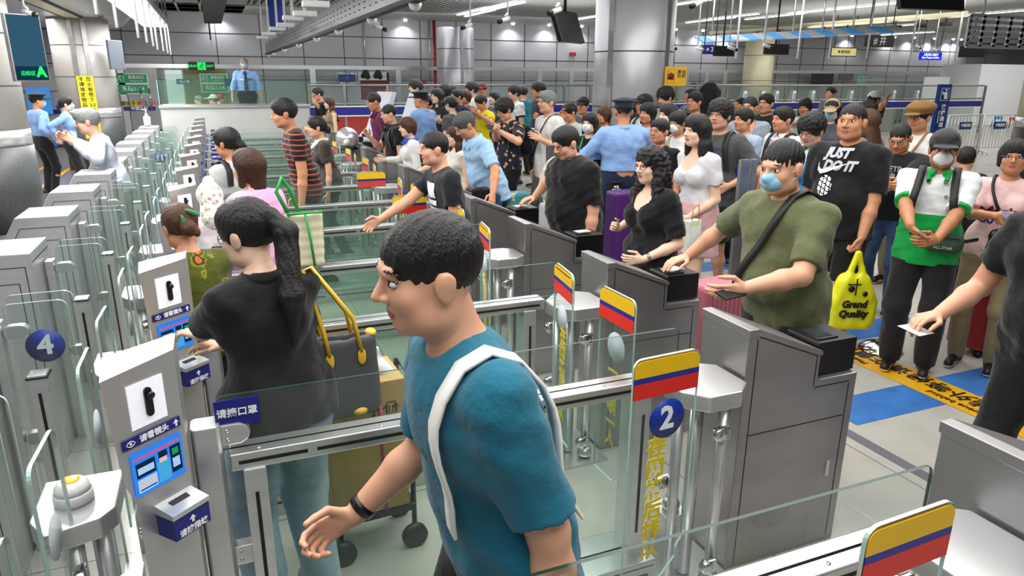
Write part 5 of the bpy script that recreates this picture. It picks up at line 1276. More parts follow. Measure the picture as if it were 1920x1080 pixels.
            if hair in ('pony', 'bun', 'tie'):
                E((0, .02, -.085), (.12, .07, .07), .01, '-'); G.halfcut(Wh((0, 0, -.068)), -HMx[2]*.8+HMx[1]*.5) if hair != 'pony' else None
            if hair == 'pony':
                p0 = Wh((0, -.118, .045)); p1 = Wh((.0, -.155, -.02)); p2 = T((.01, -.155, 1.36)); p3 = T((.0, -.15, 1.19))
                G.cap(Wh((0, -.09, .04)), p0, .03*s, .024*s, .02); G.cap(p0, p1, .026*s, .040*s, .02); G.cap(p1, p2, .040*s, .040*s, .02); G.cap(p2, p3, .040*s, .012*s, .02)
                E((0, .0, -.09), (.12, .12, .05), .01, '-')
            if hair == 'bun': E((0, -.118, -.03), (.042, .04, .045), .012); E((.03, -.13, -.055), (.02, .02, .03), .01)
            if hair == 'tie': E((0, -.11, .03), (.03, .03, .03), .012); G.cap(Wh((0, -.12, .03)), Wh((0, -.15, -.07)), .026*s, .014*s, .02)
            for sx in (-1, 1):
                if hair in ('pony', 'bun', 'tie'): E((sx*.085, -.006, -.012), (.02, .024, .032), .004, '-')
        if hair in ('curly', 'fluffy'): G.wrinkle(.0055 if hair == 'curly' else .003, 120 if hair == 'curly' else 170, 3)
        else: G.strands(.0011, 210)
        P, Q = G.mesh()
        if len(P): ob('hair', np_mesh('hair', [(P, Q, 0)], [HM[hc]]), body)
    # ------------------------------------------------ top
    if top is not None:
        hz = hem if hem is not None else .86
        G = Field(lo-.03, hi+.03, res); torso(G, .016 if not fem else .011)
        if not tuck and hz < .92:
            lt = (.6+.4*ft); G.cap(T((-.04, 0, .95)), T((-.045, 0, hz-.06)), .133*s*ft+.014, .138*s*ft+.014, .05, flat=((0, 1, 0), .78)); G.cap(T((.04, 0, .95)), T((.045, 0, hz-.06)), .133*s*ft+.014, .138*s*ft+.014, .05, flat=((0, 1, 0), .78))
        upto = {'short': .62, 'long': 1.93, 'none': .05, 'three': 1.2, 'mid': .85}[sleeve]
        for sd in (-1, 1):
            if sleeve == 'none': continue
            box_ = np.array([sh[sd], el[sd], wr[sd]]); sl_ = G._win(box_.min(0), box_.max(0), .13); A2 = Field((0, 0, 0), (.05, .05, .05), res); A2.lo = G.lo+res*np.array([q.start for q in sl_]); A2.n = np.array([q.stop-q.start for q in sl_]); A2.ax = [G.ax[i][sl_[i]] for i in range(3)]; A2.v = np.full(A2.n, .08, np.float32); inf = .018 if sleeve != 'long' else .014; arm(A2, sd, inf, upto+.14); aw = .054*s*(.84 if fem else 1)*(.6+.4*ft)+.010
            if upto <= 1:
                e_ = sh[sd]+(el[sd]-sh[sd])*upto; A2.cap(sh[sd]+(el[sd]-sh[sd])*.15, e_+(el[sd]-sh[sd])*.12, aw, aw, .02)
                a_, b_ = sh[sd], el[sd]; t_ = upto
            else: a_, b_ = el[sd], wr[sd]; t_ = upto-1
            d_ = (b_-a_)/np.linalg.norm(b_-a_); A2.halfcut(a_+(b_-a_)*t_, d_) if upto <= 1 else None
            if upto > 1:
                X, Y_, Z = A2._pts((slice(None),)*3); e_ = a_+(b_-a_)*t_; pl = (X-e_[0])*d_[0]+(Y_-e_[1])*d_[1]+(Z-e_[2])*d_[2]
                rr = np.sqrt((X-e_[0]-pl*d_[0])**2+(Y_-e_[1]-pl*d_[1])**2+(Z-e_[2]-pl*d_[2])**2); A2.v = np.where(rr < .09, np.maximum(A2.v, pl), A2.v).astype(np.float32)
            G.blend(sl_, A2.v, .02, '+')
        G.wrinkle(.0052, 38, abs(int(hc0[0]*1000) % 97+int(loc[0]*10)), 6)
        zc = T((0, 0, hz)); G.halfcut(zc, (0, -math.sin(le)*.6, -1))
        nk = T((0, .02+neckline*.5, 1.46-neckline*.25)); G.ell(nk, np.array((.066+neckline*.2, .07+neckline*.4, .062+neckline*.9))*s, None, .006, '-')
        P, Q = G.mesh(); mats_ = top if isinstance(top, list) else [top]; mi = 0
        if len(mats_) > 1:
            cen = P[Q].mean(1); mi = np.zeros(len(Q), int)
            for sd in (-1, 1):     # cuff colour on the sleeve ends
                d_ = (el[sd]-sh[sd]); Ln = np.linalg.norm(d_); t = ((cen-sh[sd])@d_)/Ln**2; rr = np.linalg.norm(cen-sh[sd]-t[:, None]*d_, axis=1)
                mi = np.where((t > upto-.09) & (rr < .1*s) & (np.abs(cen[:, 0]) > shw*s*.8), 1, mi)
        tb = ob('top', np_mesh('top', [(P, Q, mi)], mats_), body)
        if collar:
            cc = collar if not isinstance(collar, bool) else mats_[0]
            G = Field(neck-.14, neck+.12, min(res, .008)); M_ = rotm(0, -lean)
            G.ell(T((0, -.005, 1.415)), np.array((.088, .094, .042))*s*(.9 if fem else 1), M_, .0); G.ell(T((0, .0, 1.44)), np.array((.064, .066, .06))*s*(.9 if fem else 1), M_, .002, '-')
            for sx in (-1, 1): G.cap(T((sx*.055, .05, 1.405)), T((sx*.048, .125, 1.355)), .02*s, .011*s, .01)
            G.ell(T((0, .085, 1.40)), np.array((.022, .05, .05))*s, M_, .003, '-')
            P, Q = G.mesh(); 
            if len(P): ob('collar', np_mesh('collar', [(P, Q, 0)], [cc]), body)
    # ------------------------------------------------ bottom
    if bottom is not None:
        low = lo.copy(); low[2] = 0; G = Field(low-.03, np.array((hi[0], hi[1], 1.1*s+.05))+.02, res); fl = ((0, 1, 0), .75); lt = .6+.4*ft
        G.cap(T((-.04, 0, .96)), T((.04, 0, .96)), .132*s*ft+.006, .132*s*ft+.006, .03, flat=fl); G.cap((-.045*s, 0, .88*s), (.045*s, 0, .88*s), .125*s*ft+.01, .125*s*ft+.01, .05, flat=((0, 1, 0), .85))
        G.cap(T((0, .008*ft, 1.05)), T((0, 0, .95)), .144*s*ft+.004 if not fem else .120*s*ft+.004, .14*s*ft+.004 if not fem else .128*s*ft+.004, .03, flat=((0, 1, 0), .76))
        if skirt:
            G.cap((0, 0, .92*s), (0, 0, skirt*s-.1), .178*s*ft+.01, .215*s*ft+.015, .04, flat=((0, 1, 0), .78)); G.halfcut((0, 0, skirt*s), (0, 0, -1))
        else:
            for sd in (-1, 1):
                w_ = {'long': .0, 'wide': .016, 'shorts': .022}[legs]
                G.cap(hip[sd], kn[sd], .092*s*lt+.006, .066*s*lt+.006+w_, .04)
                G.cap(kn[sd], an[sd]+np.array((0, 0, .0)), .066*s*lt+.006+w_, .052*s+.004+w_, .03)
            G.halfcut((0, 0, (.52 if legs == 'shorts' else .055)*s), (0, 0, -1))
        G.wrinkle(.004, 30, 11, 5); G.halfcut(T((0, 0, 1.04 if (tuck or top is None) else (hem if hem is not None else .86)+.022+.35*math.sin(le))), (0, math.sin(le)*.6, 1))
        P, Q = G.mesh(); ob('bottoms', np_mesh('bottoms', [(P, Q, 0)], [bottom]), body)
    # ------------------------------------------------ shoes
    if shoes != 'none':
        sm = shoes or SHOEM
        for sd in (-1, 1):
            a = an[sd]; b0 = a[2]-.075*s; G = Field(a-np.array((.08, .13, .09)), a+np.array((.08, .24, .07)), .009)
            G.cap((a[0], a[1]-.045*s, b0+.05*s), (a[0]+sd*.01, a[1]+.15*s, b0+.035*s), .046*s, .037*s, .02, flat=((1, 0, 0), .85)); G.cap(a+np.array((0, -.01, -.03))*s, a+np.array((0, -.005, .01))*s, .044*s, .040*s, .03)
            G.halfcut((0, 0, b0+.006), (0, 0, -1)); P, Q = G.mesh(); cen = P[Q].mean(1)
            ob('shoe', np_mesh('shoe', [(P, Q, (cen[:, 2] < b0+.026*s).astype(int))], [sm, SOLE]), body)
    def Wf(p): return hc0+np.array(p)*hs@HMx
    # ------------------------------------------------ things on the face and head
    if mask:
        G = Field(hc0-.13, hc0+.13, .005)
        G.ell(Wf((0, .058, -.040)), np.array((.056, .050, .050))*hs, HMx, 0); G.ell(Wf((0, .09, -.018)), np.array((.022, .03, .022))*hs, HMx, .02)
        G.ell(Wf((0, .045, -.038)), np.array((.052, .05, .06))*hs, HMx, .003, '-'); G.halfcut(Wf((0, .022, 0)), -HMx[1])
        G.wrinkle(.0008, 160, 2); P, Q = G.mesh(); mo = ob('face_mask', np_mesh('face_mask', [(P, Q, 0)], [MASKB if mask == 'b' else MASKW]), body)
        for sx in (-1, 1):
            e = MB(); e.tube([Wf((sx*.052, .045, -.012)), Wf((sx*.071, .02, -.007)), Wf((sx*.083, -.008, .006)), Wf((sx*.085, -.018, -.006)), Wf((sx*.083, -.010, -.028)), Wf((sx*.071, .02, -.042)), Wf((sx*.052, .045, -.062))], .0016, 5)
            ob('ear_loop', e.mesh('ear_loop', MASKW), mo)
    if glasses:
        e = MB(); gm = FRAME if glasses == 'k' else mat('glasses_metal', '#8d8a88', .25, .9) if glasses == 'm' else mat('glasses_red', '#6e1f28', .3)
        for sx in (-1, 1):
            pts = [Wf((sx*(.032+.0225*math.cos(a)), .094-.010*max(0, math.cos(a)), .008+.0165*math.sin(a))) for a in [2*PI*i/14 for i in range(15)]]
            e.tube(pts, .0016, 5); e.tube([Wf((sx*.054, .085, .012)), Wf((sx*.076, .04, .012)), Wf((sx*.084, -.012, .008))], .0017, 5)
        e.tube([Wf((-.01, .096, .012)), Wf((.01, .096, .012))], .0016, 5); ob('glasses', e.mesh('glasses', gm), body)
    if cap:
        cm = cap[0]; G = Field(hc0-.22, hc0+.24, .007); style = cap[1]
        G.ell(Wf((0, -.012, .045)), np.array((.09, .112, .092))*hs, HMx, 0); G.halfcut(Wf((0, 0, .035)), -HMx[2]) if style != 'bonnet' else None
        if style in ('ball', 'police'):
            G.ell(Wf((0, .125, .040)), np.array((.075, .085, .010))*hs, HMx, .008); G.ell(Wf((0, .1, -.02)), np.array((.1, .12, .055))*hs, HMx, .003, '-')
        if style == 'police': G.ell(Wf((0, 0.01, .105)), np.array((.115, .13, .022))*hs, HMx, .03)
        if style == 'sun': G.ell(Wf((0, 0, .03)), np.array((.16, .17, .018))*hs, HMx, .03)
        if style == 'bonnet': G.cap(Wf((0, -.02, .05)), Wf((0, -.05, .15)), .10*hs, .045*hs, .03); G.cap(Wf((0, -.06, .02)), Wf((0, -.09, -.16)), .085*hs, .11*hs, .04)
        if style == 'baker': G.ell(Wf((0, -.02, .085)), np.array((.115, .13, .055))*hs, HMx, .03); G.ell(Wf((0, .12, .042)), np.array((.07, .06, .010))*hs, HMx, .01)
        P, Q = G.mesh(); ob('cap', np_mesh('cap', [(P, Q, 0)], [cm]), body)
    info = dict(body=body, s=s, T=T, W=Wf, wr=wr, el=el, sh=sh, loc=loc, right=right, fwd=fwd, drop=drop, ft=ft, M=HMx, hc=hc0, an=an, kn=kn, le=le, hip=hip, hs=hs)
    info['P2W'] = lambda p: Vector(loc+right*p[0]+fwd*p[1]+np.array((0, 0, p[2]+drop)))
    return info
def _top(I): return [c for c in I['body'].children if c.name.startswith('top')][0]
def strap(I, m, front, back, w=.03, t=.006, name='shoulder_strap'):
    """ribbon lying on the clothes; front/back: (x, z) points in torso units going down from the shoulder"""
    T, s = I['T'], I['s']; vs = _top(I).data.vertices; co = np.empty(len(vs)*3, np.float32); vs.foreach_get('co', co); co = co.reshape(-1, 3)
    def surf(x, z, sg):
        p = T((x, 0, z)); q = ((co[:, 0]-p[0])**2+(co[:, 2]-p[2])**2) < .03**2; yy = co[q, 1]
        return np.array((p[0], ((yy.max() if sg > 0 else yy.min()) if len(yy) else p[1]+sg*.1*s)+sg*.006, p[2]))
    def dens(L):
        o = []
        for (a0, b0), (a1, b1) in zip(L[:-1], L[1:]):
            n_ = max(1, int(math.hypot(a1-a0, b1-b0)/.035))
            for i in range(n_): o.append((a0+(a1-a0)*i/n_, b0+(b1-b0)*i/n_))
        return o+[L[-1]]
    F_ = [surf(x, z, 1) for x, z in dens(front)]; B_ = [surf(x, z, -1) for x, z in dens(back)]
    x0 = (front[0][0]+back[0][0])/2; p = T((x0, -.01, 1.36)); q = (abs(co[:, 0]-p[0]) < .03) & (abs(co[:, 1]-p[1]) < .05); zt = co[q, 2].max() if q.any() else p[2]+.05
    pts = F_[::-1]+[np.array((p[0], (F_[0][1]*.55+p[1]*.45), zt+.004)), np.array((p[0], p[1], zt+.008)), np.array((p[0], B_[0][1]*.55+p[1]*.45, zt+.003))]+B_
    pts = [pts[0]]+[(pts[i-1]+2*pts[i]+pts[i+1])/4 for i in range(1, len(pts)-1)]+[pts[-1]]
    mb = MB(); V = []
    for i, p in enumerate(pts):
        d = pts[min(i+1, len(pts)-1)]-pts[max(i-1, 0)]; d /= np.linalg.norm(d)+1e-9; wd = np.array((1, 0, 0.))-d*d[0]; wd /= np.linalg.norm(wd)+1e-9; nn = np.cross(d, wd); c = p-np.array((0, 0, 0))
        if nn@(p-np.array((p[0], 0, T((0, 0, 1.2))[2]))) < 0: nn = -nn
        V += [p+wd*w/2, p+wd*w/2+nn*t, p-wd*w/2+nn*t, p-wd*w/2]
    fs = []
    for i in range(len(pts)-1):
        for k in range(4): fs.append((4*i+k, 4*i+(k+1) % 4, 4*i+4+(k+1) % 4, 4*i+4+k))
    mb.add(V, fs, 0, True); return ob(name, mb.mesh(name, m), I['body'])
def chest_strap(I, m, w=.03, side=1, name='shoulder_strap', low=.98):
    return strap(I, m, [(side*.085, 1.37), (0, 1.2), (-side*.13, low)], [(side*.085, 1.37), (0, 1.2), (-side*.13, low)], w, name=name)
def back_straps(I, m, w=.05):
    for sx in (-1, 1): strap(I, m, [(sx*.10, 1.36), (sx*.115, 1.25), (sx*.135, 1.12)], [(sx*.10, 1.36), (sx*.11, 1.25)], w, name='backpack_strap')
def backpack(I, m, label, w=.15, hgt=.42, d=.13):
    T, ft, s = I['T'], I['ft'], I['s']; r = .70*.150*ft+.03; c = T((0, -r-d*.55, 1.20)); G = Field(np.array((-w-.1, -d-.1, -hgt/2-.1)), np.array((w+.1, d+.1, hgt/2+.1)), .012)
    G.cap((-w*.45, 0, hgt*.22), (w*.45, 0, hgt*.22), d*.62, d*.62, .05); G.cap((-w*.5, 0, -hgt*.25), (w*.5, 0, -hgt*.25), d*.72, d*.72, .08); G.cap((0, 0, hgt*.2), (0, 0, -hgt*.25), d*.8, d*.85, .08); G.cap((-w*.3, -d*.6, -hgt*.18), (w*.3, -d*.6, -hgt*.18), d*.4, d*.4, .02)
    G.wrinkle(.003, 30, 4); P, Q = G.mesh(); o = ob('backpack', np_mesh('backpack', [(P, Q, 0)], [m]), None, I['P2W'](c), (0, 0, I['body'].rotation_euler.z)); tag(o, label, 'backpack')
    ob('grab_handle', MB().tube([(-.04, d*.3, hgt*.42), (-.03, d*.3, hgt*.52), (.03, d*.3, hgt*.52), (.04, d*.3, hgt*.42)], .008, 6).mesh('grab_handle', m), o); return o
def print_on(I, body, size, m, x, z, front=1, rows=None, bold=.03, shear=0, dz=0, par=None, name='chest_print', out=.0, lead=1.0):
    """lettering following the chest: each vertex is pushed onto the torso's curve"""
    T, ft, s = I['T'], I['ft'], I['s']; me = text_mesh(body, size, m, bold=bold, shear=shear, lead=lead).copy()
    tp = [c for c in I['body'].children if c.name.startswith('top')][0]
    bpy.context.view_layer.update()
    return wrap(I, me, tp, x, z, front, name, out)
def wrap(I, me, tp, x, z, front, name, out=0.0):
    T, s = I['T'], I['s']
    vs = tp.data.vertices; n_ = len(vs); co = np.empty(n_*3, np.float32); vs.foreach_get('co', co); co = co.reshape(-1, 3)
    for v in me.vertices:
        X_ = x-v.co.x*front; Z_ = z+v.co.y; t = T((X_/s, 0, Z_))
        d2 = (co[:, 0]-X_)**2+(co[:, 2]-t[2])**2; near = d2 < .026**2; yy = co[near, 1]
        if len(yy) == 0: y = .12*front
        else: y = yy.max() if front > 0 else yy.min()
        v.co = Vector((X_, y+(.004+out)*front, t[2]))
    return ob(name, me, I['body'])
def grid_patch(w, h_, nx=10, ny=10, fn=None, m=None, name='patch'):
    mb = MB(); vs = []; fs = []; mi = []
    for j in range(ny+1):
        for i in range(nx+1): vs.append((-w/2+w*i/nx, -h_/2+h_*j/ny, 0))
    for j in range(ny):
        for i in range(nx):
            if fn and not fn((i+.5)/nx, (j+.5)/ny): continue
            a = j*(nx+1)+i; fs.append((a, a+1, a+nx+2, a+nx+1))
    mb.add(vs, fs); return mb.mesh(name, m)
# ================================================================== the people
BLK = cloth('#0f0f11'); BLK2 = cloth('#191a1e'); NVY = cloth('#1d2740'); WHT = cloth('#d8d8d6'); JEAN = cloth('#7f9cb5', 'denim', '#b3c6d3'); DJEAN = cloth('#2b4466', 'denim', '#3b5a80'); UNI = cloth('#86a9dc'); GRYC = cloth('#55565a'); KHA = cloth('#8a7a5c'); STRAPB = mat('strap_black', '#111113', .6)
def P(label, px, py, Y, face, **k):
    k.setdefault('res', .009 if Y < 4.5 else (.0115 if Y < 8 else .015)); k.setdefault('faceres', .005 if Y < 6 else (.0065 if Y < 9.5 else .009))
    I = person(label, at(px, py, Y), face, **k); return I
# --- in the lanes
teal = P('person in teal T-shirt with a white shoulder strap striding through the nearest lane', 800, 400, 1.40, 180, top=cloth('#16657d'), bottom=BLK2, hair='crop', skin='a', lean=14, hp=-4, sleeve='mid', fat=1.08,
    rw=at(665, 965, 1.66), lw=(.62, 1.12, .80), rhint=(.2, -.5, -1), lhint=(-.2, -1, -.2), hem=.80, stride=.25, res=.008, faceres=.0045, hdirR=(-1, 0, -.35), curl=.6, shoes=None)
wrist_band = MB(); w_ = teal['wr'][1]; e_ = teal['el'][1]; d_ = (w_-e_)/np.linalg.norm(w_-e_); wrist_band.tube([w_-d_*.045, w_-d_*.02], .037, 18); ob('bracelet', wrist_band.mesh('bracelet', BLACKP), teal['body'])
strap(teal, mat('strap_white', '#e9e9e4', .6), [(-.13, 1.34), (-.14, 1.2), (-.12, 1.05)], [(-.13, 1.34), (-.15, 1.2), (-.16, 1.05)], .05, .008, 'white_strap')
pony = P('person with black ponytail, black polo and light jeans, yellow-handled bag on the arm', 458, 376, 2.60, 118, sex='f', skin='c', top=cloth('#0f1012'), bottom=JEAN, hair='pony', hy=22, hp=-14, lean=4, fat=1.16, collar=True, sleeve='mid', hem=.87, legs='wide',
    lw=at(372, 640, 3.02), rw=at(395, 668, 2.98), lhint=(-1, .1, -.6), rhint=(1, -.4, -.8), glasses='k', res=.008, faceres=.0045, palmL=(0, 0, -1), palmR=(0, 0, -1), shoes=mat('shoe_grey', '#8b8f94', .6), hdirL=(-.6, .6, .1), hdirR=(-.8, .4, .1))
flo = P('person in green floral blouse with green hair clips leaning to the second kiosk', 333, 385, 3.72, 112, sex='f', skin='b', top=cloth('#4a5013', 'floral', ('#b8642c', '#2c360c', '#7d7a1e'), 11), bottom=BLK2, hair='bun', hc='r', lean=10, hp=-18, fat=1.1, lw=(-.42, 4.05, .98), rw=(-.20, 4.08, .98), lhint=(-1, -.3, -.5), rhint=(1, -.4, -.5), sleeve='mid')
for dx, dz, rt in ((.035, .05, .5), (-.02, .0, 1.4)):
    G_ = Field((-.06, -.02, -.03), (.06, .02, .03), .005); G_.ell((0, 0, 0), (.04, .008, .012), None, 0); Pq, Qq = G_.mesh()
    c_ = flo['W']((dx, -.125, dz)); ob('hair_clip', np_mesh('hair_clip', [(Pq, Qq, 0)], [mat('clip_green', '#3e8a4a', .25)]), flo['body'], c_, (0, rt, 0))
pink = P('person with straight brown bob and pink top holding the cream tote', 462, 280, 4.85, 128, sex='f', skin='c', top=cloth('#e3a6cd'), bottom=GRYC, hair='bob', hc='b', hy=10, lean=5, sleeve='long', fat=1.1)
bun = P('person with black bun and grey-white top with black backpack straps at the fourth kiosk', 422, 240, 6.15, 125, sex='f', skin='b', top=cloth('#c2c4c2'), bottom=BLK2, hair='bun', hy=20, hp=-8, sleeve='long')
back_straps(bun, STRAPB)
P('person in white clothes and white printed bonnet between the kiosks', 390, 346, 5.3, 100, sex='f', top=WHT, bottom=WHT, hair='bob', hc='k', cap=(cloth('#e6e4e0', 'floral', ('#d85a78', '#e6e4e0', '#7fbf6a'), 26), 'bonnet'), sleeve='long', lean=16)
P('person in black T-shirt with orange stripes walking left through a middle lane', 530, 186, 7.25, 180, top=cloth('#17171a', 'hstripe', '#b8503c', 6.5), bottom=BLK2, hair='short', skin='b', lean=12, hp=-5, stride=.2, sleeve='short')
P('person in dark brown top with white collar walking behind the striped shirt', 592, 219, 8.4, 180, sex='f', top=cloth('#3a2f2b'), bottom=BLK2, hair='bun', skin='a', lean=10, stride=.2, collar=WHT)
bb = P('person with black and white T-shirt and shaved sides passing the open gate of lane 6', 812, 247, 5.05, 180, top=cloth('#1a1d24'), bottom=BLK2, hair='crop', skin='a', lean=14, stride=.25, hem=.84, rw=(1.0, 5.2, 1.02))
pn = grid_patch(.16, .22, 8, 12, lambda u, v: not (.42 < v < .5 or .2 < v < .26), WTXT, 'white_patch'); wrap(bb, pn, [c for c in bb['body'].children if c.name.startswith('top')][0], -.02, 1.22, 1, 'white_patch')
# --- at the passport readers
ol = P('person in olive T-shirt and blue mask putting a card on the reader', 1472, 262, 2.68, 184, top=cloth('#5c6142'), bottom=BLK2, hair='crop', hc='k', skin='a', mask='b', lean=8, hp=-10, hy=6, fat=1.2, rw=(2.47, 3.30, 1.10), lw=at(1400, 540, 2.45), rhint=(1, -.2, -.6), lhint=(-.6, -.6, -.5), hem=.78,
    palmR=(0, 0, -1), hdirR=(-1, -.05, -.12), curlR=.25, sleeve='mid', res=.008, faceres=.0045)
chest_strap(ol, STRAPB, .04, side=-1)
cu = P('person with long wavy black hair and red glasses in black shirt at a reader', 1222, 276, 3.92, 186, sex='f', skin='c', top=BLK, bottom=BLK2, hair='curly', glasses='r', hp=-6, fat=1.15, rw=at(1160, 428, 4.2), lw=at(1205, 487, 3.75), rhint=(.6, -.6, -.6), lhint=(-.5, -.8, -.5), sleeve='mid', neckline=.12, curlR=1.0, curlL=.5, hdirR=(-.8, -.2, .3), hdirL=(-1, .2, 0), hem=.8)
wt = MB(); wt.tube([cu['wr'][-1]+(cu['el'][-1]-cu['wr'][-1])*.12, cu['wr'][-1]+(cu['el'][-1]-cu['wr'][-1])*.2], .027, 14); ob('wristwatch', wt.mesh('wristwatch', STEELD), cu['body'])
P('stout person in black polo and glasses pressing the reader, head bowed', 1062, 238, 5.02, 190, skin='a', top=BLK, bottom=BLK2, hair='short', glasses='k', hp=-22, lean=6, fat=1.38, collar=True, rw=(2.52, 5.60, 1.09), rhint=(1, -.3, -.6), palmR=(0, 0, -1), hdirR=(-1, -.1, -.1), curlR=.35, hem=.78, sleeve='mid')
P('grey-haired person in light blue shirt bending over a reader', 872, 211, 7.0, 184, skin='b', top=cloth('#9cc0e0'), bottom=DJEAN, hair='short', hc='g', hp=-28, lean=22, collar=True, hem=.78, fat=1.1, lhint=(-.2, -1, 0), lw=(2.45, 6.45, 1.0), sleeve='mid')
P('person in white sleeveless top with long brown hair behind the blue shirt', 852, 238, 7.62, 190, sex='f', skin='c', top=cloth('#dcd8cc'), bottom=BLK2, hair='long', hc='b', sleeve='none', rw=(2.0, 7.8, 1.05))
P('person with auburn hair and white top with blue neckline in the entry row', 763, 220, 8.45, 180, sex='f', skin='c', top=WHT, bottom=BLK2, hair='shortf', hc='r', hp=-8, collar=cloth('#2d4fb5'), sleeve='long', rw=(1.9, 8.8, 1.1))
b2 = P('person in black polo with backpack strap pressing a far reader', 728, 196, 9.6, 184, skin='a', top=BLK, bottom=BLK2, hair='crop', hp=-10, collar=True, rw=at(692, 256, 9.7), lean=4); back_straps(b2, mat('strap_grey', '#3a3a3e', .6))
P('person in purple shirt beside the silver helmet', 700, 174, 10.9, 186, skin='b', top=cloth('#5a1340'), bottom=BLK2, hair='crop', hp=-16, lean=6, collar=True)
ed = person('person in black T-shirt at the right edge stretching an arm with a white card', (3.12, 1.72, 1.84), 180, skin='a', top=BLK, bottom=BLK2, hair='short', lean=10, fat=1.15, rw=at(1760, 590, 2.05), rhint=(.5, -.3, -1), lw=(2.95, 1.25, .8), hem=.76, res=.009, palmR=(0, 0, -1), hdirR=(-1, .1, -.05), curlR=.5)
# --- queue, front rank
gp = P('person in white and green polo with white mask and dark cap', 1776, 246, 3.40, 214, skin='d', top=[cloth('#dfe2e2', 'split', '#0c9b45', 1.20), cloth('#0c9b45')], bottom=cloth('#1b1c1e'), hair='short', mask='w', cap=(cloth('#2c2e32'), 'ball'), collar=cloth('#0c9b45'), hp=-4, hy=6, rw=at(1708, 440, 3.17), lw=at(1752, 456, 3.12), hem=.80, sleeve='mid',
    rhint=(.9, -.6, -.5), lhint=(-.9, -.5, -.5), legs='wide', fat=1.02, hdirR=(.25, -.25, -.5), hdirL=(-.9, .1, -.1), curl=.5, res=.008, faceres=.0045, palmR=(.3, -.2, 0), palmL=(0, 1, 0))
back_straps(gp, STRAPB)
e_ = MB(); e_.tube([(-.016, 0, 0), (.016, 0, 0)], .011, 10, r2=.003); wrap(gp, text_mesh('中港', .03, mat('logo_green', '#1d6b4a', .5)).copy(), [c for c in gp['body'].children if c.name.startswith('top')][0], -.085, 1.27, 1, 'chest_logo')
nk = P('tall person in black slogan T-shirt with white ball print holding a yellow bag', 1602, 194, 4.05, 206, skin='b', top=cloth('#131416'), bottom=BLK, legs='shorts', hair='crop', hy=-4, fat=1.22, lw=at(1612, 462, 3.78), hem=.80, lhint=(-.5, -.8, -.2), sleeve='mid', res=.009, curlL=1.0, faceres=.005, shoes=mat('shoe_red', '#b52a2a', .5))
print_on(nk, 'JUST\n  DO IT', .085, WTXT, .035, 1.33, bold=.06, shear=.3, lead=.95)
sw = MB()
def swoosh():
    up = [(-.12, .03), (-.115, -.01), (-.09, -.025), (-.05, -.015), (.12, .035)]; lo_ = [(-.12, .03), (-.125, -.03), (-.10, -.055), (-.05, -.04), (.12, .035)]
    vs = []; fs = []; n_ = 24
    def ip(L, t):
        t *= len(L)-1; i = min(int(t), len(L)-2); f = t-i; return (L[i][0]*(1-f)+L[i+1][0]*f, L[i][1]*(1-f)+L[i+1][1]*f, 0)
    for i in range(n_+1): vs += [ip(up, i/n_), ip(lo_, i/n_)]
    for i in range(n_): fs.append((2*i, 2*i+1, 2*i+3, 2*i+2))
    return MB().add(vs, fs).mesh('curved_tick_print', WTXT)
tpn = [c for c in nk['body'].children if c.name.startswith('top')][0]
wrap(nk, swoosh(), tpn, .04, 1.285, 1, 'curved_tick_print', .002)
wrap(nk, grid_patch(.11, .13, 14, 16, lambda u, v: (u-.5)**2+(v-.5)**2 < .24 and (int(u*14) % 4 != 0) and (int(v*16+u*6) % 4 != 0), WTXT, 'ball_print'), tpn, .085, 1.16, 1, 'ball_print')
bk = P('person in black BASKETBALL T-shirt and jeans looking down, thin glasses', 1692, 232, 4.5, 204, skin='b', top=cloth('#18191b'), bottom=DJEAN, hair='crop', hp=-26, glasses='k', fat=1.12, hem=.86, rw=at(1662, 345, 4.3), lw=at(1668, 352, 4.22), sleeve='mid', res=.009)
print_on(bk, 'BASKETBALL', .062, mat('print_grey', '#c9c9cc', .6), .0, 1.30); print_on(bk, '◉', .07, mat('print_grey', '#c9c9cc', .6), 0, 1.235); print_on(bk, 'AT HOME', .022, mat('print_grey', '#c9c9cc', .6), 0, 1.185)
pk = P('person in pink printed T-shirt and round glasses with black crossbody bag', 1908, 262, 3.25, 205, sex='f', skin='b', top=cloth('#e6c2c0'), bottom=KHA, hair='shortf', hc='k', hy=8, glasses='m', rw=at(1868, 404, 3.08), lw=at(1897, 412, 3.05), rhint=(.9, -.5, -.6), lhint=(-.9, -.5, -.6), sleeve='mid', curl=.7, hdirR=(.3, -.3, 0), hdirL=(-.7, 0, 0), res=.009)
print_on(pk, 'Moria', .095, mat('print_maroon', '#8a3340', .6), -.0, 1.20, bold=.04); print_on(pk, 'ÖU❤WE', .06, mat('print_purple', '#5a2fa0', .6), -.0, 1.13, bold=.05)
chest_strap(pk, STRAPB, .02, side=1)
tc = P('person in tan flat cap and white T-shirt behind the basketball shirt', 1728, 194, 5.1, 190, skin='b', top=WHT, bottom=KHA, hair='short', glasses='k', cap=(cloth('#7c5a2a'), 'baker'), hp=-6); chest_strap(tc, mat('strap_tan', '#9a6a2c', .6), .02, side=-1)
P('person with short black hair mostly hidden behind the green polo', 1815, 276, 4.5, 30, skin='a', top=BLK, bottom=BLK2, hair='short')
kd = P('young person in glasses with bright blue backpack worn in front, white and green sleeve', 1525, 215, 4.65, 196, skin='a', top=[cloth('#dfe2e2'), cloth('#0c8b45')], bottom=NVY, hair='fluffy', glasses='k', hp=-20, collar=cloth('#0c8b45'), lw=at(1558, 380, 4.35), sleeve='mid')
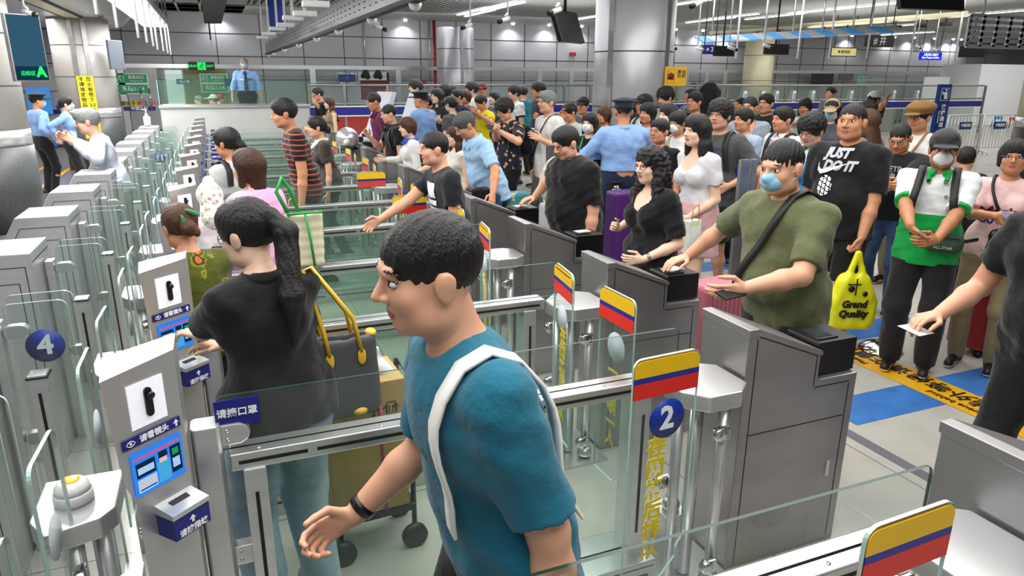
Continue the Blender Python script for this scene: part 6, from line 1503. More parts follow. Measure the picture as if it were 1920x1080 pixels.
g3 = P('person in charcoal T-shirt and black 33 shorts, hand on hip', 1352, 189, 5.55, 206, skin='a', top=cloth('#4a4a4c'), bottom=cloth('#131315'), legs='shorts', hair='fluffy', glasses='m', lw=at(1368, 348, 5.35), lhint=(-1, -.5, 0), sleeve='mid', hem=.80, shoes=mat('shoe_sneaker', '#b8bcc2', .5), res=.0105, palmL=(.2, .8, 0), hdirL=(-.7, .3, -.4))
me_ = text_mesh('33', .16, WTXT, bold=.05).copy()
bt = [c for c in g3['body'].children if c.name.startswith('bottoms')][0]; wrap(g3, me_, bt, -.11, .70, 1, 'shorts_number')
wrap(g3, grid_patch(.17, .12, 10, 6, lambda u, v: (int(u*10)+int(v*6)) % 2 == 0, WTXT, 'checker_print'), [c for c in g3['body'].children if c.name.startswith('top')][0], -.02, 1.02, 1, 'checker_print')
print_on(g3, 'NEW', .03, mat('print_violet', '#5a3aa8', .6), -.05, 1.30)
st = P('person with very long straight black hair, light crop top and pink skirt', 1308, 216, 4.85, 184, sex='f', skin='c', top=cloth('#cfcfd4'), bottom=cloth('#c9a0a4'), skirt=.62, hair='long', lean=3, hem=1.0, rw=at(1283, 400, 4.9), lw=at(1290, 408, 4.7), sleeve='short', neckline=.12, fat=1.05)
hb = MB(); T_ = st['T']; 
hs_ = Field(np.array((-.2, -.3, .9)), np.array((.2, .1, 1.8)), .01)
hs_.cap(st['W']((0, -.08, -.05)), T_((-.02, -.15, 1.0)), .06*st['s'], .04*st['s'], .02, flat=((1, 0, 0), .9)); hs_.wrinkle(.002, 150, 3); a_, b_ = hs_.mesh(); ob('long_hair_fall', np_mesh('long_hair_fall', [(a_, b_, 0)], [HM['k']]), st['body'])
wm = P('person in white top with white cone mask and shoulder strap', 1272, 209, 6.6, 200, sex='f', skin='b', top=WHT, bottom=NVY, hair='tie', mask='w', hp=-8); chest_strap(wm, mat('strap_beige', '#a39a80', .6), .03, side=1)
P('older person with short black hair, glasses and black top, mouth open', 1238, 223, 6.0, 198, sex='f', skin='b', top=BLK, bottom=BLK2, hair='short', glasses='m', rw=at(1238, 305, 5.85), fat=1.1)
pc = P('police officer person seen from behind in blue shirt and dark cap, black belt pouch', 1170, 186, 6.85, 74, skin='b', top=UNI, bottom=cloth('#1b2640'), hair='crop', cap=(cloth('#181d2c'), 'police'), tuck=True, hem=1.0, fat=1.22, sleeve='long', collar=True, lw=at(1128, 290, 7.05), rw=at(1208, 300, 7.1), lhint=(-1, -.4, -.3), rhint=(1, -.4, -.3))
T_ = pc['T']; po = ob('belt_pouch', MB().bbox(-.16, -.04, -.20, -.12, .86, 1.02, .012).mesh('belt_pouch', BLACKP), pc['body']); text('特警\nPOLICE', .03, WTXT, po, (-.10, -.204, .94))
mk = P('person in black jacket with white mask and green lanyard', 1106, 212, 7.4, 214, sex='f', skin='c', top=BLK, bottom=BLK2, hair='bob', hc='k', mask='w', sleeve='long')
ln = MB(); r_ = .70*.155+.035
for sx in (-1, 1): ln.tube([mk['T']((sx*.06, .06, 1.42)), mk['T']((sx*.045, r_+.02, 1.3)), mk['T']((0, r_+.035, 1.12))], .008, 6, r2=.003)
ob('lanyard', ln.mesh('lanyard', mat('lanyard_green', '#1f9a5a', .5)), mk['body'])
P('person with short auburn hair looking left behind the lanyard wearer', 1132, 201, 9.0, 184, sex='f', skin='b', top=BLK2, bottom=BLK2, hair='shortf', hc='r')
P('person with black hair holding a hand to the mouth', 1068, 194, 9.0, 190, sex='m', skin='b', top=cloth('#b4c4bc'), bottom=BLK2, hair='short', hp=-12, rw=at(1052, 226, 8.75), rhint=(.6, -.2, -1), hdirR=(0, 0, 1))
P('person in black baseball cap behind the hand-to-mouth person', 1093, 183, 10.0, 225, skin='b', top=GRYC, bottom=BLK2, hair='short', cap=(BLK, 'ball'))
wt_ = P('grey-haired person in white T-shirt with black crossbody strap and glasses', 1026, 171, 8.3, 186, skin='a', top=WHT, bottom=GRYC, hair='short', hc='w', glasses='m', hem=.74, sleeve='mid', lw=at(1015, 262, 8.1)); chest_strap(wt_, STRAPB, .018, side=-1)
fs = P('person in navy floral shirt looking at a phone, black backpack', 946, 186, 8.6, 194, skin='a', top=cloth('#161c30', 'floral', ('#d98a62', '#c9a06a'), 13), bottom=BLK, hair='fluffy', hp=-24, glasses='k', rw=at(928, 243, 8.35), lw=at(936, 246, 8.3), rhint=(.8, -.6, -.6), lhint=(-.8, -.6, -.6), sleeve='mid', curl=.8)
back_straps(fs, STRAPB); backpack(fs, BLK, 'black backpack on the navy floral shirt')
P('person in bright yellow T-shirt looking at a phone', 902, 178, 12.0, 190, skin='b', top=cloth('#d6c800'), bottom=BLK, hair='short', hp=-24, rw=at(892, 212, 11.7), lw=at(897, 214, 11.6), hem=.68)
p2 = P('police officer person in blue shirt and dark beret near the pale kiosks', 788, 172, 11.6, 125, skin='b', top=UNI, bottom=cloth('#15171f'), hair='crop', cap=(cloth('#14161e'), 'police'), mask='w', tuck=True, sleeve='long', fat=1.15, collar=True, hy=20)
P('person with long black hair, glasses and dark patterned shirt beside the police officer', 819, 166, 12.4, 200, sex='f', skin='c', top=BLK2, bottom=cloth('#6a6c70'), hair='long', glasses='k', rw=at(822, 224, 12.1), lw=at(826, 226, 12.0))
P('person in navy polo and dark glasses in the middle of the far queue', 857, 168, 13.0, 188, skin='b', top=NVY, bottom=BLK2, hair='short', glasses='k', collar=True, rw=at(850, 208, 12.8))
P('person in white T-shirt looking left beside the red cap', 884, 155, 14.3, 175, skin='a', top=WHT, bottom=GRYC, hair='fluffy')
P('person in red cap and pale shirt at the far queue', 904, 157, 15.5, 230, skin='d', top=cloth('#b9b4b4'), bottom=GRYC, hair='short', cap=(cloth('#7e1c24'), 'ball'))
P('person with black shoulder hair and pale top right of the yellow T-shirt', 926, 172, 13.6, 200, sex='f', skin='c', top=GRYC, bottom=BLK2, hair='bob', hc='k')
P('person in white T-shirt with dark collar stripes in the far queue', 964, 161, 13.2, 182, skin='a', top=[WHT, NVY], bottom=GRYC, hair='fluffy')
P('person in teal T-shirt behind the white T-shirt of the far queue', 980, 161, 14.4, 100, skin='b', top=cloth('#14687a'), bottom=BLK2, hair='short')
P('person in dark shirt and glasses with forearm raised, left of the grey-haired white T-shirt', 1009, 155, 12.6, 182, skin='b', top=cloth('#22272b'), bottom=BLK2, hair='fluffy', glasses='k', rw=at(1003, 218, 12.3))
P('person with dark hair lifting a phone beside the police beret', 778, 151, 14.2, 188, skin='c', top=WHT, bottom=GRYC, hair='fluffy', rw=at(771, 190, 14.0), hdirR=(0, 0, 1))
P('person with black hair partly hidden behind the long-haired glasses wearer', 834, 158, 14.6, 150, sex='f', skin='c', top=BLK, bottom=BLK2, hair='bob', hc='k')
P('person with dark bun low between navy polo and long hair', 845, 181, 11.5, 120, sex='f', skin='c', top=GRYC, bottom=BLK2, hair='tie')
P('person with short hair and blue top behind the navy polo', 846, 160, 15.2, 190, skin='b', top=cloth('#3a6aa8'), bottom=BLK2, hair='short')
P('person with wavy hair right behind the navy polo', 872, 169, 13.4, 200, sex='f', skin='b', top=GRYC, bottom=BLK2, hair='shortf', hc='b')
P('person with short dark hair standing behind the police officer beret', 800, 180, 12.9, 170, skin='b', top=NVY, bottom=BLK2, hair='short')
# --- queue, around the middle column
P('person with long black hair just right of the police cap', 1186, 186, 9.0, 150, sex='f', skin='c', top=BLK2, bottom=BLK2, hair='long')
cp = P('person in black sports cap looking left by the middle column', 1208, 178, 8.4, 184, skin='b', top=cloth('#c9cac8'), bottom=BLK2, hair='short', cap=(BLK, 'ball')); back_straps(cp, STRAPB)
P('person with black fringe and printed top below the sports cap', 1215, 193, 7.7, 200, sex='f', skin='b', top=cloth('#c9b6ba', 'floral', ('#b5404c', '#c9b6ba'), 20), bottom=BLK2, hair='bob', hc='k', hp=-4)
P('person with long black hair and pale face looking left behind the cone mask', 1254, 195, 7.1, 180, sex='f', skin='c', top=BLK2, bottom=BLK2, hair='long')
P('tall person with swept black hair looking down right of the column', 1249, 165, 9.2, 186, skin='a', top=cloth('#b7b6a6'), bottom=GRYC, hair='fluffy', hp=-18)
P('person in glasses and open dark shirt in front of the black case', 1304, 173, 8.7, 192, skin='b', top=cloth('#241f24'), bottom=BLK2, hair='short', glasses='m', neckline=.14)
P('person with dark hair hidden behind the black case carrier', 1297, 165, 10.6, 185, skin='b', top=GRYC, bottom=BLK2, hair='short')
P('person with short hair far behind the striped shirt', 1388, 182, 9.8, 190, skin='b', top=BLK2, bottom=BLK2, hair='crop')
P('person with short hair and ear showing behind the charcoal T-shirt', 1396, 204, 6.5, 180, skin='b', top=cloth('#9fb4c8'), bottom=BLK2, hair='short')
P('person in open blue striped shirt over white vest with glasses', 1407, 181, 7.2, 208, skin='b', top=cloth('#b9c4d0', 'vstripe', '#39424e', 22), bottom=GRYC, hair='crop', glasses='m', neckline=.16)
P('stout person in black T-shirt and glasses behind the striped shirt', 1438, 176, 8.0, 200, skin='b', top=BLK, bottom=BLK2, hair='short', glasses='k', fat=1.2)
wh = P('person in white collared shirt with black backpack straps looking left', 1470, 201, 5.9, 180, skin='b', top=WHT, bottom=GRYC, hair='short', collar=True, hy=-4); back_straps(wh, STRAPB)
P('person with black bob and red phone in the back of the queue', 1511, 184, 8.5, 210, sex='f', skin='b', top=WHT, bottom=GRYC, hair='bob', hc='k', hp=-14, rw=at(1495, 230, 8.2))
P('person in beige cap and grey mask with dark striped top', 1562, 187, 7.0, 216, sex='f', skin='c', top=cloth('#2a2c33', 'vstripe', '#6a6e78', 20), bottom=BLK2, hair='long', mask='b', cap=(cloth('#b39f7c'), 'ball'), hp=-14)
P('blurred person with short hair walking behind the right railing', 1560, 163, 12.2, 190, skin='b', top=GRYC, bottom=BLK2, hair='short')
P('person in white cap with arms raised to the face at the right railing', 1641, 172, 9.4, 6, sex='f', skin='b', top=BLK, bottom=BLK2, hair='tie', cap=(cloth('#d0d0c8'), 'ball'), rw=at(1655, 192, 9.2), lw=at(1662, 190, 9.4))
mw = P('person in white T-shirt with black backpack strap seen from behind at right', 1628, 187, 6.7, 120, skin='b', top=WHT, bottom=KHA, hair='crop', sleeve='mid'); back_straps(mw, STRAPB)
P('person with long brown hair seen from behind beside the tall black T-shirt', 1630, 205, 5.6, 95, sex='f', skin='c', top=cloth('#9a9a9c', 'vstripe', '#2a2a2c', 24), bottom=BLK2, hair='long', hc='r')
# --- staff
gd = person('guard person in light blue uniform, tie and blue mask on the platform', at(457, 109, 17.0), 266, skin='b', top=UNI, bottom=cloth('#15171f'), hair='crop', hc='w', mask='b', tuck=True, hem=1.0, sleeve='long', collar=True, root_z=.78, res=.012, faceres=.007, lw=at(494, 196, 16.9), rw=at(434, 197, 16.9), lhint=(-1, -.3, 0), rhint=(1, -.3, 0), fat=1.05)
T_ = gd['T']; r_ = .70*.155+.03; tie = MB(); tie.add([T_(p) for p in ((-.025, r_*.7, 1.41), (.025, r_*.7, 1.41), (-.03, r_+.02, 1.25), (.03, r_+.02, 1.25), (-.045, r_+.03, 1.02), (.045, r_+.03, 1.02), (0, r_+.03, .96))], [(0, 2, 3, 1), (2, 4, 5, 3), (4, 6, 5)]); ob('necktie', tie.mesh('necktie', mat('tie_navy', '#123248', .5)), gd['body'])
for sx in (-1, 1):
    e_ = MB().box(-.055, .055, -.028, .028, -.004, .008); m_ = ob('epaulette', e_.mesh('epaulette', mat('epaulette_navy', '#141a2c', .5)), gd['body'], gd['sh'][sx]+np.array((-sx*.03, 0, .068)), (0, sx*.35, 0))
    for j in (-.02, .01, .035): ob('silver_star', MB().sphere((0, 0, 0), .008, 5).mesh('silver_star', CHROME), m_, (j, 0, .011))
ob('chest_badge', MB().box(-.045, .045, 0, .006, -.012, .012).mesh('chest_badge', mat('badge', '#2a3a4a', .4)), gd['body'], T_((-.085, r_+.012, 1.25))); ob('chest_badge', MB().box(-.045, .045, 0, .006, -.014, .014).mesh('chest_badge', PWHITE), gd['body'], T_((.085, r_+.012, 1.24)))
GLV = mat('glove_blue', '#2f86d8', .45)
o1 = P('officer person in blue shirt and black cap beside the left column, seen from behind', 68, 176, 15.0, 40, skin='b', top=UNI, bottom=BLK2, hair='crop', cap=(BLK, 'police'), mask='b', sleeve='long', tuck=True, hem=1.0, rw=at(98, 262, 14.8), rhint=(.6, -1, -.2), hy=-20)
o2 = P('officer person with black bun and blue mask facing right near the notice column', 122, 182, 14.6, 5, sex='f', skin='c', top=UNI, bottom=BLK2, hair='bun', mask='b', sleeve='long', tuck=True, hem=1.0, lw=at(106, 258, 14.7), rw=at(108, 260, 14.4), lhint=(-.6, -1, -.2), rhint=(.6, -1, -.2))
for q, sd in ((o1, 1), (o2, -1)):
    w_ = q['wr'][sd]; G_ = Field(w_-.12, w_+.12, .008); dn = (w_-q['el'][sd]); dn /= np.linalg.norm(dn); hand(G_, w_, dn, np.array((-sd, 0, 0.)), sd, q['s']*1.12); a_, b_ = G_.mesh(); ob('glove', np_mesh('glove', [(a_, b_, 0)], [GLV]), q['body'])
ar = person('officer person cut by the left edge reaching out a blue gloved hand', (-2.78, 7.75, 1.78), 8, skin='a', top=UNI, bottom=BLK2, hair='short', cap=(BLK, 'police'), sleeve='long', tuck=True, hem=1.0, lw=at(52, 358, 8.0), rw=None, lhint=(-.4, -.4, -1), res=.011)
w_ = ar['wr'][-1]; G_ = Field(w_-.14, w_+.24, .006); dn = (w_-ar['el'][-1]); dn /= np.linalg.norm(dn); hand(G_, w_, dn, np.array((0, 0, -1.)), -1, ar['s']*1.12, .15); a_, b_ = G_.mesh(); ob('glove', np_mesh('glove', [(a_, b_, 0)], [GLV]), ar['body'])
P('grey-haired person in pale shirt and glasses leaving through an exit gate', 160, 204, 8.46, 182, skin='a', top=cloth('#b9bfd0'), bottom=cloth('#b7b0a2'), hair='short', hc='w', glasses='k', lean=14, hp=-6, sleeve='long', rw=at(130, 262, 8.2), lw=at(140, 268, 8.1), stride=.2, res=.0105)
P('person in black T-shirt with hand at the chin right of the podium', 595, 165, 15.9, 186, skin='a', top=BLK, bottom=BLK2, hair='short', rw=at(589, 192, 15.7), hp=-10, hdirR=(0, 0, 1))
P('person with very long brown hair and tan dress right of the podium', 616, 183, 15.25, 190, sex='f', skin='c', top=cloth('#8a7a5a'), bottom=cloth('#8a7a5a'), skirt=.6, hair='long', hc='r', sleeve='none')
P('person in white cap seen through the podium glass', 398, 178, 19.2, 170, skin='a', top=WHT, bottom=GRYC, hair='short', cap=(cloth('#c8cdb8'), 'ball'))
P('person in red cap seen through the podium glass', 412, 177, 19.9, 10, skin='a', top=GRYC, bottom=GRYC, hair='short', cap=(cloth('#b02a3c'), 'ball'))
P('person in pale hood far left behind the podium glass', 372, 180, 19.4, 190, skin='a', top=cloth('#b9c0bc'), bottom=GRYC, hair='short', hc='w')
# ================================================================== bags, cases and posts
def blob(name, prims, m, lo, hi, res=.008, wr=0, par=None, loc=(0, 0, 0), rot=(0, 0, 0)):
    G = Field(lo, hi, res)
    for p in prims:
        if p[0] == 'c': G.cap(*p[1:])
        else: G.ell(*p[1:])
    if wr: G.wrinkle(wr, 40, 3)
    P_, Q_ = G.mesh(); return ob(name, np_mesh(name, [(P_, Q_, 0)], [m]), par, loc, rot)
YH = mat('handle_yellow', '#d9b12c', .45)
# grey handbag with yellow handles
c = at(648, 700, 2.62)
t = thing('handbag', 'dark grey shoulder bag with yellow handles hanging from the ponytail wearer', 'bag', c, .12)
def bagbody(w, hh, d, m, res=.007, flare=1.15):
    G = Field((-w*.75, -d-.05, -hh/2-.05), (w*.75, d+.05, hh/2+.06), res); n_ = 6
    for i in range(n_):
        z0 = -hh/2+hh*i/n_+.02; f_ = 1/flare+(1-1/flare)*i/(n_-1); G.cap((-w/2*f_+d*.5, 0, z0), (w/2*f_-d*.5, 0, z0), d*.62, d*.62, .03)
    G.v = np.maximum(G.v, 0+G.v); G.halfcut((0, 0, hh/2), (0, 0, 1)); G.ell((0, 0, hh/2+.01), (w*.43, d*.42, .08), None, .006, '-'); G.wrinkle(.0022, 26, 5); P_, Q_ = G.mesh(); return np_mesh('bag_body', [(P_, Q_, 0)], [m])
ob('bag_body', bagbody(.24, .32, .07, mat('bag_grey', '#4b4b4e', .45, bump=.1, bscale=60), flare=.92), t)
for y_ in (-.05, .05):
    q = Vector(at(566, 505, 2.62+y_*.5))-c; q.rotate(Matrix.Rotation(-.12, 3, 'Z')); ob('handle', MB().tube([(-.07, y_, .10), (-.085, y_*.9, .2), (q.x, y_*.5, q.z), (q.x+.03, y_*.3, q.z+.005), (.03, y_*.9, .24), (.055, y_, .10)], .009, 8).mesh('handle', YH), t)
    for x_ in (-.07, .055): ob('handle_patch', blob('x', [('e', (0, 0, 0), (.018, .006, .035), None, 0)], YH, (-.03, -.02, -.05), (.03, .02, .05), .004).data, t, (x_, y_*1.02, .08)); bpy.data.objects.remove(bpy.data.objects['x'])
for x_ in (-.105, .11): ob('corner_tip', MB().sphere((0, 0, 0), .022, 8, rz=.016, ry=.03).mesh('corner_tip', YH), t, (x_, 0, .155 if x_ > 0 else -.15))
ob('corner_patch', MB().sphere((0, 0, 0), .038, 8, rz=.022, ry=.05).mesh('corner_patch', YH), t, (.04, -.01, -.155))
# cardboard box on a trolley in the lane
a = Vector((.46, 2.88, .14))
t = thing('cardboard_box', 'brown cardboard box tied with pink string on a folding trolley', 'box', a, .05)
ob('carton', MB().bbox(-.17, .17, -.14, .14, .10, .72, .004).mesh('carton', mat('cardboard', '#a98d55', .7, bump=.05, bscale=90)), t)
ob('pink_string', MB().tube([(.06, -.145, .10), (.055, -.146, .72), (.055, .14, .725)], .006, 6).mesh('pink_string', mat('string_pink', '#c43a8a', .5)), t)
pr = ob('handling_marks', MB().box(.085, .125, -.1425, -.141, .56, .563).box(.085, .125, -.1425, -.141, .62, .623).box(.085, .088, -.1425, -.141, .56, .623).box(.122, .125, -.1425, -.141, .56, .623).box(.095, .098, -.1425, -.141, .57, .605).box(.11, .113, -.1425, -.141, .57, .605).mesh('handling_marks', BTXT), t)
text('↑↑', .05, BTXT, t, (.105, -.143, .59)); text('☂', .05, BTXT, t, (.03, -.143, .59))
t = thing('luggage_trolley', 'black folding trolley carrying the cardboard box', 'trolley', (.46, 2.88, 0), .05)
ob('base_plate', MB().bbox(-.17, .2, -.14, .14, .2, .235, .004).mesh('base_plate', BLACKP), t)
ob('back_frame', MB().tube([(.2, -.1, .1), (.2, -.1, .85), (.2, .1, .85), (.2, .1, .1)], .012).mesh('back_frame', BLACKP), t)
for x_ in (-.14, .19):
    for y_ in (-.13, .13): ob('wheel', MB().lathe([(.06, -.012), (.06, .012)], axis='y').mesh('wheel', BLACKP), t, (x_, y_, .06))
ob('caster_stem', MB().box(-.15, -.13, -.1, .1, .06, .2).mesh('caster_stem', BLACKP), t)
blob('plastic_bag', [('e', (0, 0, 0), (.05, .04, .05), None, .02), ('e', (.03, 0, -.04), (.045, .04, .05), None, .02), ('c', (0, 0, 0), (0, 0, .09), .02, .01, .02)], mat('thin_plastic', '#cfd6da', .3), (-.1, -.1, -.12), (.1, .1, .12), .006, .004, None, at(708, 690, 2.86))
tag(bpy.data.objects['plastic_bag'], 'crumpled white plastic bag tied on top of the cardboard box', 'bag')
# cream tote with green trim
c = at(572, 447, 4.42); t = thing('tote_bag', 'cream canvas tote with green trim hanging behind the pink top', 'bag', c, .1); GT = mat('trim_green', '#1f9a48', .6); CV = mat('canvas_cream', '#d6ccb2', .8, bump=.1, bscale=80)
ob('bag_body', bagbody(.22, .34, .06, CV, .008, 1.0), t)
ob('trim', MB().tube([(-.105, -.05, .165), (.0, -.065, .17), (.105, -.05, .165)], .008).tube([(.0, -.068, .165), (.02, -.066, 0), (.035, -.06, -.165)], .008).tube([(.11, 0, .165), (.105, -.02, -.15)], .008).mesh('trim', GT), t)
ob('handle', MB().tube([(-.09, -.03, .16), (-.15, -.02, .30), (-.11, .0, .38), (-.06, .02, .3), (-.02, .03, .16)], .012).mesh('handle', GT), t)
# yellow carrier bag
c = at(1600, 542, 3.74); t = thing('carrier_bag', 'bright yellow plastic carrier bag held by the tall black slogan T-shirt wearer', 'bag', c, -.35); YB = mat('bag_yellow', '#dfe01c', .35, bump=.3, bscale=9)
G = Field((-.22, -.12, -.36), (.22, .12, .36), .008)
for i in range(7): z0 = -.27+.34*i/6; wd = .14-.07*max(0, (i-3))/3; G.cap((-wd, 0, z0), (wd, 0, z0), .055, .05, .04)
for sx in (-1, 1): G.cap((sx*.055, 0, .08), (sx*.012, 0, .28), .03, .012, .03)
G.wrinkle(.004, 38, 4); P_, Q_ = G.mesh(); ob('bag_body', np_mesh('bag_body', [(P_, Q_, 0)], [YB]), t)
text('Grand\nQuality', .075, BTXT, t, (-.01, -.068, -.14), bold=.06, shear=.1); ob('print_figure', MB().lathe([(.025, -.068), (.025, -.066)], c=(-.05, 0, .02), axis='y').lathe([(.02, -.068), (.02, -.066)], c=(.06, 0, -.02), axis='y').box(-.08, .02, -.069, -.067, .05, .06).box(-.02, -.01, -.069, -.067, -.03, .1).mesh('print_figure', BTXT), t)
# waist bag of the green polo wearer
gt_ = gp['P2W'](gp['T']((-.10, .155, .985))); t = thing('waist_bag', 'dark green canvas waist bag on the white and green polo', 'bag', gt_, gp['body'].rotation_euler.z)
blob('pouch', [('c', (-.07, .02, .015), (.07, .02, .015), .05, .05, .03, '+', ((0, 1, 0), .62)), ('c', (-.06, .02, -.03), (.06, .02, -.03), .045, .045, .03, '+', ((0, 1, 0), .7)), ('c', (-.05, .05, -.025), (.05, .05, -.025), .032, .032, .01, '+', ((0, 1, 0), .6))], mat('canvas_green', '#2d4633', .7), (-.16, -.06, -.12), (.16, .12, .1), .006, .001, t)
ob('zip', MB().tube([(-.09, .055, .035), (0, .066, .04), (.09, .055, .035)], .003, 6).mesh('zip', BLACKP), t); ob('lettering', text_mesh('ALL STAR', .026, mat('print_pale', '#b9c4a8', .6)), t, (0, .076, -.03), (PI/2, 0, PI))
ob('belt', MB().tube([(-.19, -.10, .02), (-.13, .01, .02), (.14, .01, .02), (.24, -.07, .03)], .008, 6, r2=.014).mesh('belt', BLACKP), t)
# suitcases
def suitcase(label, x, y, w, d, hh, m, rz=0, ribs=True, handle=0, name='suitcase'):
    t = thing(name, label, 'suitcase', (x, y, 0), rz, None); mb = MB(); mb.bbox(-w/2, w/2, -d/2, d/2, .06, .06+hh, .035, seg=3)
    ob('shell', mb.mesh('shell', m), t)
    if ribs:
        r_ = MB()
        for i in range(9): xx = -w/2+.05+(w-.1)*i/8; r_.box(xx-.008, xx+.008, -d/2-.006, -d/2+.002, .12, hh); 
        ob('ribs', r_.mesh('ribs', m), t)
    for sx in (-1, 1):
        for sy in (-1, 1): ob('wheel', MB().lathe([(.03, -.012), (.03, .012)], axis='x').mesh('wheel', BLACKP), t, (sx*(w/2-.05), sy*(d/2-.04), .03)); 
    if handle: 
        for sx in (-1, 1): ob('pull_rod', MB().tube([(sx*.09, d*.3, hh+.05), (sx*.09, d*.3, hh+handle)], .011, 8).mesh('pull_rod', mat('rod_grey', '#9aa0a6', .3, .8)), t)
        ob('grip', MB().bbox(-.11, .11, d*.3-.015, d*.3+.015, hh+handle, hh+handle+.035, .008).mesh('grip', BLACKP), t)
    return t
rs = suitcase('red ribbed hard suitcase with silver edge behind the green polo wearer', 5.52, 3.50, .46, .28, .60, mat('case_red', '#8c1a1e', .3), .15)
ob('edge_frame', MB().box(.225, .238, -.145, .145, .1, .62).mesh('edge_frame', mat('rod_grey', '#9aa0a6', .3, .8)), rs); text('Motor', .05, mat('print_orange', '#e06a4a', .5), rs, (.1, -.155, .52))
t = thing('duffel_bag', 'black duffel bag with white label lying on the red suitcase', 'bag', (5.55, 3.48, .67), .12)
blob('duffel', [('c', (-.24, 0, .14), (.28, 0, .14), .15, .15, .03, '+', ((0, 1, 0), .95)), ('c', (-.2, 0, .1), (.24, 0, .1), .13, .13, .05)], BLK, (-.5, -.25, -.06), (.55, .25, .36), .014, .006, t)
ob('label_patch', MB().box(-.12, -.02, -.166, -.16, .12, .2).mesh('label_patch', PWHITE), t); text('Jeep', .03, BTXT, t, (-.07, -.168, .16), shear=.3); ob('carry_handle', MB().tube([(-.1, -.08, .28), (-.08, -.08, .33), (.1, -.08, .33), (.12, -.08, .28)], .012).mesh('carry_handle', BLK), t)
suitcase('dark suitcase with long grey pull rods in front of the pink T-shirt', 5.0, 2.66, .38, .24, .5, mat('case_black', '#1a1b1e', .5), .3, False, .42)
t = thing('shoulder_bag', 'black leather flap bag with gold clasp at the pink T-shirt wearer', 'bag', at(1893, 455, 3.05), -.3)
blob('pouch', [('c', (-.11, 0, -.04), (.11, 0, -.04), .055, .055, .03, '+', ((0, 1, 0), .7)), ('c', (-.11, 0, .05), (.11, 0, .05), .05, .05, .03, '+', ((0, 1, 0), .7))], mat('leather_black', '#141416', .35), (-.2, -.1, -.13), (.2, .1, .13), .008, 0, t); ob('clasp', MB().sphere((0, -.045, .0), .014, 8, rz=.018, ry=.006).mesh('clasp', mat('gold', '#c9a13a', .25, 1)), t)
suitcase('purple suitcase standing by the police officer seen from behind', 3.72, 6.1, .30, .22, .95, mat('case_purple', '#4a1c66', .4), 0, False)
suitcase('white hard suitcase under the cream rucksack', 2.98, 6.05, .34, .24, .88, mat('case_white', '#b9bec2', .35), 0)
c = (2.94, 6.02, 1.19); t = thing('rucksack', 'cream canvas rucksack resting on the white suitcase', 'bag', c, .2); blob('sack', [('e', (0, 0, 0), (.17, .12, .2), None, .04), ('c', (-.08, 0, -.1), (.1, 0, -.1), .12, .12, .05), ('e', (-.12, -.04, 0), (.08, .08, .12), None, .04)], mat('canvas_pale', '#c3bda6', .8, bump=.2, bscale=14), (-.3, -.25, -.27), (.32, .25, .3), .012, .006, t); ob('strap', MB().tube([(.06, -.1, .18), (.12, -.14, .0), (.1, -.13, -.18)], .012).mesh('strap', mat('canvas_pale', '#c3bda6', .8)), t)
suitcase('suitcase with teal floral cover and black handle by the light blue shirt', 2.92, 7.0, .28, .2, .85, cloth('#3f7f86', 'floral', ('#d98a3c', '#9fc9c0'), 14), 0, False)
suitcase('pink suitcase with rose edge standing behind the curly-haired wearer', 2.92, 3.55, .40, .24, .78, mat('case_pink', '#b8697a', .4), .1)
t = thing('gift_bag', 'white and lime green printed paper bag of the pink skirt wearer', 'bag', at(1296, 440, 4.55), .2); ob('paper_body', MB().bbox(-.07, .07, -.035, .035, -.14, .12, .003).mesh('paper_body', cloth('#dfe3da', 'floral', ('#8fc23c', '#cfe0a0'), 12)), t); ob('cord_handle', MB().tube([(-.04, -.03, .12), (-.03, -.03, .24), (.03, -.03, .24), (.04, -.03, .12)], .004).mesh('cord_handle', mat('cord_tan', '#b98f62', .6)), t)
t = thing('instrument_case', 'tall black soft instrument case carried in the queue right of the column', 'case', (6.98, 9.15, 0), 0)
blob('soft_case', [('c', (-.04, 0, 1.15), (.02, 0, 1.86), .21, .18, .05, '+', ((0, 1, 0), .7)), ('c', (0, 0, .5), (-.02, 0, 1.2), .12, .17, .05, '+', ((0, 1, 0), .7)), ('c', (.06, 0, 1.84), (.12, 0, 1.86), .10, .09, .04)], BLK, (-.35, -.25, .3), (.35, .25, 2.1), .016, .003, t); ob('end_cap', MB().lathe([(.05, 0), (.07, .4), (.1, .5)]).mesh('end_cap', BLK), t)
# blue backpack worn on the front by the young person
c_ = kd['P2W'](kd['T']((-.05, .19, 1.17))); t = thing('backpack', 'bright blue backpack worn on the front by the young glasses wearer', 'backpack', c_, kd['body'].rotation_euler.z)
blob('pack', [('c', (-.06, 0, .08), (.06, 0, .08), .09, .09, .04), ('c', (-.06, 0, -.1), (.06, 0, -.1), .10, .10, .05)], mat('pack_blue', '#1f7fc4', .6), (-.25, -.2, -.28), (.25, .2, .28), .01, .003, t); ob('webbing', MB().box(-.012, .012, .088, .102, -.15, .1).mesh('webbing', GRYC), t)
bl = backpack(g3, mat('pack_royal', '#1c3fae', .6), 'royal blue backpack on the charcoal T-shirt with 33 shorts'); back_straps(g3, STRAPB)
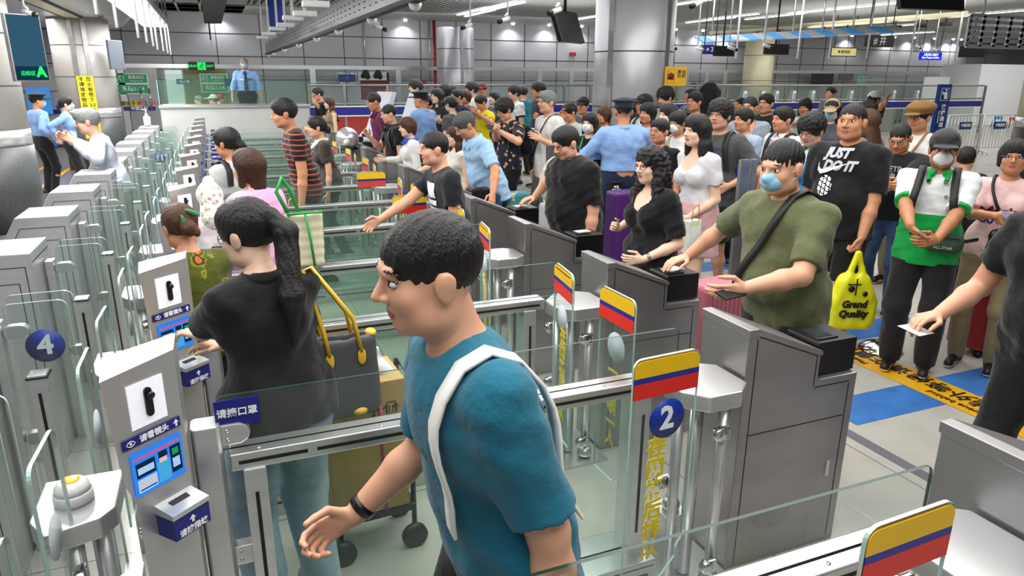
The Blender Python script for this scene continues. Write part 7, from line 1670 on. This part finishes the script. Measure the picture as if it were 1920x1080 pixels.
# stanchions, queue posts
def stanchion(label, x, y, hh=.95):
    t = thing('stanchion', label, 'stanchion', (x, y, 0), 0, 'stanchions')
    ob('base', MB().lathe([(.17, 0), (.17, .012), (.14, .04), (.08, .065), (.03, .075)], n=32).mesh('base', CHROME), t); ob('pole', MB().tube([(0, 0, .07), (0, 0, hh)], .022, 14).mesh('pole', mat('pole_brass', '#a39878', .25, .9)), t)
stanchion('chrome based stanchion beside the feet of the green polo wearer', 4.78, 3.78)
stanchion('chrome based stanchion near the white suitcase', 3.55, 7.6)
def qpost(x, y, hh=1.45):
    t = thing('queue_post', 'dark steel double queue post %s' % {0: 'right of the 33 shorts', 1: 'behind the yellow T-shirt', 2: 'right of the navy floral shirt', 3: 'behind the lanyard wearer'}[len([o for o in bpy.data.objects if o.name.startswith('queue_post')])], 'post', (x, y, 0), 0, 'queue guide posts')
    ob('post', MB().box(-.045, .045, -.02, .02, 0, hh).mesh('post', STEELD), t); ob('post', MB().box(.075, .13, -.02, .02, 0, hh).mesh('post', STEELD), t); return t
q = qpost(4.22, 4.95, 1.42); ob('belt_cassette', MB().bbox(.14, .26, -.05, .05, .82, .98, .006).mesh('belt_cassette', mat('belt_navy', '#1a1a7c', .5)), q)
qpost(4.55, 11.2, 1.25); qpost(3.75, 7.9, 1.3); qpost(4.4, 8.5, 1.25)
t = thing('queue_rail', 'low grey queue rail with blue belt across the middle of the crowd', 'railing', (0, 0, 0)); ob('rail', MB().tube([(3.7, 12.4, 1.15), (10.5, 12.4, 1.15)], .03).mesh('rail', STEELD), t); ob('belt', MB().box(3.7, 10.5, 12.38, 12.40, .72, .86).mesh('belt', mat('belt_navy', '#1a1a7c', .5)), t)
for x_ in (3.7, 5.9, 8.2, 10.5): ob('post', MB().box(x_-.03, x_+.03, 12.38, 12.44, 0, 1.15).mesh('post', STEELD), t)
# cards and phones
def card(label, p, m, rot=(0, 0, 0), w=.09, d=.06, name='travel_card', cat='card', th=.002): tag(ob(name, MB().bbox(-w/2, w/2, -d/2, d/2, 0, th, min(.0008, th*.3)).mesh(name, m), None, p, rot), label, cat)
card('white card on the reader under the hand of the olive T-shirt', (2.40, Y0+PITCH+.13, 1.021), PWHITE, (0, 0, .3), .12, .085)
card('white card lying on the reader by the curly-haired wearer', (2.40, Y0+PITCH*2+.13, 1.021), PWHITE, (0, 0, .1), .11, .07)
card('white card on the reader under the hand of the stout black polo', (2.39, Y0+PITCH*3+.13, 1.021), PWHITE, (0, 0, .1), .11, .07)
w_ = ed['P2W'](ed['wr'][1]); card('white card held out by the arm reaching in from the right edge', (w_.x-.13, w_.y, w_.z-.055), PWHITE, (.2, .15, .3), .17, .10)
w_ = gp['P2W'](gp['wr'][1]); card('grey card held by the green polo wearer', (w_.x+.02, w_.y-.07, w_.z-.04), mat('card_grey', '#7f8a99', .3), (1.2, .3, .4), .08, .05)
w_ = pk['P2W'](pk['wr'][1]); card('grey card held by the pink T-shirt wearer', (w_.x-.02, w_.y-.09, w_.z+.02), mat('card_grey', '#7f8a99', .3), (.7, .2, -.2), .1, .06)
w_ = ol['P2W'](ol['wr'][-1]); card('black phone in the lower hand of the olive T-shirt', (w_.x-.09, w_.y, w_.z-.02), BLACKP, (.3, 0, .2), .14, .07, 'phone', 'phone', .008)
w_ = st['P2W'](st['wr'][1]); card('black phone held by the pink skirt wearer', (w_.x-.08, w_.y, w_.z), BLACKP, (.5, 0, .2), .13, .065, 'phone', 'phone', .008)
w_ = fs['P2W'](fs['wr'][1]); card('phone held by the navy floral shirt', (w_.x-.06, w_.y-.03, w_.z+.03), BLACKP, (.8, 0, .2), .13, .07, 'phone', 'phone', .008)
t = thing('service_counter', 'dark grey counter block at the back of the queue', 'counter', (9.0, 19.0, 0)); ob('counter_body', MB().bbox(-3.5, 2.5, 0, .5, 0, 1.0, .01).mesh('counter_body', mat('counter_dark', '#45484b', .4)), t); ob('counter_top', MB().bbox(-3.55, 2.55, -.04, .54, 1.0, 1.04, .008).mesh('counter_top', STEELD), t)
